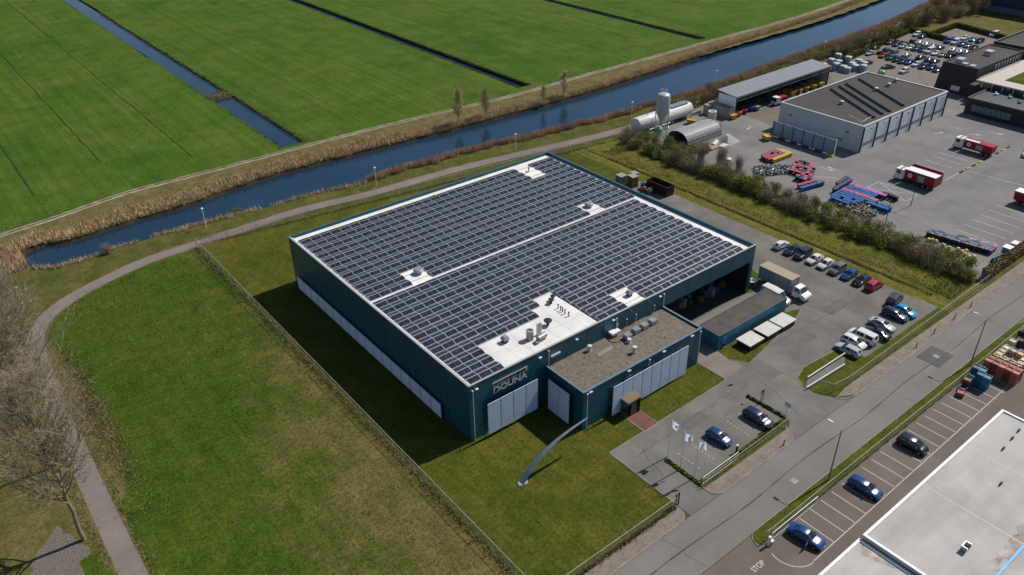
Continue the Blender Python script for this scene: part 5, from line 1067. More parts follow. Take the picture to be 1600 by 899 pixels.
RED, BLU, CREAM, BRN = (.27, .045, .03), (.01, .09, .2), (.6, .5, .33), (.2, .06, .04)
for i in range(5):
    for j in range(2): stack(72.5+1.22*j, -38.5-1.03*i, 3, RED if (i*2+j) % 4 else (.42, .12, .08), 0, 'red block crate, '+('front' if j == 0 else 'back')+' '+ORD[i]+' from verge', 'stacked red plastic crates')
for i in range(3):
    for j in range(2): stack(68.0+1.2*j, -38.4-1.0*i+(.3 if j else 0), 3 if (i+j) % 3 else 2, BLU if (i+j) % 2 else (.02, .2, .27), .05, 'blue block crate, '+('front' if j == 0 else 'back')+' '+ORD[i]+' from verge', 'stacked blue plastic crates')
stack(70.6, -38.3, 2, (.5, .3, .22), .1, 'pale pink crate between blue and red blocks', 'loose crates')
stack(66.3, -38.4, 2, BRN, .15, 'brown crate left of the blue block', 'loose crates'); stack(64.9, -38.6, 1, (.03, .05, .08), -.2, 'dark crate with clutter left of the brown stack', 'loose crates', .9); stack(63.6, -38.9, 1, (.36, .08, .05), .3, 'orange-red crate at the very end of the row', 'loose crates')
for i in range(4):
    for j in range(4): stack(75.6+1.25*j, -38.4-1.1*i, 1 if (i*j) % 3 else 2, (CREAM, (.62, .55, .42), (.45, .42, .38), (.55, .42, .25))[(i+j*3) % 4], .1*(i-j), 'cream crate '+ORD[j]+' across and '+ORD[i]+' down behind the red block', 'cream crates')
stack(82.0, -38.2, 2, (.5, .45, .35), 0, 'pale topped dark crate past the cream crates', 'loose crates'); stack(83.3, -38.8, 2, (.03, .025, .035), 0, 'black crate past the cream crates', 'loose crates')
gb = thing('steel_tank_box', 'large dark box with pale green tanks at the right picture edge', 'container', (86.4, -38.9, .01)); part('body', MB().box(-1.6, -1.6, 0, 3.6, 1.2, 2.0), 'dark_metal', gb)
for k in range(3): part('tank_top', MB().frustum((-1.4+k*1.6, -1.3, -.1+k*1.6, .9), (-1.2+k*1.6, -1.1, -.3+k*1.6, .7), 2.0, 2.3), 'tank_green', gb)
pl = thing('concrete_block_wall', 'pale concrete block wall behind the crates', 'wall', (82, -37.75, 0))
for k in range(6): part('block', MB().box(k*1.8-1.5, -.15, 0, k*1.8+.26, .15, .9), 'concrete', pl)
# goods behind the hall
ws = [('tall grey wrapped pallet stack behind the hall, left of two', 78.7, 48.6, 1.9, 1.9, 2.7, 'crate_grey'), ('tall brown wrapped pallet stack behind the hall, right of two', 80.3, 46.4, 1.7, 2.0, 2.8, 'crate_brown'), ('grey wrapped stack at the back edge behind the hall', 82.2, 47.8, 1.4, 1.6, 2.6, 'crate_grey')]
for lb, x, y, a, b, h, m_ in ws:
    t = thing('pallet_stack', lb, 'pallet stack', (x, y, .03), R(random.uniform(-6, 6)))
    part('pallet', MB().box(-a/2, -b/2, 0, a/2, b/2, .14), 'wood', t)
    for k in range(4): part('carton_layer', MB().box(-a/2+.04*(k % 2), -b/2+.03*(k % 2), .14+k*(h-.3)/4, a/2-.03*(k % 2), b/2, .12+(k+1)*(h-.3)/4), m_, t)
    part('cover_board', MB().box(-a/2-.08, -b/2-.08, h-.16, a/2+.08, b/2+.08, h-.1), 'wood_grey', t)
bt = thing('water_tank', 'dark teal plastic tank behind the hall near the rusty container', 'tank', (81.3, 43.7, .03)); part('shell', MB().lathe([(.75, 0), (.8, .2), (.8, 1.3), (.5, 1.6), (.2, 1.65)], 16), 'teal_plastic', bt, 40); part('cage', MB().box(-.8, -.8, 0, .8, .8, .15), 'steel', bt)
for k, (x, y, c, nm_) in enumerate(((80.5, 42.6, (.4, .08, .03), 'orange'), (80.6, 41.2, (.2, .2, .2), 'grey'), (81.8, 41.8, (.3, .28, .25), 'beige'))):
    solo('steel_bin', MB().frustum((-.55, -.5, .55, .5), (-.7, -.6, .7, .6), .1, .95).box(-.5, -.45, 0, .5, .45, .1).box(-.45, -.4, .95, .3, .35, 1.2), 'matt_col', nm_+' scrap bin behind the hall beside the rusty container', 'bin', 'scrap bins behind the hall', 0, (x, y, .03), .3*k, c)
# ================================================================== DEPOT BUILDINGS
gs = thing('grey_depot_shed', 'grey depot shed with dark roof and seven white roller doors', 'building')
X0, X1, Y0, Y1, H_ = 138.3, 180.2, 23.8, 48.2, 6.95
part('wall', MB().box(X0, Y0, 0, X0+.3, Y1, H_), 'grey_cladding', gs); part('wall', MB().box(X0+.3, Y1-.3, 0, X1, Y1, H_), 'grey_cladding', gs); part('wall', MB().box(X1-.3, Y0, 0, X1, Y1-.3, H_), 'grey_cladding', gs); part('wall', MB().box(X0+.3, Y0, 0, X1-.3, Y0+.3, H_), 'white_cladding', gs)
rf = part('roof', MB().box(X0+.3, Y0+.3, 6.5, X1-.3, Y1-.3, 6.8), 'roof_felt', gs)
for a in ((X0-.1, Y0-.1, X1+.1, Y0+.4), (X0-.1, Y1-.4, X1+.1, Y1+.1), (X0-.1, Y0+.4, X0+.4, Y1-.4), (X1-.4, Y0+.4, X1+.1, Y1-.4)): part('roof_edge', MB().box(a[0], a[1], H_, a[2], a[3], H_+.08), 'galvanised', gs)
for k in range(7):
    x = X0+.75+k*5.93; d_ = part('roller_door', MB().box(x, Y0-.08, .05, x+5.1, Y0-.01, 6.1), 'white_cladding', gs)
    for r_ in (1.55, 2.0): part('window_strip', MB().box(x+.25, Y0-.1, r_, x+4.85, Y0-.075, r_+.28), 'window_glass', d_)
    for z in (.95, 1.45, 2.45, 3.3, 4.2, 5.1): part('door_joint', MB().box(x, Y0-.095, z, x+5.1, Y0-.079, z+.03), 'galvanised', d_)
    part('door_mark', MB().box(x+2.7, Y0-.35, 5.6, x+3.0, Y0-.01, 5.8), 'dark_metal', gs)  # dark box standing for the unclear number mark on the door, not a lamp
for k in range(8): x = X0+.25+k*5.93 if k else X0+.1; part('door_post', MB().box(x, Y0-.25, 0, x+.38, Y0-.02, 6.6), 'dark_metal', gs)
for x in (157.7, 161.7, 165.1, 171.8):
    Lr = math.hypot(11.8, 19.9); mb = MB().prism([(-.6, 0), (.6, 0), (.12, .62), (-.12, .62)], 0, Lr, 0, None, True).xform(Matrix(((1, 0, 0, 0), (0, 0, 1, 0), (0, 1, 0, 0), (0, 0, 0, 1))))
    mb.xform(Matrix.Translation((x-11.8, 25.7, 6.8)) @ Matrix.Rotation(-math.atan2(11.8, 19.9), 4, 'Z')); part('roof_ridge', mb, 'skylight_dark', rf)
for p in ((149.30, 37.16), (166.41, 37.27), (177.96, 37.94), (172.70, 37.08)): part('roof_vent', MB().lathe([(.45, 0), (.45, .5), (.65, .6), (.6, .9), (.1, 1.1)], 12, 0, (p[0], p[1], 6.8)), 'vent_grey', rf, 40)
for a, b in (((141.49, 30.20), (139.36, 25.31)), ((139.60, 25.10), (144.50, 25.76))): part('guard_rail', MB().cyl((a[0], a[1], 7.6), (b[0], b[1], 7.6), .05, None, 6).cyl((a[0], a[1], 6.8), (a[0], a[1], 7.6), .04, None, 6).cyl((b[0], b[1], 6.8), (b[0], b[1], 7.6), .04, None, 6), 'white_paint', rf)
for k, y in enumerate((43.5, 40.6, 37.8, 32.5, 29.5)): part('wall_plate', MB().box(X0-.12, y-.7, 2.6, X0-.01, y+.7, 2.85), 'cream_paint', gs)
part('wall_plate', MB().box(X0-.1, 28.6, 1.6, X0-.01, 30.2, 2.4), 'tank_green', gs); part('wall_plate', MB().box(X0-.1, 44.3, 4.2, X0-.01, 45.2, 4.5), 'dark_metal', gs); part('wall_plate', MB().box(X0-.1, 27.4, 4.2, X0-.01, 28.3, 4.5), 'dark_metal', gs)
sw = thing('screen_wall', 'blue-grey panelled screen wall standing before the grey shed', 'wall')
for k in range(6):
    part('panel', MB().box(131.8, 26.9+3.03*k, .25, 131.95, 29.85+3.03*k, 4.1), 'wall_grey_blue', sw)
for k in range(7): part('post', MB().box(131.65, 26.78+3.03*k, 0, 131.85, 27.0+3.03*k, 4.15), 'post_slate', sw); part('brace', MB().cyl((132.1, 26.9+3.03*k, 3.2), (133.6, 26.9+3.03*k, .05), .07, None, 6), 'dark_metal', sw)
part('end_post', MB().box(131.7, 26.55, 0, 132.0, 26.78, 4.3), 'white_paint', sw)
for k in range(6): solo('weight_block', MB().frustum((-.9, -.5, .9, .5), (-.8, -.4, .8, .4), 0, .5).box(-.3, -.1, .5, .3, .1, .62), 'matt_col', ('yellow' if k in (0, 5) else 'dark red' if k < 3 else 'dark blue')+' weight block at the screen wall foot, '+ORD[k]+' from its far end', 'weight block', 'blocks along the screen wall', 0, (131.0, 45.2-3.6*k, .02), R(90), ((.55, .35, .03), (.15, .02, .02), (.14, .03, .03), (.02, .05, .14), (.02, .06, .18), (.55, .36, .05))[k])
cp = thing('open_carport', 'long open-sided carport with sloping grey metal roof by the canal', 'carport')
part('roof', MB().face([(135.2, 60.3, 5.9), (181, 60.3, 5.9), (181, 67.2, 6.5), (135.2, 67.2, 6.5)]).face([(135.2, 60.3, 5.65), (135.2, 67.2, 6.25), (181, 67.2, 6.25), (181, 60.3, 5.65)]).box(135.15, 60.15, 5.4, 181.05, 60.3, 5.95).face([(135.2, 60.3, 5.65), (135.2, 60.3, 5.9), (135.2, 67.2, 6.5), (135.2, 67.2, 6.25)]), 'sheet_grey', cp)
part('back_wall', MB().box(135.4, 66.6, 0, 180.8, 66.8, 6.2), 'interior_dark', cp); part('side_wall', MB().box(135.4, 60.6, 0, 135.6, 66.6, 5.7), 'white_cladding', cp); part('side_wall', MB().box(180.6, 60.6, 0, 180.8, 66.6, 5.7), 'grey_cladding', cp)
for k in range(10): part('post', MB().box(135.7+4.98*k, 60.4, 0, 135.95+4.98*k, 60.65, 5.6), 'dark_metal', cp)
for k in range(9): part('beam', MB().box(135.9+4.98*k, 60.42, 4.4, 140.6+4.98*k, 60.6, 4.75), 'vent_grey', cp)
cc = [(.5, .33, .02), (.4, .04, .03), (.02, .12, .35), (.55, .38, .05), (.3, .29, .27), (.06, .1, .05)]; cn = ['yellow', 'red', 'blue', 'amber', 'grey', 'dark green']
def hopper(x, y, rz, c, nm_, where, grp, s=1.0, z=.02):
    t = thing('tipping_skip', nm_+' tipping skip '+where, 'skip', (x, y, z), rz, grp); t.scale = (s,)*3
    part('tub', MB().frustum((-.9, -.7, .9, .7), (-1.3, -.85, 1.3, .85), .2, 1.3), 'matt_col', t, 0, (0, 0, 0), c); part('rim', MB().box(-1.35, -.9, 1.3, 1.35, -.75, 1.42).box(-1.35, .75, 1.3, 1.35, .9, 1.42).box(-1.35, -.75, 1.3, -1.2, .75, 1.42).box(1.2, -.75, 1.3, 1.35, .75, 1.42), 'matt_col', t, 0, (0, 0, 0), [v*.8 for v in c])
    part('skid', MB().box(-.9, -.6, 0, .9, -.4, .2).box(-.9, .4, 0, .9, .6, .2), 'dark_metal', t)
for k in range(10): hopper(137+k*4.4, 62.6+(k % 2)*.9, R(90)+.1*k, cc[(k*5) % 6] if k > 4 else (.08, .08, .085), cn[(k*5) % 6] if k > 4 else 'dark', 'under the carport, '+ORD[k]+' from the tank end', 'skips under the carport', 1.15)
for k in range(5): hopper(163.5+k*3.4, 61.3-.1*k, .3*k, cc[0] if k % 2 else cc[3], cn[0] if k % 2 else cn[3], 'along the carport front, '+ORD[k]+' from the middle', 'skips before the carport', 1.1)
for k, (px_, c) in enumerate((((134.23, 59.96), 0), ((137.54, 60.56), 1), ((140.34, 60.95), 1), ((143.33, 61.23), 2), ((145.01, 60.49), 4), ((122.32, 64.82), 0), ((122.53, 61.36), 1), ((121.94, 59.30), 1), ((124.39, 59.12), 3), ((123.92, 56.96), 2), ((121.39, 55.98), 1), ((128.04, 44.17), 3))):
    hopper(px_[0], px_[1], .4*k, cc[c], cn[c], ('before the white carport wall' if k < 5 else 'in the sand bays by the silo' if k < 11 else 'at the far foot of the screen wall')+(', nearest the concrete store' if k in (0, 6) else ', '+ORD[k]+' along'), 'coloured tipping skips', .95)
lw = thing('service_lorry', 'small white service lorry peeping out left of the grey shed', 'lorry', (*(154.29, 59.09), .02), R(175)); part('cab', MB().frustum((.6, -1.0, 2.6, 1.0), (.7, -.95, 2.3, .95), .5, 2.5), 'white_paint', lw); part('windscreen', MB().box(2.35, -.85, 1.4, 2.55, .85, 2.2), 'car_glass', lw); part('bed', MB().box(-2.6, -1.0, .7, .5, 1.0, 1.3).box(-2.6, -.9, 1.3, .2, .9, 2.2), 'lorry_red', lw)
for s in (-1, 1):
    for wx in (-1.7, 1.8): part('wheel', MB().cyl((wx, s*.75, .45), (wx, s*1.0, .45), .45, None, 14), 'black_rubber', lw)
# silo and tanks
si = thing('storage_silo', 'tall grey-white storage silo on legs beside the canal', 'silo', (110.3, 65.2, .014))
part('shell', MB().lathe([(.35, 3.5), (1.8, 6.0), (1.8, 10.6), (1.6, 10.95), (.9, 11.25), (.2, 11.35)], 24), 'silo_grey', si, 40); part('outlet', MB().cyl((0, 0, 2.9), (0, 0, 3.6), .35, .38, 12), 'steel', si)
for k in range(4): a = R(45+90*k); part('leg', MB().cyl((1.75*math.cos(a), 1.75*math.sin(a), 0), (1.75*math.cos(a), 1.75*math.sin(a), 6.6), .11, None, 8), 'galvanised', si)
for k in range(4): a, b = R(45+90*k), R(135+90*k); part('leg_brace', MB().cyl((1.75*math.cos(a), 1.75*math.sin(a), .4), (1.75*math.cos(b), 1.75*math.sin(b), 3.4), .05, None, 6), 'galvanised', si)
part('ladder', MB().box(-.25, -1.98, .3, -.2, -1.92, 11.3).box(.2, -1.98, .3, .25, -1.92, 11.3), 'steel', si)
for k in range(24): part('rung', MB().box(-.2, -1.97, .6+.45*k, .2, -1.93, .64+.45*k), 'steel', si)
part('top_rail', MB().tube([Vector((.9*math.cos(R(a)), .9*math.sin(R(a)), 12.2)) for a in range(0, 361, 30)], [.03]*13, 5).cyl((.9, 0, 11.2), (.9, 0, 12.2), .03, None, 5).cyl((-.9, 0, 11.2), (-.9, 0, 12.2), .03, None, 5).cyl((0, -.9, 11.2), (0, -.9, 12.2), .03, None, 5), 'white_paint', si)
tk = thing('horizontal_tank', 'long white horizontal storage tank lying behind the silo', 'tank', (104.6, 69.6, .014))
def capsule(L, r): return [(.02, 0), (r*.6, .12), (r*.92, .4), (r, .8), (r, L-.8), (r*.92, L-.4), (r*.6, L-.12), (.02, L)]
part('shell', MB().lathe(capsule(22, 1.95), 24).xform(Matrix.Rotation(R(90), 4, 'Y') @ Matrix.Identity(4)).xform(Matrix.Translation((0, 0, 2.5))), 'tank_white', tk, 40)
for k in range(4): part('cradle', MB().box(2.5+5.5*k, -1.6, 0, 3.1+5.5*k, 1.6, 1.5), 'concrete', tk)
for x in (4.6, 5.0): part('band', MB().cyl((x, 0, 2.5), (x+.12, 0, 2.5), 2.0, None, 24), 'galvanised', tk)
part('walkway', MB().box(13.5, -1.0, 4.55, 20.5, 1.0, 4.65), 'steel', tk)
for k in range(6): part('rail_post', MB().box(13.5+1.4*k-.03, -1.0, 4.65, 13.5+1.4*k+.03, -.94, 5.6).box(13.5+1.4*k-.03, .94, 4.65, 13.5+1.4*k+.03, 1.0, 5.6), 'steel', tk)
part('hand_rail', MB().box(13.5, -1.0, 5.55, 20.5, -.95, 5.62).box(13.5, .95, 5.55, 20.5, 1.0, 5.62), 'steel', tk); part('pipe_frame', MB().cyl((19.6, -2.1, 0), (19.6, -2.1, 4.6), .06, None, 6).cyl((20.6, -2.1, 0), (20.6, -2.1, 4.6), .06, None, 6).cyl((3.8, -2.1, 1.0), (12, -2.1, 1.0), .12, None, 8), 'galvanised', tk)
pp = thing('pump_skid', 'cluster of pipes and small blue pumps under the silo', 'pump', (112.5, 66.6, .014))
for k in range(6): part('pump', MB().cyl((k*.8-2, 0, .5), (k*.8-1.5, .2, .5), .28, None, 10).box(k*.8-2.1, -.3, 0, k*.8-1.4, .4, .3), ('flag_blue', 'steel', 'white_paint')[k % 3], pp)
gt = thing('green_tank', 'small pale green upright tank near the silo feet', 'tank', (*(109.94, 65.78), .014)); part('shell', MB().lathe([(1.1, 0), (1.2, .3), (1.2, 1.6), (.8, 2.0), (.1, 2.1)], 16), 'tank_green', gt, 40)
ah = thing('arched_shelter', 'arched shelter of ribbed grey sheets behind the shrubs', 'shelter', (108.2, 57.4, .014))
prev = None
for k in range(15):
    mb = MB(); x0_, x1_ = k*.9, k*.9+.9; n = 12; r_ = 3.45
    for i in range(n):
        a0_, a1_ = math.pi*i/n, math.pi*(i+1)/n; f0 = lambda a, rr_: (r_*1.02*math.cos(a)*rr_, .9+2.6*math.sin(a)*rr_)
        for (xa, ra, xb, rb, mi) in ((x0_, 1.0, x0_+.42, 1.035, 0), (x0_+.42, 1.035, x0_+.5, 1.0, 0), (x0_+.5, 1.0, x1_, 1.0, 1)):
            p, q = f0(a0_, ra), f0(a1_, ra); s_, t_ = f0(a0_, rb), f0(a1_, rb)
            mb.face([(xa, p[0], p[1]), (xb, s_[0], s_[1]), (xb, t_[0], t_[1]), (xa, q[0], q[1])], mi)
    part('rib_sheet', mb, ['sheet_pale', 'sheet_dark'], ah)
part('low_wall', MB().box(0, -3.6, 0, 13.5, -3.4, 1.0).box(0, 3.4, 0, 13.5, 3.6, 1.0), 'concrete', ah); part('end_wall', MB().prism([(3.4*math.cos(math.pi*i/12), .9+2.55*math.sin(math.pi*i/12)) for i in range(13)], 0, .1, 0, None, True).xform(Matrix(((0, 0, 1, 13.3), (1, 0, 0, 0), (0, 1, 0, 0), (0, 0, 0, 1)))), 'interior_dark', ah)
nt_ = thing('film_covered_heap', 'heap under a pale translucent sheet beside the arched shelter', 'heap', (*(119.33, 49.82), .014)); part('heap', MB().lathe([(2.0, 0), (1.3, .6), (.5, 1.1), (.05, 1.2)], 9), 'sand_worn', nt_); part('film', MB().frustum((-2.6, -2.0, 2.8, 1.9), (-.9, -.5, .4, .5), .02, 2.0), 'clear_film', nt_)
for k, (p, a, b, m_) in enumerate((((112.69, 49.65), 1.6, 1.3, 'tan_canvas'), ((115.62, 48.30), 1.3, .8, 'white_paint'), ((115.39, 50.83), 2.2, .5, 'cream_paint'), ((109.68, 41.69), .7, .5, 'white_paint'))):
    solo('slab_stack', MB().box(-a, -b, 0, a, b, .25).box(-a*.9, -b*.95, .25, a, b*.9, .5), m_, ('tan', 'white', 'long cream', 'small white')[k]+' stack of slabs between arched shelter and bins', 'slabs', 'slab stacks', 0, (p[0], p[1], .014), .2*k)
cs = thing('concrete_store', 'old grey concrete store with flat top beside the carport', 'store', (0, 0, 0)); part('walls', MB().box(133.0, 60.4, 0, 135.1, 68.2, 2.8).box(131.2, 66.5, 0, 133.0, 68.2, 2.8), 'concrete', cs); part('top_slab', MB().box(132.85, 60.25, 2.8, 135.12, 68.35, 3.0), 'kerb_concrete', cs)
cy = thing('concrete_ring', 'upright pale concrete ring open at the top', 'concrete ring', (*(129.77, 63.80), .014)); part('ring', MB().lathe([(1.15, 0), (1.15, 2.3), (.75, 2.3), (.75, 1.4), (.05, 1.4)], 20), 'tank_white', cy, 30); part('base', MB().cyl((0, 0, 0), (0, 0, .12), 1.3, None, 20), 'concrete', cy)
wl = thing('retaining_wall', 'low concrete wall running from the tank to the store', 'wall')
a, b = (126.8, 69.2), (131, 68.6)
for k in range(6): x = a[0]+(b[0]-a[0])*k/6; part('block', MB().box(x, 68.6, 0, x+.66, 69.0, 1.1), 'concrete', wl)
# metal boxes by the canal
lst = [(1286.5,104),(1297.5,101),(1308,94.5),(1309,103),(1324,98),(1304.5,109),(1316,111),(1322,113),(1329,107),(1340,103),(1349,105),(1347.5,112),(1334,110)]
P13 = [(196.16, 71.84), (199.79, 71.56), (205.69, 72.83), (200.32, 69.16), (205.93, 69.13), (195.85, 67.36), (196.39, 65.02), (196.24, 63.30), (201.06, 64.69), (205.18, 64.91), (205.29, 62.89), (200.93, 60.59), (199.94, 62.85)]
for k, p in enumerate(P13):
    h = (1.3, 2.2, 2.5, 2.1, 2.3, 2.5, 2.0, 1.8, 2.2, 2.4, 2.0, 2.3, 2.1)[k]
    t = thing('metal_container', 'blue-grey metal recycling container with pale lid, '+ORD[k]+' from the carport end', 'container', (p[0], p[1], .022), R(17*k % 40-20), 'metal containers by the far car park')
    part('body', MB().box(-.95, -.9, 0, .95, .9, h-.25), 'box_steel', t); part('lid', MB().frustum((-1.0, -.95, 1.0, .95), (-.8, -.75, .8, .75), h-.25, h), 'pale_trim', t); part('hoist_eye', MB().cyl((0, 0, h), (0, 0, h+.35), .08, None, 6), 'steel', t)
# dark brick office
ob = thing('brick_office', 'dark brick office block with leaning end wall above the depot', 'building')
part('upper_block', MB().frustum((201.6, 26.4, 233, 37.3), (203.2, 26.6, 233, 37.2), 0, 7.7), 'dark_brick', ob); ur = part('upper_roof', MB().box(203.6, 27.0, 7.7, 232.6, 36.8, 7.74), 'roof_felt', ob)
part('parapet', MB().box(203.2, 26.6, 7.7, 233, 27.0, 8.1).box(203.2, 36.8, 7.7, 233, 37.2, 8.1).box(203.2, 27.0, 7.7, 203.6, 36.8, 8.1).box(232.6, 27.0, 7.7, 233, 36.8, 8.1), 'dark_brick', ob)
wn = part('window', MB().face([(202.3, 35.2, 2.6), (202.3, 33.0, 2.6), (202.98, 33.0, 5.9), (202.98, 35.2, 5.9)]).xform(Matrix.Translation((-.08, 0, 0))), 'window_teal', ob); part('window', MB().face([(201.7, 32.4, .9), (201.7, 29.8, .9), (201.98, 29.8, 2.2), (201.98, 32.4, 2.2)]).xform(Matrix.Translation((-.08, 0, 0))), 'pale_trim', ob)
for k in range(9): part('window', MB().box(214+1.9*k, 26.35, 5.75, 214.7+1.9*k, 26.45, 7.3), 'pale_trim', ob)
for p, s in (((206.51, 33.70), 1.3), ((205.70, 31.76), .9), ((205.14, 29.21), .9), ((221.03, 31.92), 1.3)): part('roof_unit', MB().box(p[0]-s, p[1]-s*.8, 7.74, p[0]+s, p[1]+s*.8, 7.74+(1.4 if s > 1 else .5)), 'vent_pale', ur)
lb = part('low_block', MB().box(187.0, -30, 0, 199.4, 21.0, 4.25), 'dark_brick', ob); part('low_parapet', MB().box(187.0, -30, 4.25, 187.5, 21.0, 4.65).box(187.5, 20.6, 4.25, 199.4, 21.0, 4.65), 'brick_cap', ob); part('terrace', MB().box(187.5, -30, 4.25, 199.4, 20.6, 4.3), 'terrace_dark', ob)
part('low_link', MB().box(199.4, 21.0, 0, 203, 26.4, 4.4), 'dark_brick', ob)
wf_ = part('window_band', MB().box(186.9, 8.6, 1.1, 187.0, 19.2, 3.0), 'window_teal', ob)
for k in range(9): part('mullion', MB().box(186.86, 8.6+1.325*k-.05, 1.1, 186.9, 8.65+1.325*k, 3.0), 'dark_metal', wf_)
part('window_frame', MB().box(186.8, 8.4, .9, 186.99, 19.4, 1.1).box(186.8, 8.4, 3.0, 186.99, 19.4, 3.2), 'dark_metal', ob)
gf = part('glass_front', MB().box(199.4, -30, 4.3, 199.5, 23.6, 6.0), 'window_glass', ob)
for k in range(18): part('glazing_post', MB().box(199.3, 23.0-2.9*k, 4.3, 199.42, 23.15-2.9*k, 6.0), 'white_paint', gf)
part('white_roof', MB().box(198.6, -30, 6.0, 260, 24.6, 6.3), 'roof_beige', ob); part('green_roof', MB().box(204, -28, 6.3, 258, 19.0, 6.42), 'lawn_grass', ob)
part('roof_rail', MB().box(199.0, 24.0, 6.9, 226, 24.08, 7.0).box(199.0, 24.0, 6.6, 226, 24.06, 6.68), 'white_paint', ob)
rr = random.Random(6)
for k in range(9): part('terrace_seat', MB().box(-.5, -.4, 0, .5, .4, .5).box(-.5, .3, .5, .5, .42, .9), ('pale_trim', 'tank_green', 'flag_blue')[k % 3], ob, 0, (rr.uniform(190, 197), 17-3.6*k, 4.3))
ob2 = thing('dark_annex_block', 'lower dark brick block behind the office at the right picture edge', 'building'); r2_ = shell(ob2, 243, 22, 285, 40, 6.6, 'dark_brick', 'roof_felt', .5, 'brick_cap', .5)
nb = thing('navy_warehouse', 'dark navy warehouse at the top right corner', 'building'); part('walls', MB().box(314, -10, 0, 380, 77, 11), 'navy_cladding', nb); part('plinth', MB().box(313.9, -10.1, 0, 314, 77.1, 2.2), 'navy_plinth', nb); part('roof', MB().box(313.8, -10.2, 11, 380.2, 77.2, 11.4), 'roof_felt', nb)
# roadside wall of the depot

# ================================================================== WHEELED BINS
def bin_mesh():
    mb = MB(); mb.frustum((-.24, -.27, .24, .27), (-.29, -.36, .29, .36), .08, .95, 0); mb.box(-.31, -.39, .95, .31, .38, 1.02, 1); mb.face([(-.31, -.39, 1.02), (.31, -.39, 1.02), (.31, .3, 1.08), (-.31, .3, 1.08)], 1); mb.box(-.28, .3, 1.0, .28, .42, 1.09, 1)
    for s in (-1, 1): mb.cyl((s*.26, .27, .1), (s*.32, .27, .1), .1, None, 8, 2)
    return mb
BM = {}
def wbin(x, y, rz, body, lid, label, group, s=1.0, z=.016):
    key = (body, lid)
    if key not in BM: BM[key] = bin_mesh().mesh('wheeled_bin', [body, lid, 'black_rubber'])
    o = link('wheeled_bin', BM[key], None, (x, y, z), rz); o.scale = (s,)*3; tag(o, label, 'bin', group)
def bin_block(org, du, dv, nu, nv, pick, rz, group, skipf=None, s=1.05):
    for i in range(nu):
        for j in range(nv):
            if skipf and skipf(i, j): continue
            b, l, lab = pick(i, j); lab += ', line '+ORD[j]+' place '+ORD[i] if nv > 1 else ', '+ORD[i]+' along'
            wbin(org[0]+du[0]*i+dv[0]*j+random.uniform(-.06, .06), org[1]+du[1]*i+dv[1]*j+random.uniform(-.06, .06), rz+random.uniform(-.12, .12), b, l, lab, group, s)
YB, RB_, DB, BB, PB, GB, KB, NB = 'bin_yellow', 'bin_red', 'bin_dark', 'bin_blue', 'bin_purple', 'bin_green', 'bin_black', 'bin_navy'
pickA = lambda i, j: (YB, YB, 'yellow wheeled bin in the yellow cluster rim') if j == 0 or i >= 9 else (RB_, RB_, 'red wheeled bin in the yellow cluster') if (i+j) % 3 else (DB, BB, 'dark wheeled bin with blue lid in the yellow cluster') if (i+j) % 2 else (DB, RB_, 'dark wheeled bin with red lid in the yellow cluster')
bin_block((115.9, 33.6), (.74, -.02), (.04, .85), 11, 5, pickA, 0, 'bins in the yellow and red cluster', lambda i, j: (i, j) in ((0, 0), (0, 4), (10, 4), (4, 3), (5, 3), (6, 2)))
pickB = lambda i, j: [(DB, RB_, 'dark wheeled bin with red lid in the mixed cluster'), (DB, 'bin_pink', 'dark wheeled bin with pink lid in the mixed cluster'), (DB, BB, 'dark wheeled bin with blue lid in the mixed cluster'), (KB, KB, 'black wheeled bin in the mixed cluster')][(i*7+j*5+i*j) % 4]
bin_block((112.2, 20.8), (.92, .42), (-.1, .95), 11, 6, pickB, .4, 'bins in the mixed cluster', lambda i, j: (i*3+j*5) % 7 == 0 or (i > 8 and j == 0) or (i < 3 and j > 3))
bin_block((107.6, 19.5), (.72, -.13), (0, 1), 10, 1, lambda i, j: (BB, BB, 'blue wheeled bin in the short double row'), -.2, 'short double row of bins')
bin_block((108.6, 20.7), (.72, -.13), (0, 1), 8, 1, lambda i, j: (RB_, RB_, 'red wheeled bin in the short double row'), -.2, 'short double row of bins')
def pickC(i, j):
    if j == 8: return (PB, 'bin_magenta', 'magenta-lidded wheeled bin of the blue block')
    if j == 5: return (DB, 'bin_pink', 'pink-lidded wheeled bin of the blue block')
    if j == 9: return (KB, KB, 'black wheeled bin at the blue block end')
    return (BB, BB, 'blue wheeled bin in the large blue block')
bin_block((108.2, 12.6), (.02, -.73), (1.2, .06), 17, 10, pickC, R(-90), 'bins in the large blue block', lambda i, j: (j < 3 and i > 6+j) or (j in (5, 8) and i > 11) or (j in (6, 7) and i > 9) or (j == 9 and not 9 < i < 15) or (i*13+j*7) % 23 == 0, 1.1)
bin_block((112.6, 14.2), (.74, .06), (.5, 1.15), 11, 2, lambda i, j: (NB, NB, 'navy wheeled bin behind the blue block'), R(-4), 'navy bins behind the blue block', lambda i, j: j == 1 and i < 4, 1.12)
def pickD(i, j):
    q = (i*5+j*3+i*j) % 9
    if j == 3 and i > 8: return (PB, 'bin_magenta', 'magenta-lidded wheeled bin in the dark block') if i % 3 else (GB, GB, 'green wheeled bin in the dark block')
    if i == 16: return (PB, PB, 'purple wheeled bin at the end of the dark block')
    return (DB, 'bin_slate', 'slate-lidded wheeled bin in the dark block') if q > 2 else (DB, GB, 'green-lidded wheeled bin in the dark block') if q == 1 and i > 8 else (KB, KB, 'black wheeled bin in the dark block')
bin_block((108.6, -10.0), (.13, -.72), (.86, .1), 17, 4, pickD, R(8), 'bins in the dark block', lambda i, j: j == 3 and i < 7)
yt = [(106.93, -11.02), (107.26, -11.65), (107.32, -12.41), (106.84, -14.11), (106.69, -15.37), (107.53, -16.75), (107.09, -17.74), (106.55, -18.63), (106.12, -19.60), (104.29, -20.36), (103.78, -21.22), (108.01, -18.17), (106.88, -20.23)]
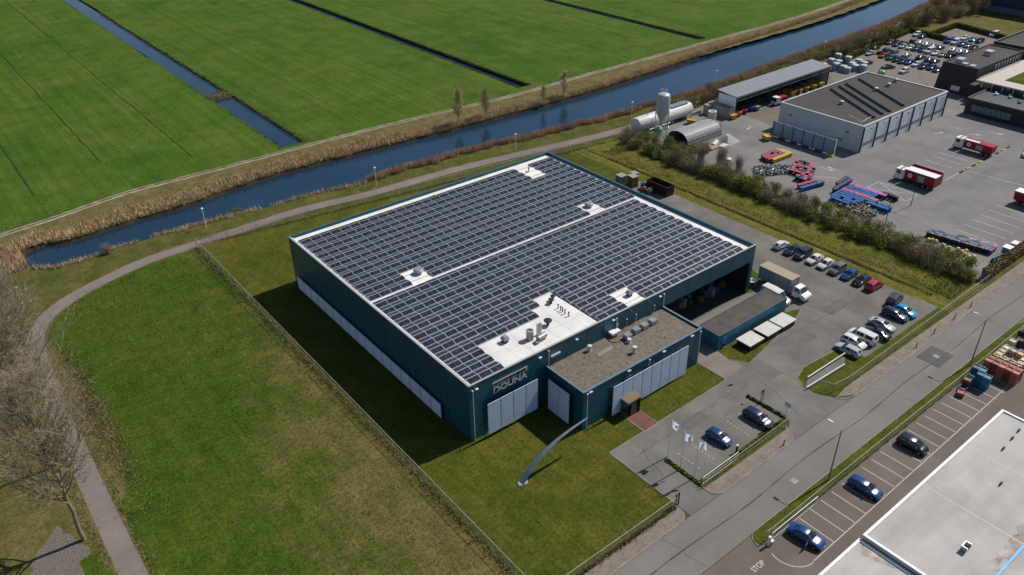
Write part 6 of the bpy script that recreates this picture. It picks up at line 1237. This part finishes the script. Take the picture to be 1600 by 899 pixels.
for k, p in enumerate(yt):
    t = thing('salt_tub', 'pale yellow lidded tub among the shrubs, '+ORD[k]+' from the mast', 'tub', (p[0], p[1], .02), .5*k, 'yellow tubs behind the shrubs'); t.scale = (.6, .6, .75); part('tub', MB().frustum((-.5, -.4, .5, .4), (-.6, -.5, .6, .5), 0, .7), 'tub_yellow', t); part('lid', MB().frustum((-.64, -.54, .64, .54), (-.4, -.3, .4, .3), .7, .95), 'tub_yellow', t)
# scrap and rubble heaps
def heap(name, poly, n, label, mats, hmax, seed):
    rr = random.Random(seed); mb = MB(); xs = [p[0] for p in poly]; ys = [p[1] for p in poly]
    def inside(x, y):
        c = False
        for i in range(len(poly)):
            a, b = poly[i], poly[i-1]
            if (a[1] > y) != (b[1] > y) and x < (b[0]-a[0])*(y-a[1])/(b[1]-a[1])+a[0]: c = not c
        return c
    k = 0
    while k < n:
        x, y = rr.uniform(min(xs), max(xs)), rr.uniform(min(ys), max(ys))
        if not inside(x, y): continue
        k += 1; s = rr.uniform(.08, .28); q = MB().box(-s, -s*.5, -s*.3, s, s*.5, s*.3, rr.randrange(len(mats)))
        q.xform(Matrix.Translation((x, y, rr.uniform(.1, hmax))) @ Matrix.Rotation(rr.uniform(0, 6.3), 4, 'Z') @ Matrix.Rotation(rr.uniform(-.8, .8), 4, 'X')); b0 = len(mb.v); mb.v += q.v; mb.f += [tuple(b0+i for i in f) for f in q.f]; mb.m += q.m
    o = stuff(name, mb, mats, label, 'heap'); return o
heap('scrap_heap', [(110.67, 35.08), (118.11, 28.76), (114.38, 26.87), (106.04, 31.00)], 900, 'grey heap of scrap parts behind the shrubs', ['dark_metal', 'vent_grey', 'box_steel', 'rust', 'vent_grey'], .8, 3)
heap('rubble_heap', [(107.32, 9.97), (113.04, 7.70), (109.57, 1.50), (106.17, 2.77)], 700, 'pale heap of rubble beside the blue bins', ['concrete', 'wood_grey', 'sand_worn', 'dark_soil'], .9, 4)
for k, p in enumerate(((113.17, -24.83), (115.98, -25.17))):
    t = thing('white_cabinet', 'white-topped cabinet behind the brown hedge, '+('left' if k == 0 else 'right')+' of two', 'cabinet', (p[0], p[1]+1.2, .014)); part('body', MB().box(-.8, -.8, 0, .8, .8, 1.7), 'box_steel', t); part('top', MB().box(-.9, -.9, 1.7, .9, .9, 1.8), 'white_paint', t)
sp = thing('signal_barrier', 'low dark green barrier behind the brown hedge', 'barrier', (110.4, -23.4, .014), R(-6)); part('rail', MB().box(-2.4, -.15, .3, 2.4, .15, .9), 'teal_plastic', sp); part('foot', MB().box(-2.2, -.4, 0, -1.8, .4, .3).box(1.8, -.4, 0, 2.2, .4, .3), 'dark_metal', sp)
kb = [(146+3.0*k, 1.35-.02*k) for k in range(9)]
for k, (x, y) in enumerate(kb): solo('stop_block', MB().frustum((-.8, -.2, .8, .2), (-.7, -.12, .7, .12), 0, .32), 'matt_col', ('yellow' if k % 2 else 'black')+' stop block on the yard line, '+ORD[k]+' from the red lorry', 'stop block', 'stop blocks on the yard line', 0, (x, y, .02), R(-1), (.5, .36, .05) if k % 2 else (.02, .02, .02))
for k, (x, y) in enumerate(((168.2, -4.0), (172.3, -7.0), (168, -9.5))): car('saloon', ('white', 'silver', 'teal')[k], x, y, 15, ('white', 'silver', 'teal')[k]+' low car in the depot yard right of the striped bays')

# ================================================================== VEGETATION
def blades(mb, n, pick, hmin, hmax, wid, seed, mats=1, lean=.3):
    rr = random.Random(seed)
    for _ in range(n):
        q = pick(rr)
        if q is None: continue
        x, y = q[0], q[1]; z = q[2] if len(q) > 2 else 0; a = rr.uniform(0, 6.283); h = rr.uniform(hmin, hmax); w_ = wid*rr.uniform(.6, 1.4)
        dx, dy = math.cos(a)*w_, math.sin(a)*w_; lx, ly = rr.gauss(0, lean)*h, rr.gauss(0, lean)*h
        i = len(mb.v); mb.v += [(x-dx, y-dy, z), (x+dx, y+dy, z), (x+lx, y+ly, z+h)]; mb.f.append((i, i+1, i+2)); mb.m.append(rr.randrange(mats))
    return mb
def along(line, x0, x1):
    pts = [p for p in line if x0-12 < p[0] < x1+12]
    def f(x):
        for i in range(len(pts)-1):
            if pts[i][0] <= x <= pts[i+1][0]: t = (x-pts[i][0])/max(1e-6, pts[i+1][0]-pts[i][0]); return pts[i][1]+(pts[i+1][1]-pts[i][1])*t
        return None
    return f
fF, fN = along(FAR, -46, 330), along(NEAR, -46, 330)
def clump(x, s): return .5+.5*math.sin(x*.21*s+1.3)*math.sin(x*.083*s+.4)+.25*math.sin(x*.71*s)
def pf(rr):
    x = rr.uniform(-38, 330); y = fF(x)
    if y is None: return None
    wd = (5.6 if x < 60 else 3.8 if x < 110 else 2.6)*(.75+.4*clump(x, 1)); t = rr.random()**1.25
    return (x, y-.35+wd*t, -.25 if t < .08 else 0)
stuff('reeds', blades(MB(), 52000, pf, .4, 1.35, .075, 5, 3, .3), ['reed', 'reed_pale', 'reed'], 'tan reeds fringing the far bank of the canal', 'reeds')
def pn(rr):
    x = rr.uniform(-38, 330); y = fN(x)
    if y is None: return None
    c = clump(x, 1.7)
    if x < 34 and rr.random() > .15+.9*c: return None
    wd = (1.2 if x < 30 else 2.2 if x < 150 else 4.0)*(.5+.6*c)
    return (x, y+.5-wd*rr.random(), -.3 if rr.random() < .2 else 0)
def split(fn, a, b): return lambda rr: (lambda q: q if q and a <= q[0] < b else None)(fn(rr))
stuff('reeds', blades(MB(), 22000, split(pn, -44, 34), .35, 1.15, .07, 6, 2, .25), ['reed_pale', 'reed'], 'pale reed tufts on the near canal bank left of the hall', 'reeds')
stuff('reeds', blades(MB(), 46000, split(pn, 34, 330), .8, 1.9, .075, 7, 3, .18), ['reed_red', 'reed', 'reed_red'], 'pinkish brown reeds on the near canal bank behind the hall', 'reeds')
# rough tussocks: fence foot, ditch edges, dam, path verge
def pt(rr):
    k = rr.random()
    if k < .3: return (-9.6+rr.gauss(0, .35)-.2, rr.uniform(-26, 83))
    if k < .5: y = 123+(rr.random()**1.5)*200; return (33.6+abs(rr.gauss(0, .8)), y)
    if k < .56: return (27.4-abs(rr.gauss(0, .5)), 123+(rr.random()**1.5)*200)
    if k < .66: return (rr.uniform(27, 34), rr.uniform(173.6, 179.6))
    if k < .8: return (rr.uniform(-9, 100), FN(rr.uniform(-9, 100)) if False else 0) if False else (lambda x: (x, FN(x)+rr.gauss(0, .3)))(rr.uniform(-9, 98))
    if k < .9: return (rr.uniform(-9, 13), -26.8+rr.gauss(0, .2))
    return (rr.choice((-47.2, -42.9))+rr.gauss(0, .45), rr.uniform(-5, 60))
stuff('tussocks', blades(MB(), 26000, pt, .15, .5, .05, 8, 3, .5), ['tuft_dry', 'tuft_green', 'tuft_dry'], 'dry grass tussocks along fences, ditches and the cycle path', 'grass')
def pd(rr):
    y = 121+(rr.random()**1.4)*210; k = rr.random()
    if k < .6: return (110.2+abs(rr.gauss(0, .5))-.5, y)
    if k < .7: return (106.5-abs(rr.gauss(0, .2)), y)
    return (195.2+abs(rr.gauss(0, .6))-.6, y) if k < .85 else (191.8+rr.gauss(0, .4)+1.5, y)
stuff('ditch_reeds', blades(MB(), 18000, pd, .2, .6, .08, 9, 2, .3), ['reed_dark', 'reed_dark2'], 'dark dead reeds lining the two far meadow ditches', 'reeds')
def pq(rr):
    y = rr.uniform(-22, 62); return (87.5+rr.gauss(0, .5), y, .05)
stuff('ditch_grass', blades(MB(), 6000, pq, .1, .35, .06, 10, 2, .5), ['tuft_green', 'tuft_dry'], 'rough grass in the drainage ditch beside the car row', 'grass')
# ---- short grass standing on the lawns
def plawn(rr):
    x, y = rr.uniform(-9.4, 84), rr.uniform(-26.5, 74)
    if -.6 < x < 63.6 and -.3 < y < 57.2: return None
    if x > 13 and y < 0 and not (13.7 < x < 39.1 and -13.9 < y < -8.3 and not 20.4 < x < 23.7): return None
    if x > 62.5 and y < 48: return None
    return (x, y)
stuff('lawn_blades', blades(MB(), 110000, plawn, .05, .13, .05, 21, 3, .7), ['blade_a', 'blade_b', 'blade_c'], 'short standing grass on the lawns round the hall', 'grass')
def pfield(rr):
    x, y = rr.uniform(-41, -9.8), rr.uniform(-20, 80)
    if x < -35 and y > 60 + (x+41)*2.5: return None
    return (x, y)
stuff('field_blades', blades(MB(), 42000, pfield, .06, .2, .06, 22, 3, .7), ['blade_d', 'blade_d', 'blade_b'], 'longer standing grass in the open field', 'grass')
def pdry(rr): y = rr.gauss(42, 12); return (-40.6+rr.gauss(0, .9), y) if 16 < y < 66 else None
stuff('dry_blades', blades(MB(), 9000, pdry, .08, .3, .06, 25, 2, .6), ['tuft_dry', 'blade_c'], 'dry tufts fringing the field beside the cycle path', 'grass')
def peast(rr): return (rr.uniform(88.8, 98.6), rr.uniform(-25, 66), .22)
stuff('strip_blades', blades(MB(), 26000, peast, .1, .35, .07, 23, 3, .7), ['blade_c', 'blade_b', 'tuft_dry'], 'rough standing grass in front of the depot hedgerow', 'grass')
# ---- bare trees
def bare_tree(seed, H, spread=1.0, upright=.9, nprim=58, twigs=True, t0=.27, rbase=.27):
    rr = random.Random(seed); tr = MB(); cr = MB()
    P = [Vector((0, 0, 0))]; lean = Vector((rr.gauss(0, .012), rr.gauss(0, .012), 0))
    n = 14
    for k in range(1, n+1): P.append(Vector((lean.x*H*k/n+rr.gauss(0, .07), lean.y*H*k/n+rr.gauss(0, .07), H*k/n)))
    rs = [rbase*(1-k/n)**.8+.03 for k in range(n+1)]; tr.tube(P, rs, 8)
    def branch(p, d, L, r, lvl):
        segs = 4 if lvl == 1 else 3 if lvl == 2 else 2; q = p; pts = [p]
        for s in range(segs):
            d = (d+Vector((rr.gauss(0, .14), rr.gauss(0, .14), upright*.22+rr.gauss(0, .1)))).normalized(); q = q+d*(L/segs); pts.append(q)
        rad = [r*(1-s/segs*.8) for s in range(segs+1)]
        for s in range(segs): cr.cyl(pts[s], pts[s+1], rad[s], rad[s+1], 5 if lvl == 1 else 3, 0 if lvl < 3 else 1, False)
        if lvl < 3:
            m_ = (9 if lvl == 1 else 7)
            for k in range(m_):
                t = rr.uniform(.22, 1.0)*segs; i = min(segs-1, int(t)); pp_ = pts[i].lerp(pts[i+1], t-i); ax_ = (pts[i+1]-pts[i]).normalized()
                o_ = ax_.orthogonal().normalized(); o_.rotate(Matrix.Rotation(rr.uniform(0, 6.283), 3, ax_)); branch(pp_, (ax_*.75+o_*.75).normalized(), L*rr.uniform(.32, .5), r*.42, lvl+1)
        elif twigs:
            for k in range(6):
                t = rr.uniform(.1, 1.0)*segs; i = min(segs-1, int(t)); pp_ = pts[i].lerp(pts[i+1], t-i); d2 = (d+Vector((rr.gauss(0, .6), rr.gauss(0, .6), rr.gauss(.1, .5)))).normalized(); e = pp_+d2*rr.uniform(.35, .8)
                sd_ = d2.orthogonal().normalized()*.011; i0 = len(cr.v); cr.v += [tuple(pp_-sd_), tuple(pp_+sd_), tuple(e)]; cr.f.append((i0, i0+1, i0+2)); cr.m.append(1)
    for k in range(nprim):
        t = t0+(1-t0)*(k+.5)/nprim; z = t*H; i = min(n-1, int(t*n)); p = P[i].lerp(P[i+1], t*n-i); a = rr.uniform(0, 6.283)
        L = H*.30*spread*(1-abs(t-.42)*.95)*rr.uniform(.7, 1.25)
        branch(p, Vector((math.cos(a), math.sin(a), upright+.3*t)).normalized(), L, max(.03, rs[i]*.55), 1)
    return tr, cr
TV = []
for s, H_t, sp_ in ((3, 23, 1.4), (8, 24, 1.5), (15, 22, 1.4)):
    a, b = bare_tree(s, H_t, sp_); TV.append((a.mesh('trunk', 'bark_green', 50), b.mesh('crown', ['bark_green', 'twig'])))
def plant_tree(v, x, y, rz, sc, label, group=None, name='bare_tree', z=0):
    t = thing(name, label, 'tree', (x, y, z), rz, group); t.scale = (sc,)*3; link('trunk', v[0], t); link('crown', v[1], t); return t
for k, (x, y, rz, sc, lb) in enumerate([(-48.2, 16.4, .3, 1.0, 'tall bare tree nearest the camera beside the mulch bed'), (-48.4, 32.8, 2.1, 1.02, 'second tall bare tree along the cycle path'), (-48.1, 48.5, 4.0, .98, 'third tall bare tree along the cycle path'), (-48.6, 63.5, 1.2, 1.0, 'fourth tall bare tree before the path bend'), (-50.5, 78, 5.2, .95, 'bare tree at the path bend near the canal end'), (-57, 90, 3.3, 1.0, 'bare tree at the end of the canal on the left edge'), (-58.5, 40, .9, .9, 'bare tree set back at the left picture edge'), (-60, 64, 2.7, .9, 'bare tree set back behind the path lamp'), (-54, 56, 1.9, .95, 'bare tree between the third and fourth path trees, set back'), (-53, 87, 4.4, .9, 'bare tree between the canal end and the path bend')]):
    plant_tree(TV[k % 3], x, y, rz, sc, lb, 'bare trees along the cycle path')
a, b = bare_tree(31, 8.5, 1.15, .9, 24, True, .14, .1); PV = [(a.mesh('trunk', 'bark_green', 50), b.mesh('crown', ['bark_green', 'catkin']))]
for x, y, sc, lb in (((73.41, 106.80)[0], (73.41, 106.80)[1], 1.05, 'slim bare poplar on the far bank, taller of two close ones'), ((81.97, 106.26)[0], (81.97, 106.26)[1], .85, 'slim bare poplar on the far bank, shorter of two close ones'), ((102.18, 104.08)[0], (102.18, 104.08)[1], .6, 'low bare sapling on the far bank beyond the poplars'), ((110.75, 105.17)[0], (110.75, 105.17)[1], .8, 'slim bare poplar on the far bank near the dark ditch end')):
    plant_tree(PV[0], x, y, x % 6, sc, lb, 'saplings on the far canal bank', 'slim_poplar')
def pe(rr): x = rr.uniform(-75, -38.6); return (x, rr.uniform(96, 109)+.1*(x+40))
stuff('reeds', blades(MB(), 14000, pe, .5, 1.7, .08, 17, 3, .25), ['reed', 'reed_red', 'reed_pale'], 'brown reed bed filling the left end of the canal', 'reeds')
# ---- shrubs
def shrub(seed, rx, ry, rz_, nleaf, nstem, ls, bare=False):
    rr = random.Random(seed); fol = MB(); stm = MB()
    lobes = [(rr.gauss(0, rx*.42), rr.gauss(0, ry*.42), rr.uniform(.45, .8)*rz_, rr.uniform(.3, .52)) for _ in range(7)]
    for k in range(nstem):
        a = rr.uniform(0, 6.283); b_ = Vector((rr.gauss(0, .25*rx), rr.gauss(0, .25*ry), 0)); e = b_+Vector((math.cos(a)*rx*rr.uniform(.2, .9), math.sin(a)*ry*rr.uniform(.2, .9), rz_*rr.uniform(.6, 1.08)))
        m_ = b_.lerp(e, .5)+Vector((rr.gauss(0, .12), rr.gauss(0, .12), .15*rz_)); r_ = rr.uniform(.02, .045)
        stm.cyl(b_, m_, r_, r_*.7, 3, 0, False).cyl(m_, e, r_*.7, .008, 3, 0, False)
        for j in range(9 if bare else 4):
            t = rr.uniform(.3, 1); p = m_.lerp(e, t) if t > .5 else b_.lerp(m_, t+.4); q = p+Vector((rr.gauss(0, .3), rr.gauss(0, .3), rr.uniform(.1, .7))); s_ = Vector((rr.uniform(-1, 1), rr.uniform(-1, 1), 0))*.016
            i = len(stm.v); stm.v += [tuple(p-s_), tuple(p+s_), tuple(q)]; stm.f.append((i, i+1, i+2)); stm.m.append(0)
    for k in range(nleaf):
        L = rr.choice(lobes); u = Vector((rr.gauss(0, 1), rr.gauss(0, 1), rr.gauss(0, 1))).normalized()*(rr.random()**.45)
        p = Vector((L[0]+u.x*rx*L[3]*1.5, L[1]+u.y*ry*L[3]*1.5, L[2]+u.z*rz_*L[3]*.9))
        if p.z < .1: p.z = rr.uniform(.1, .5)
        n_ = Vector((rr.gauss(0, 1), rr.gauss(0, 1), rr.gauss(.5, 1))).normalized(); a = n_.orthogonal().normalized()*ls*rr.uniform(.5, 1.3); b_ = n_.cross(a)*rr.uniform(.5, 1)
        fol.face([p-a, p-b_*.6, p+a, p+b_*.6], 0)
    return fol, stm
SH = {}
for key, mat, par in (('olive', 'leaf_olive', (1, 2.2, 2.2, 3.2, 1500, 60, .17)), ('olive2', 'leaf_olive', (2, 2.6, 2.0, 2.7, 1400, 50, .17)), ('green', 'leaf_green', (3, 1.9, 1.9, 2.9, 1500, 40, .16)), ('brown', 'leaf_brown', (4, 2.3, 2.3, 3.0, 900, 110, .14)), ('brown2', 'leaf_brown', (5, 2.0, 2.2, 3.5, 650, 140, .13)), ('ochre', 'leaf_ochre', (6, 2.3, 2.1, 3.1, 1100, 70, .15)), ('bare', 'leaf_brown', (7, 1.8, 1.8, 4.4, 160, 170, .1)), ('blossom', 'blossom', (8, 3.0, 3.0, 5.5, 900, 120, .16)), ('large', 'leaf_ochre', (9, 3.6, 3.6, 6.5, 2600, 120, .22)), ('largebrown', 'leaf_brown', (10, 3.6, 3.6, 6.8, 2000, 190, .2))):
    f_, s_ = shrub(*par); SH[key] = (f_.mesh('foliage', mat), s_.mesh('stems', 'twig'))
CNT = {}
def put_shrub(key, x, y, s, label, group, z=0):
    t = thing('shrub', label, 'shrub', (x, y, z), random.uniform(0, 6.28), group); t.scale = (s*random.uniform(.9, 1.1), s*random.uniform(.9, 1.1), s*random.uniform(.85, 1.1)); link('foliage', SH[key][0], t); link('stems', SH[key][1], t)
KT = {'olive': 'olive', 'olive2': 'broad olive', 'green': 'fresh green', 'brown': 'brown', 'brown2': 'bushy brown', 'ochre': 'ochre', 'bare': 'bare twiggy', 'blossom': 'pale blossoming', 'large': 'large ochre', 'largebrown': 'large brown'}
rr = random.Random(11); keys = ['olive', 'brown', 'olive2', 'ochre', 'green', 'olive', 'bare', 'green', 'brown2', 'olive2']
y = 58.0; i = 0
def nth(i): return ORD[i] if i < 18 else str(i+1)+'th'
while y > -24:
    k = keys[(i*7+i//3) % 10]
    if 10 < y < 34 and k == 'bare': k = 'brown2'
    put_shrub(k, 97.6+rr.uniform(-.9, .9), y, rr.uniform(.78, 1.12), KT[k]+' shrub, '+nth(i)+' from the canal in the front line of the depot hedgerow', 'depot hedgerow'); y -= rr.uniform(1.5, 2.3); i += 1
y = 55.0; i = 0
while y > -22:
    k = keys[(i*3+2) % 10]
    if y < 40 or y > 46: put_shrub(k, 101.3+rr.uniform(-.8, .8), y, rr.uniform(.7, 1.0), KT[k]+' shrub, '+nth(i)+' from the canal in the back line of the depot hedgerow', 'depot hedgerow')
    y -= rr.uniform(2.4, 3.6); i += 1
for i, (x, y, k, s) in enumerate([(98.5, 66.5, 'brown', 1.0), (100.5, 63.5, 'brown2', 1.1), (97.2, 62.3, 'olive', .9), (102.5, 60, 'bare', 1.0), (103.3, 63.8, 'olive', 1.0), (101.5, 68.8, 'brown2', .9), (105.5, 58, 'green', .9), (104.2, 52.2, 'brown', .9), (107, 50.5, 'olive2', .9), (109.5, 48.8, 'brown2', .8), (104, 46, 'bare', 1.1), (105.5, 41, 'bare', 1.15), (103.4, 38.5, 'brown2', .95), (106, 36, 'bare', .9)]):
    put_shrub(k, x, y, s, KT[k]+' shrub near the tanks and arched shelter, '+ORD[i]+' from the cycle path', 'scrub by the tanks')
x = 116.0; i = 0
while x < 262:
    k = ['brown', 'brown2', 'olive', 'ochre', 'bare', 'brown', 'green', 'brown2', 'olive2'][(i*5) % 9]
    put_shrub(k, x, 73.6+(x-116)*.033+rr.uniform(-.9, 1.6), rr.uniform(.72, 1.15), KT[k]+' shrub, '+nth(i)+' along the canal scrub behind the carport', 'scrub along the canal'); x += rr.uniform(2.0, 3.3); i += 1
x = 150.0; i = 0
while x < 262:
    k = ['ochre', 'olive2', 'brown', 'ochre', 'green'][(i*3) % 5]
    put_shrub(k, x, 80.5+(x-150)*.025+rr.uniform(-1, 1), rr.uniform(.4, .75), KT[k]+' bush, '+nth(i)+' along the canal slope above the scrub', 'bushes on the canal slope'); x += rr.uniform(3.5, 6.0); i += 1
for i, (x, y, k, s) in enumerate([(262, 79, 'large', .9), (268, 80, 'largebrown', .95), (274, 78, 'large', 1.0), (280, 80.5, 'large', 1.05), (284, 76, 'largebrown', .9), (290, 79, 'large', .95), (295, 75.5, 'blossom', 1.0), (300, 80, 'largebrown', 1.15), (305, 75, 'largebrown', 1.1), (308, 81, 'large', 1.1), (312, 85, 'largebrown', 1.1), (318, 88, 'large', 1.2), (300, 87, 'large', .9), (326, 86, 'largebrown', 1.2)]):
    put_shrub(k, x, y, s, KT[k]+' bush beyond the far car park, '+ORD[i]+' towards the navy warehouse', 'tall bushes beyond the car park')
put_shrub('bare', (-24.68, 91.00)[0], (-24.68, 91.00)[1]+1.2, .55, 'small bare willow bush leaning over the canal near its end', None); put_shrub('olive', (3.07, 92.70)[0], (3.07, 92.70)[1]+.6, .4, 'little green bush at the water behind the path lamp', None)
# ---- clipped hedges
def hedge(pts, wid, h, mat, label, n=110, group='clipped hedges', z=0):
    t = thing('clipped_hedge', label, 'hedge', (0, 0, 0), 0, group); L, Rr = ribbon(pts, wid-.15); q = random.Random(int(abs(pts[0][0]*10))); core = MB(); core.prism(L+Rr[::-1], z, z+h-.1); part('branches', core, 'hedge_core' if mat != 'leaf_brown' else 'bark', t)
    fol = MB()
    for (a, b) in zip(pts[:-1], pts[1:]):
        a, b = Vector(a), Vector(b); Ln = (b-a).length; d = (b-a).normalized(); nn = Vector((-d.y, d.x))
        for k in range(int(Ln*n)):
            p = a+d*q.uniform(0, Ln); s = q.random()
            if s < .45: P_ = Vector((*(p+nn*q.uniform(-wid/2, wid/2)), z+h+q.uniform(-.1, .08)))
            else: P_ = Vector((*(p+nn*(wid/2*(1 if s < .72 else -1)+q.uniform(-.08, .08))), z+q.uniform(.05, h)))
            m_ = Vector((q.gauss(0, 1), q.gauss(0, 1), q.gauss(.6, 1))).normalized(); u_ = m_.orthogonal().normalized()*q.uniform(.1, .22); v_ = m_.cross(u_)
            fol.face([P_-u_, P_-v_, P_+u_, P_+v_])
    part('foliage', fol, mat, t); return t
hedge([(99.9, -25.3), (132, -25.0)], 1.3, 2.2, 'leaf_brown', 'brown clipped beech hedge between the depot and the sidewalk', 110)
hedge([(132, -25.0), (190, -24.6)], 1.3, 2.0, 'leaf_brown', 'far stretch of brown beech hedge at the right picture edge', 50)
hedge([(203, 70.6), (217, 71.8), (259, 76.4)], 1.3, 1.6, 'hedge_leaf', 'long clipped green hedge between far car park and canal scrub')
hedge([(259.4, 76.2), (256.6, 61.5)], 1.2, 1.6, 'hedge_leaf', 'clipped hedge closing the upper end of the far car park'); hedge([(258.4, 68.0), (279, 68.6)], 1.2, 1.6, 'hedge_leaf', 'clipped hedge on the left of the raised car park')
hedge([(279.2, 68.4), (272.8, 45)], 1.2, 1.6, 'hedge_leaf', 'clipped hedge at the back of the raised car park'); hedge([(223.2, 68.6), (220.4, 44.5)], 1.0, 1.0, 'hedge_leaf', 'low hedge between the two nearest car rows'); hedge([(241.2, 72.8), (239, 46)], 1.0, 1.0, 'hedge_leaf', 'low hedge between the middle and upper car rows')
hedge([(184.5, 50.6), (200.5, 39.2)], .5, .7, 'leaf_brown', 'low brown hedge between the grey shed and the car park aisle', 40)
hedge([(18.7, -20.0), (18.7, -26.4)], .3, .25, 'hedge_leaf', 'low hedge at the foot of the flagpoles', 70); hedge([(19.2, -26.0), (37.8, -25.6)], .3, .22, 'hedge_leaf', 'low planting along the visitor bays', 60); hedge([(38.5, -18.6), (38.75, -25.2)], .25, .28, 'hedge_leaf', 'narrow low hedge between visitor bays and driveway', 70)
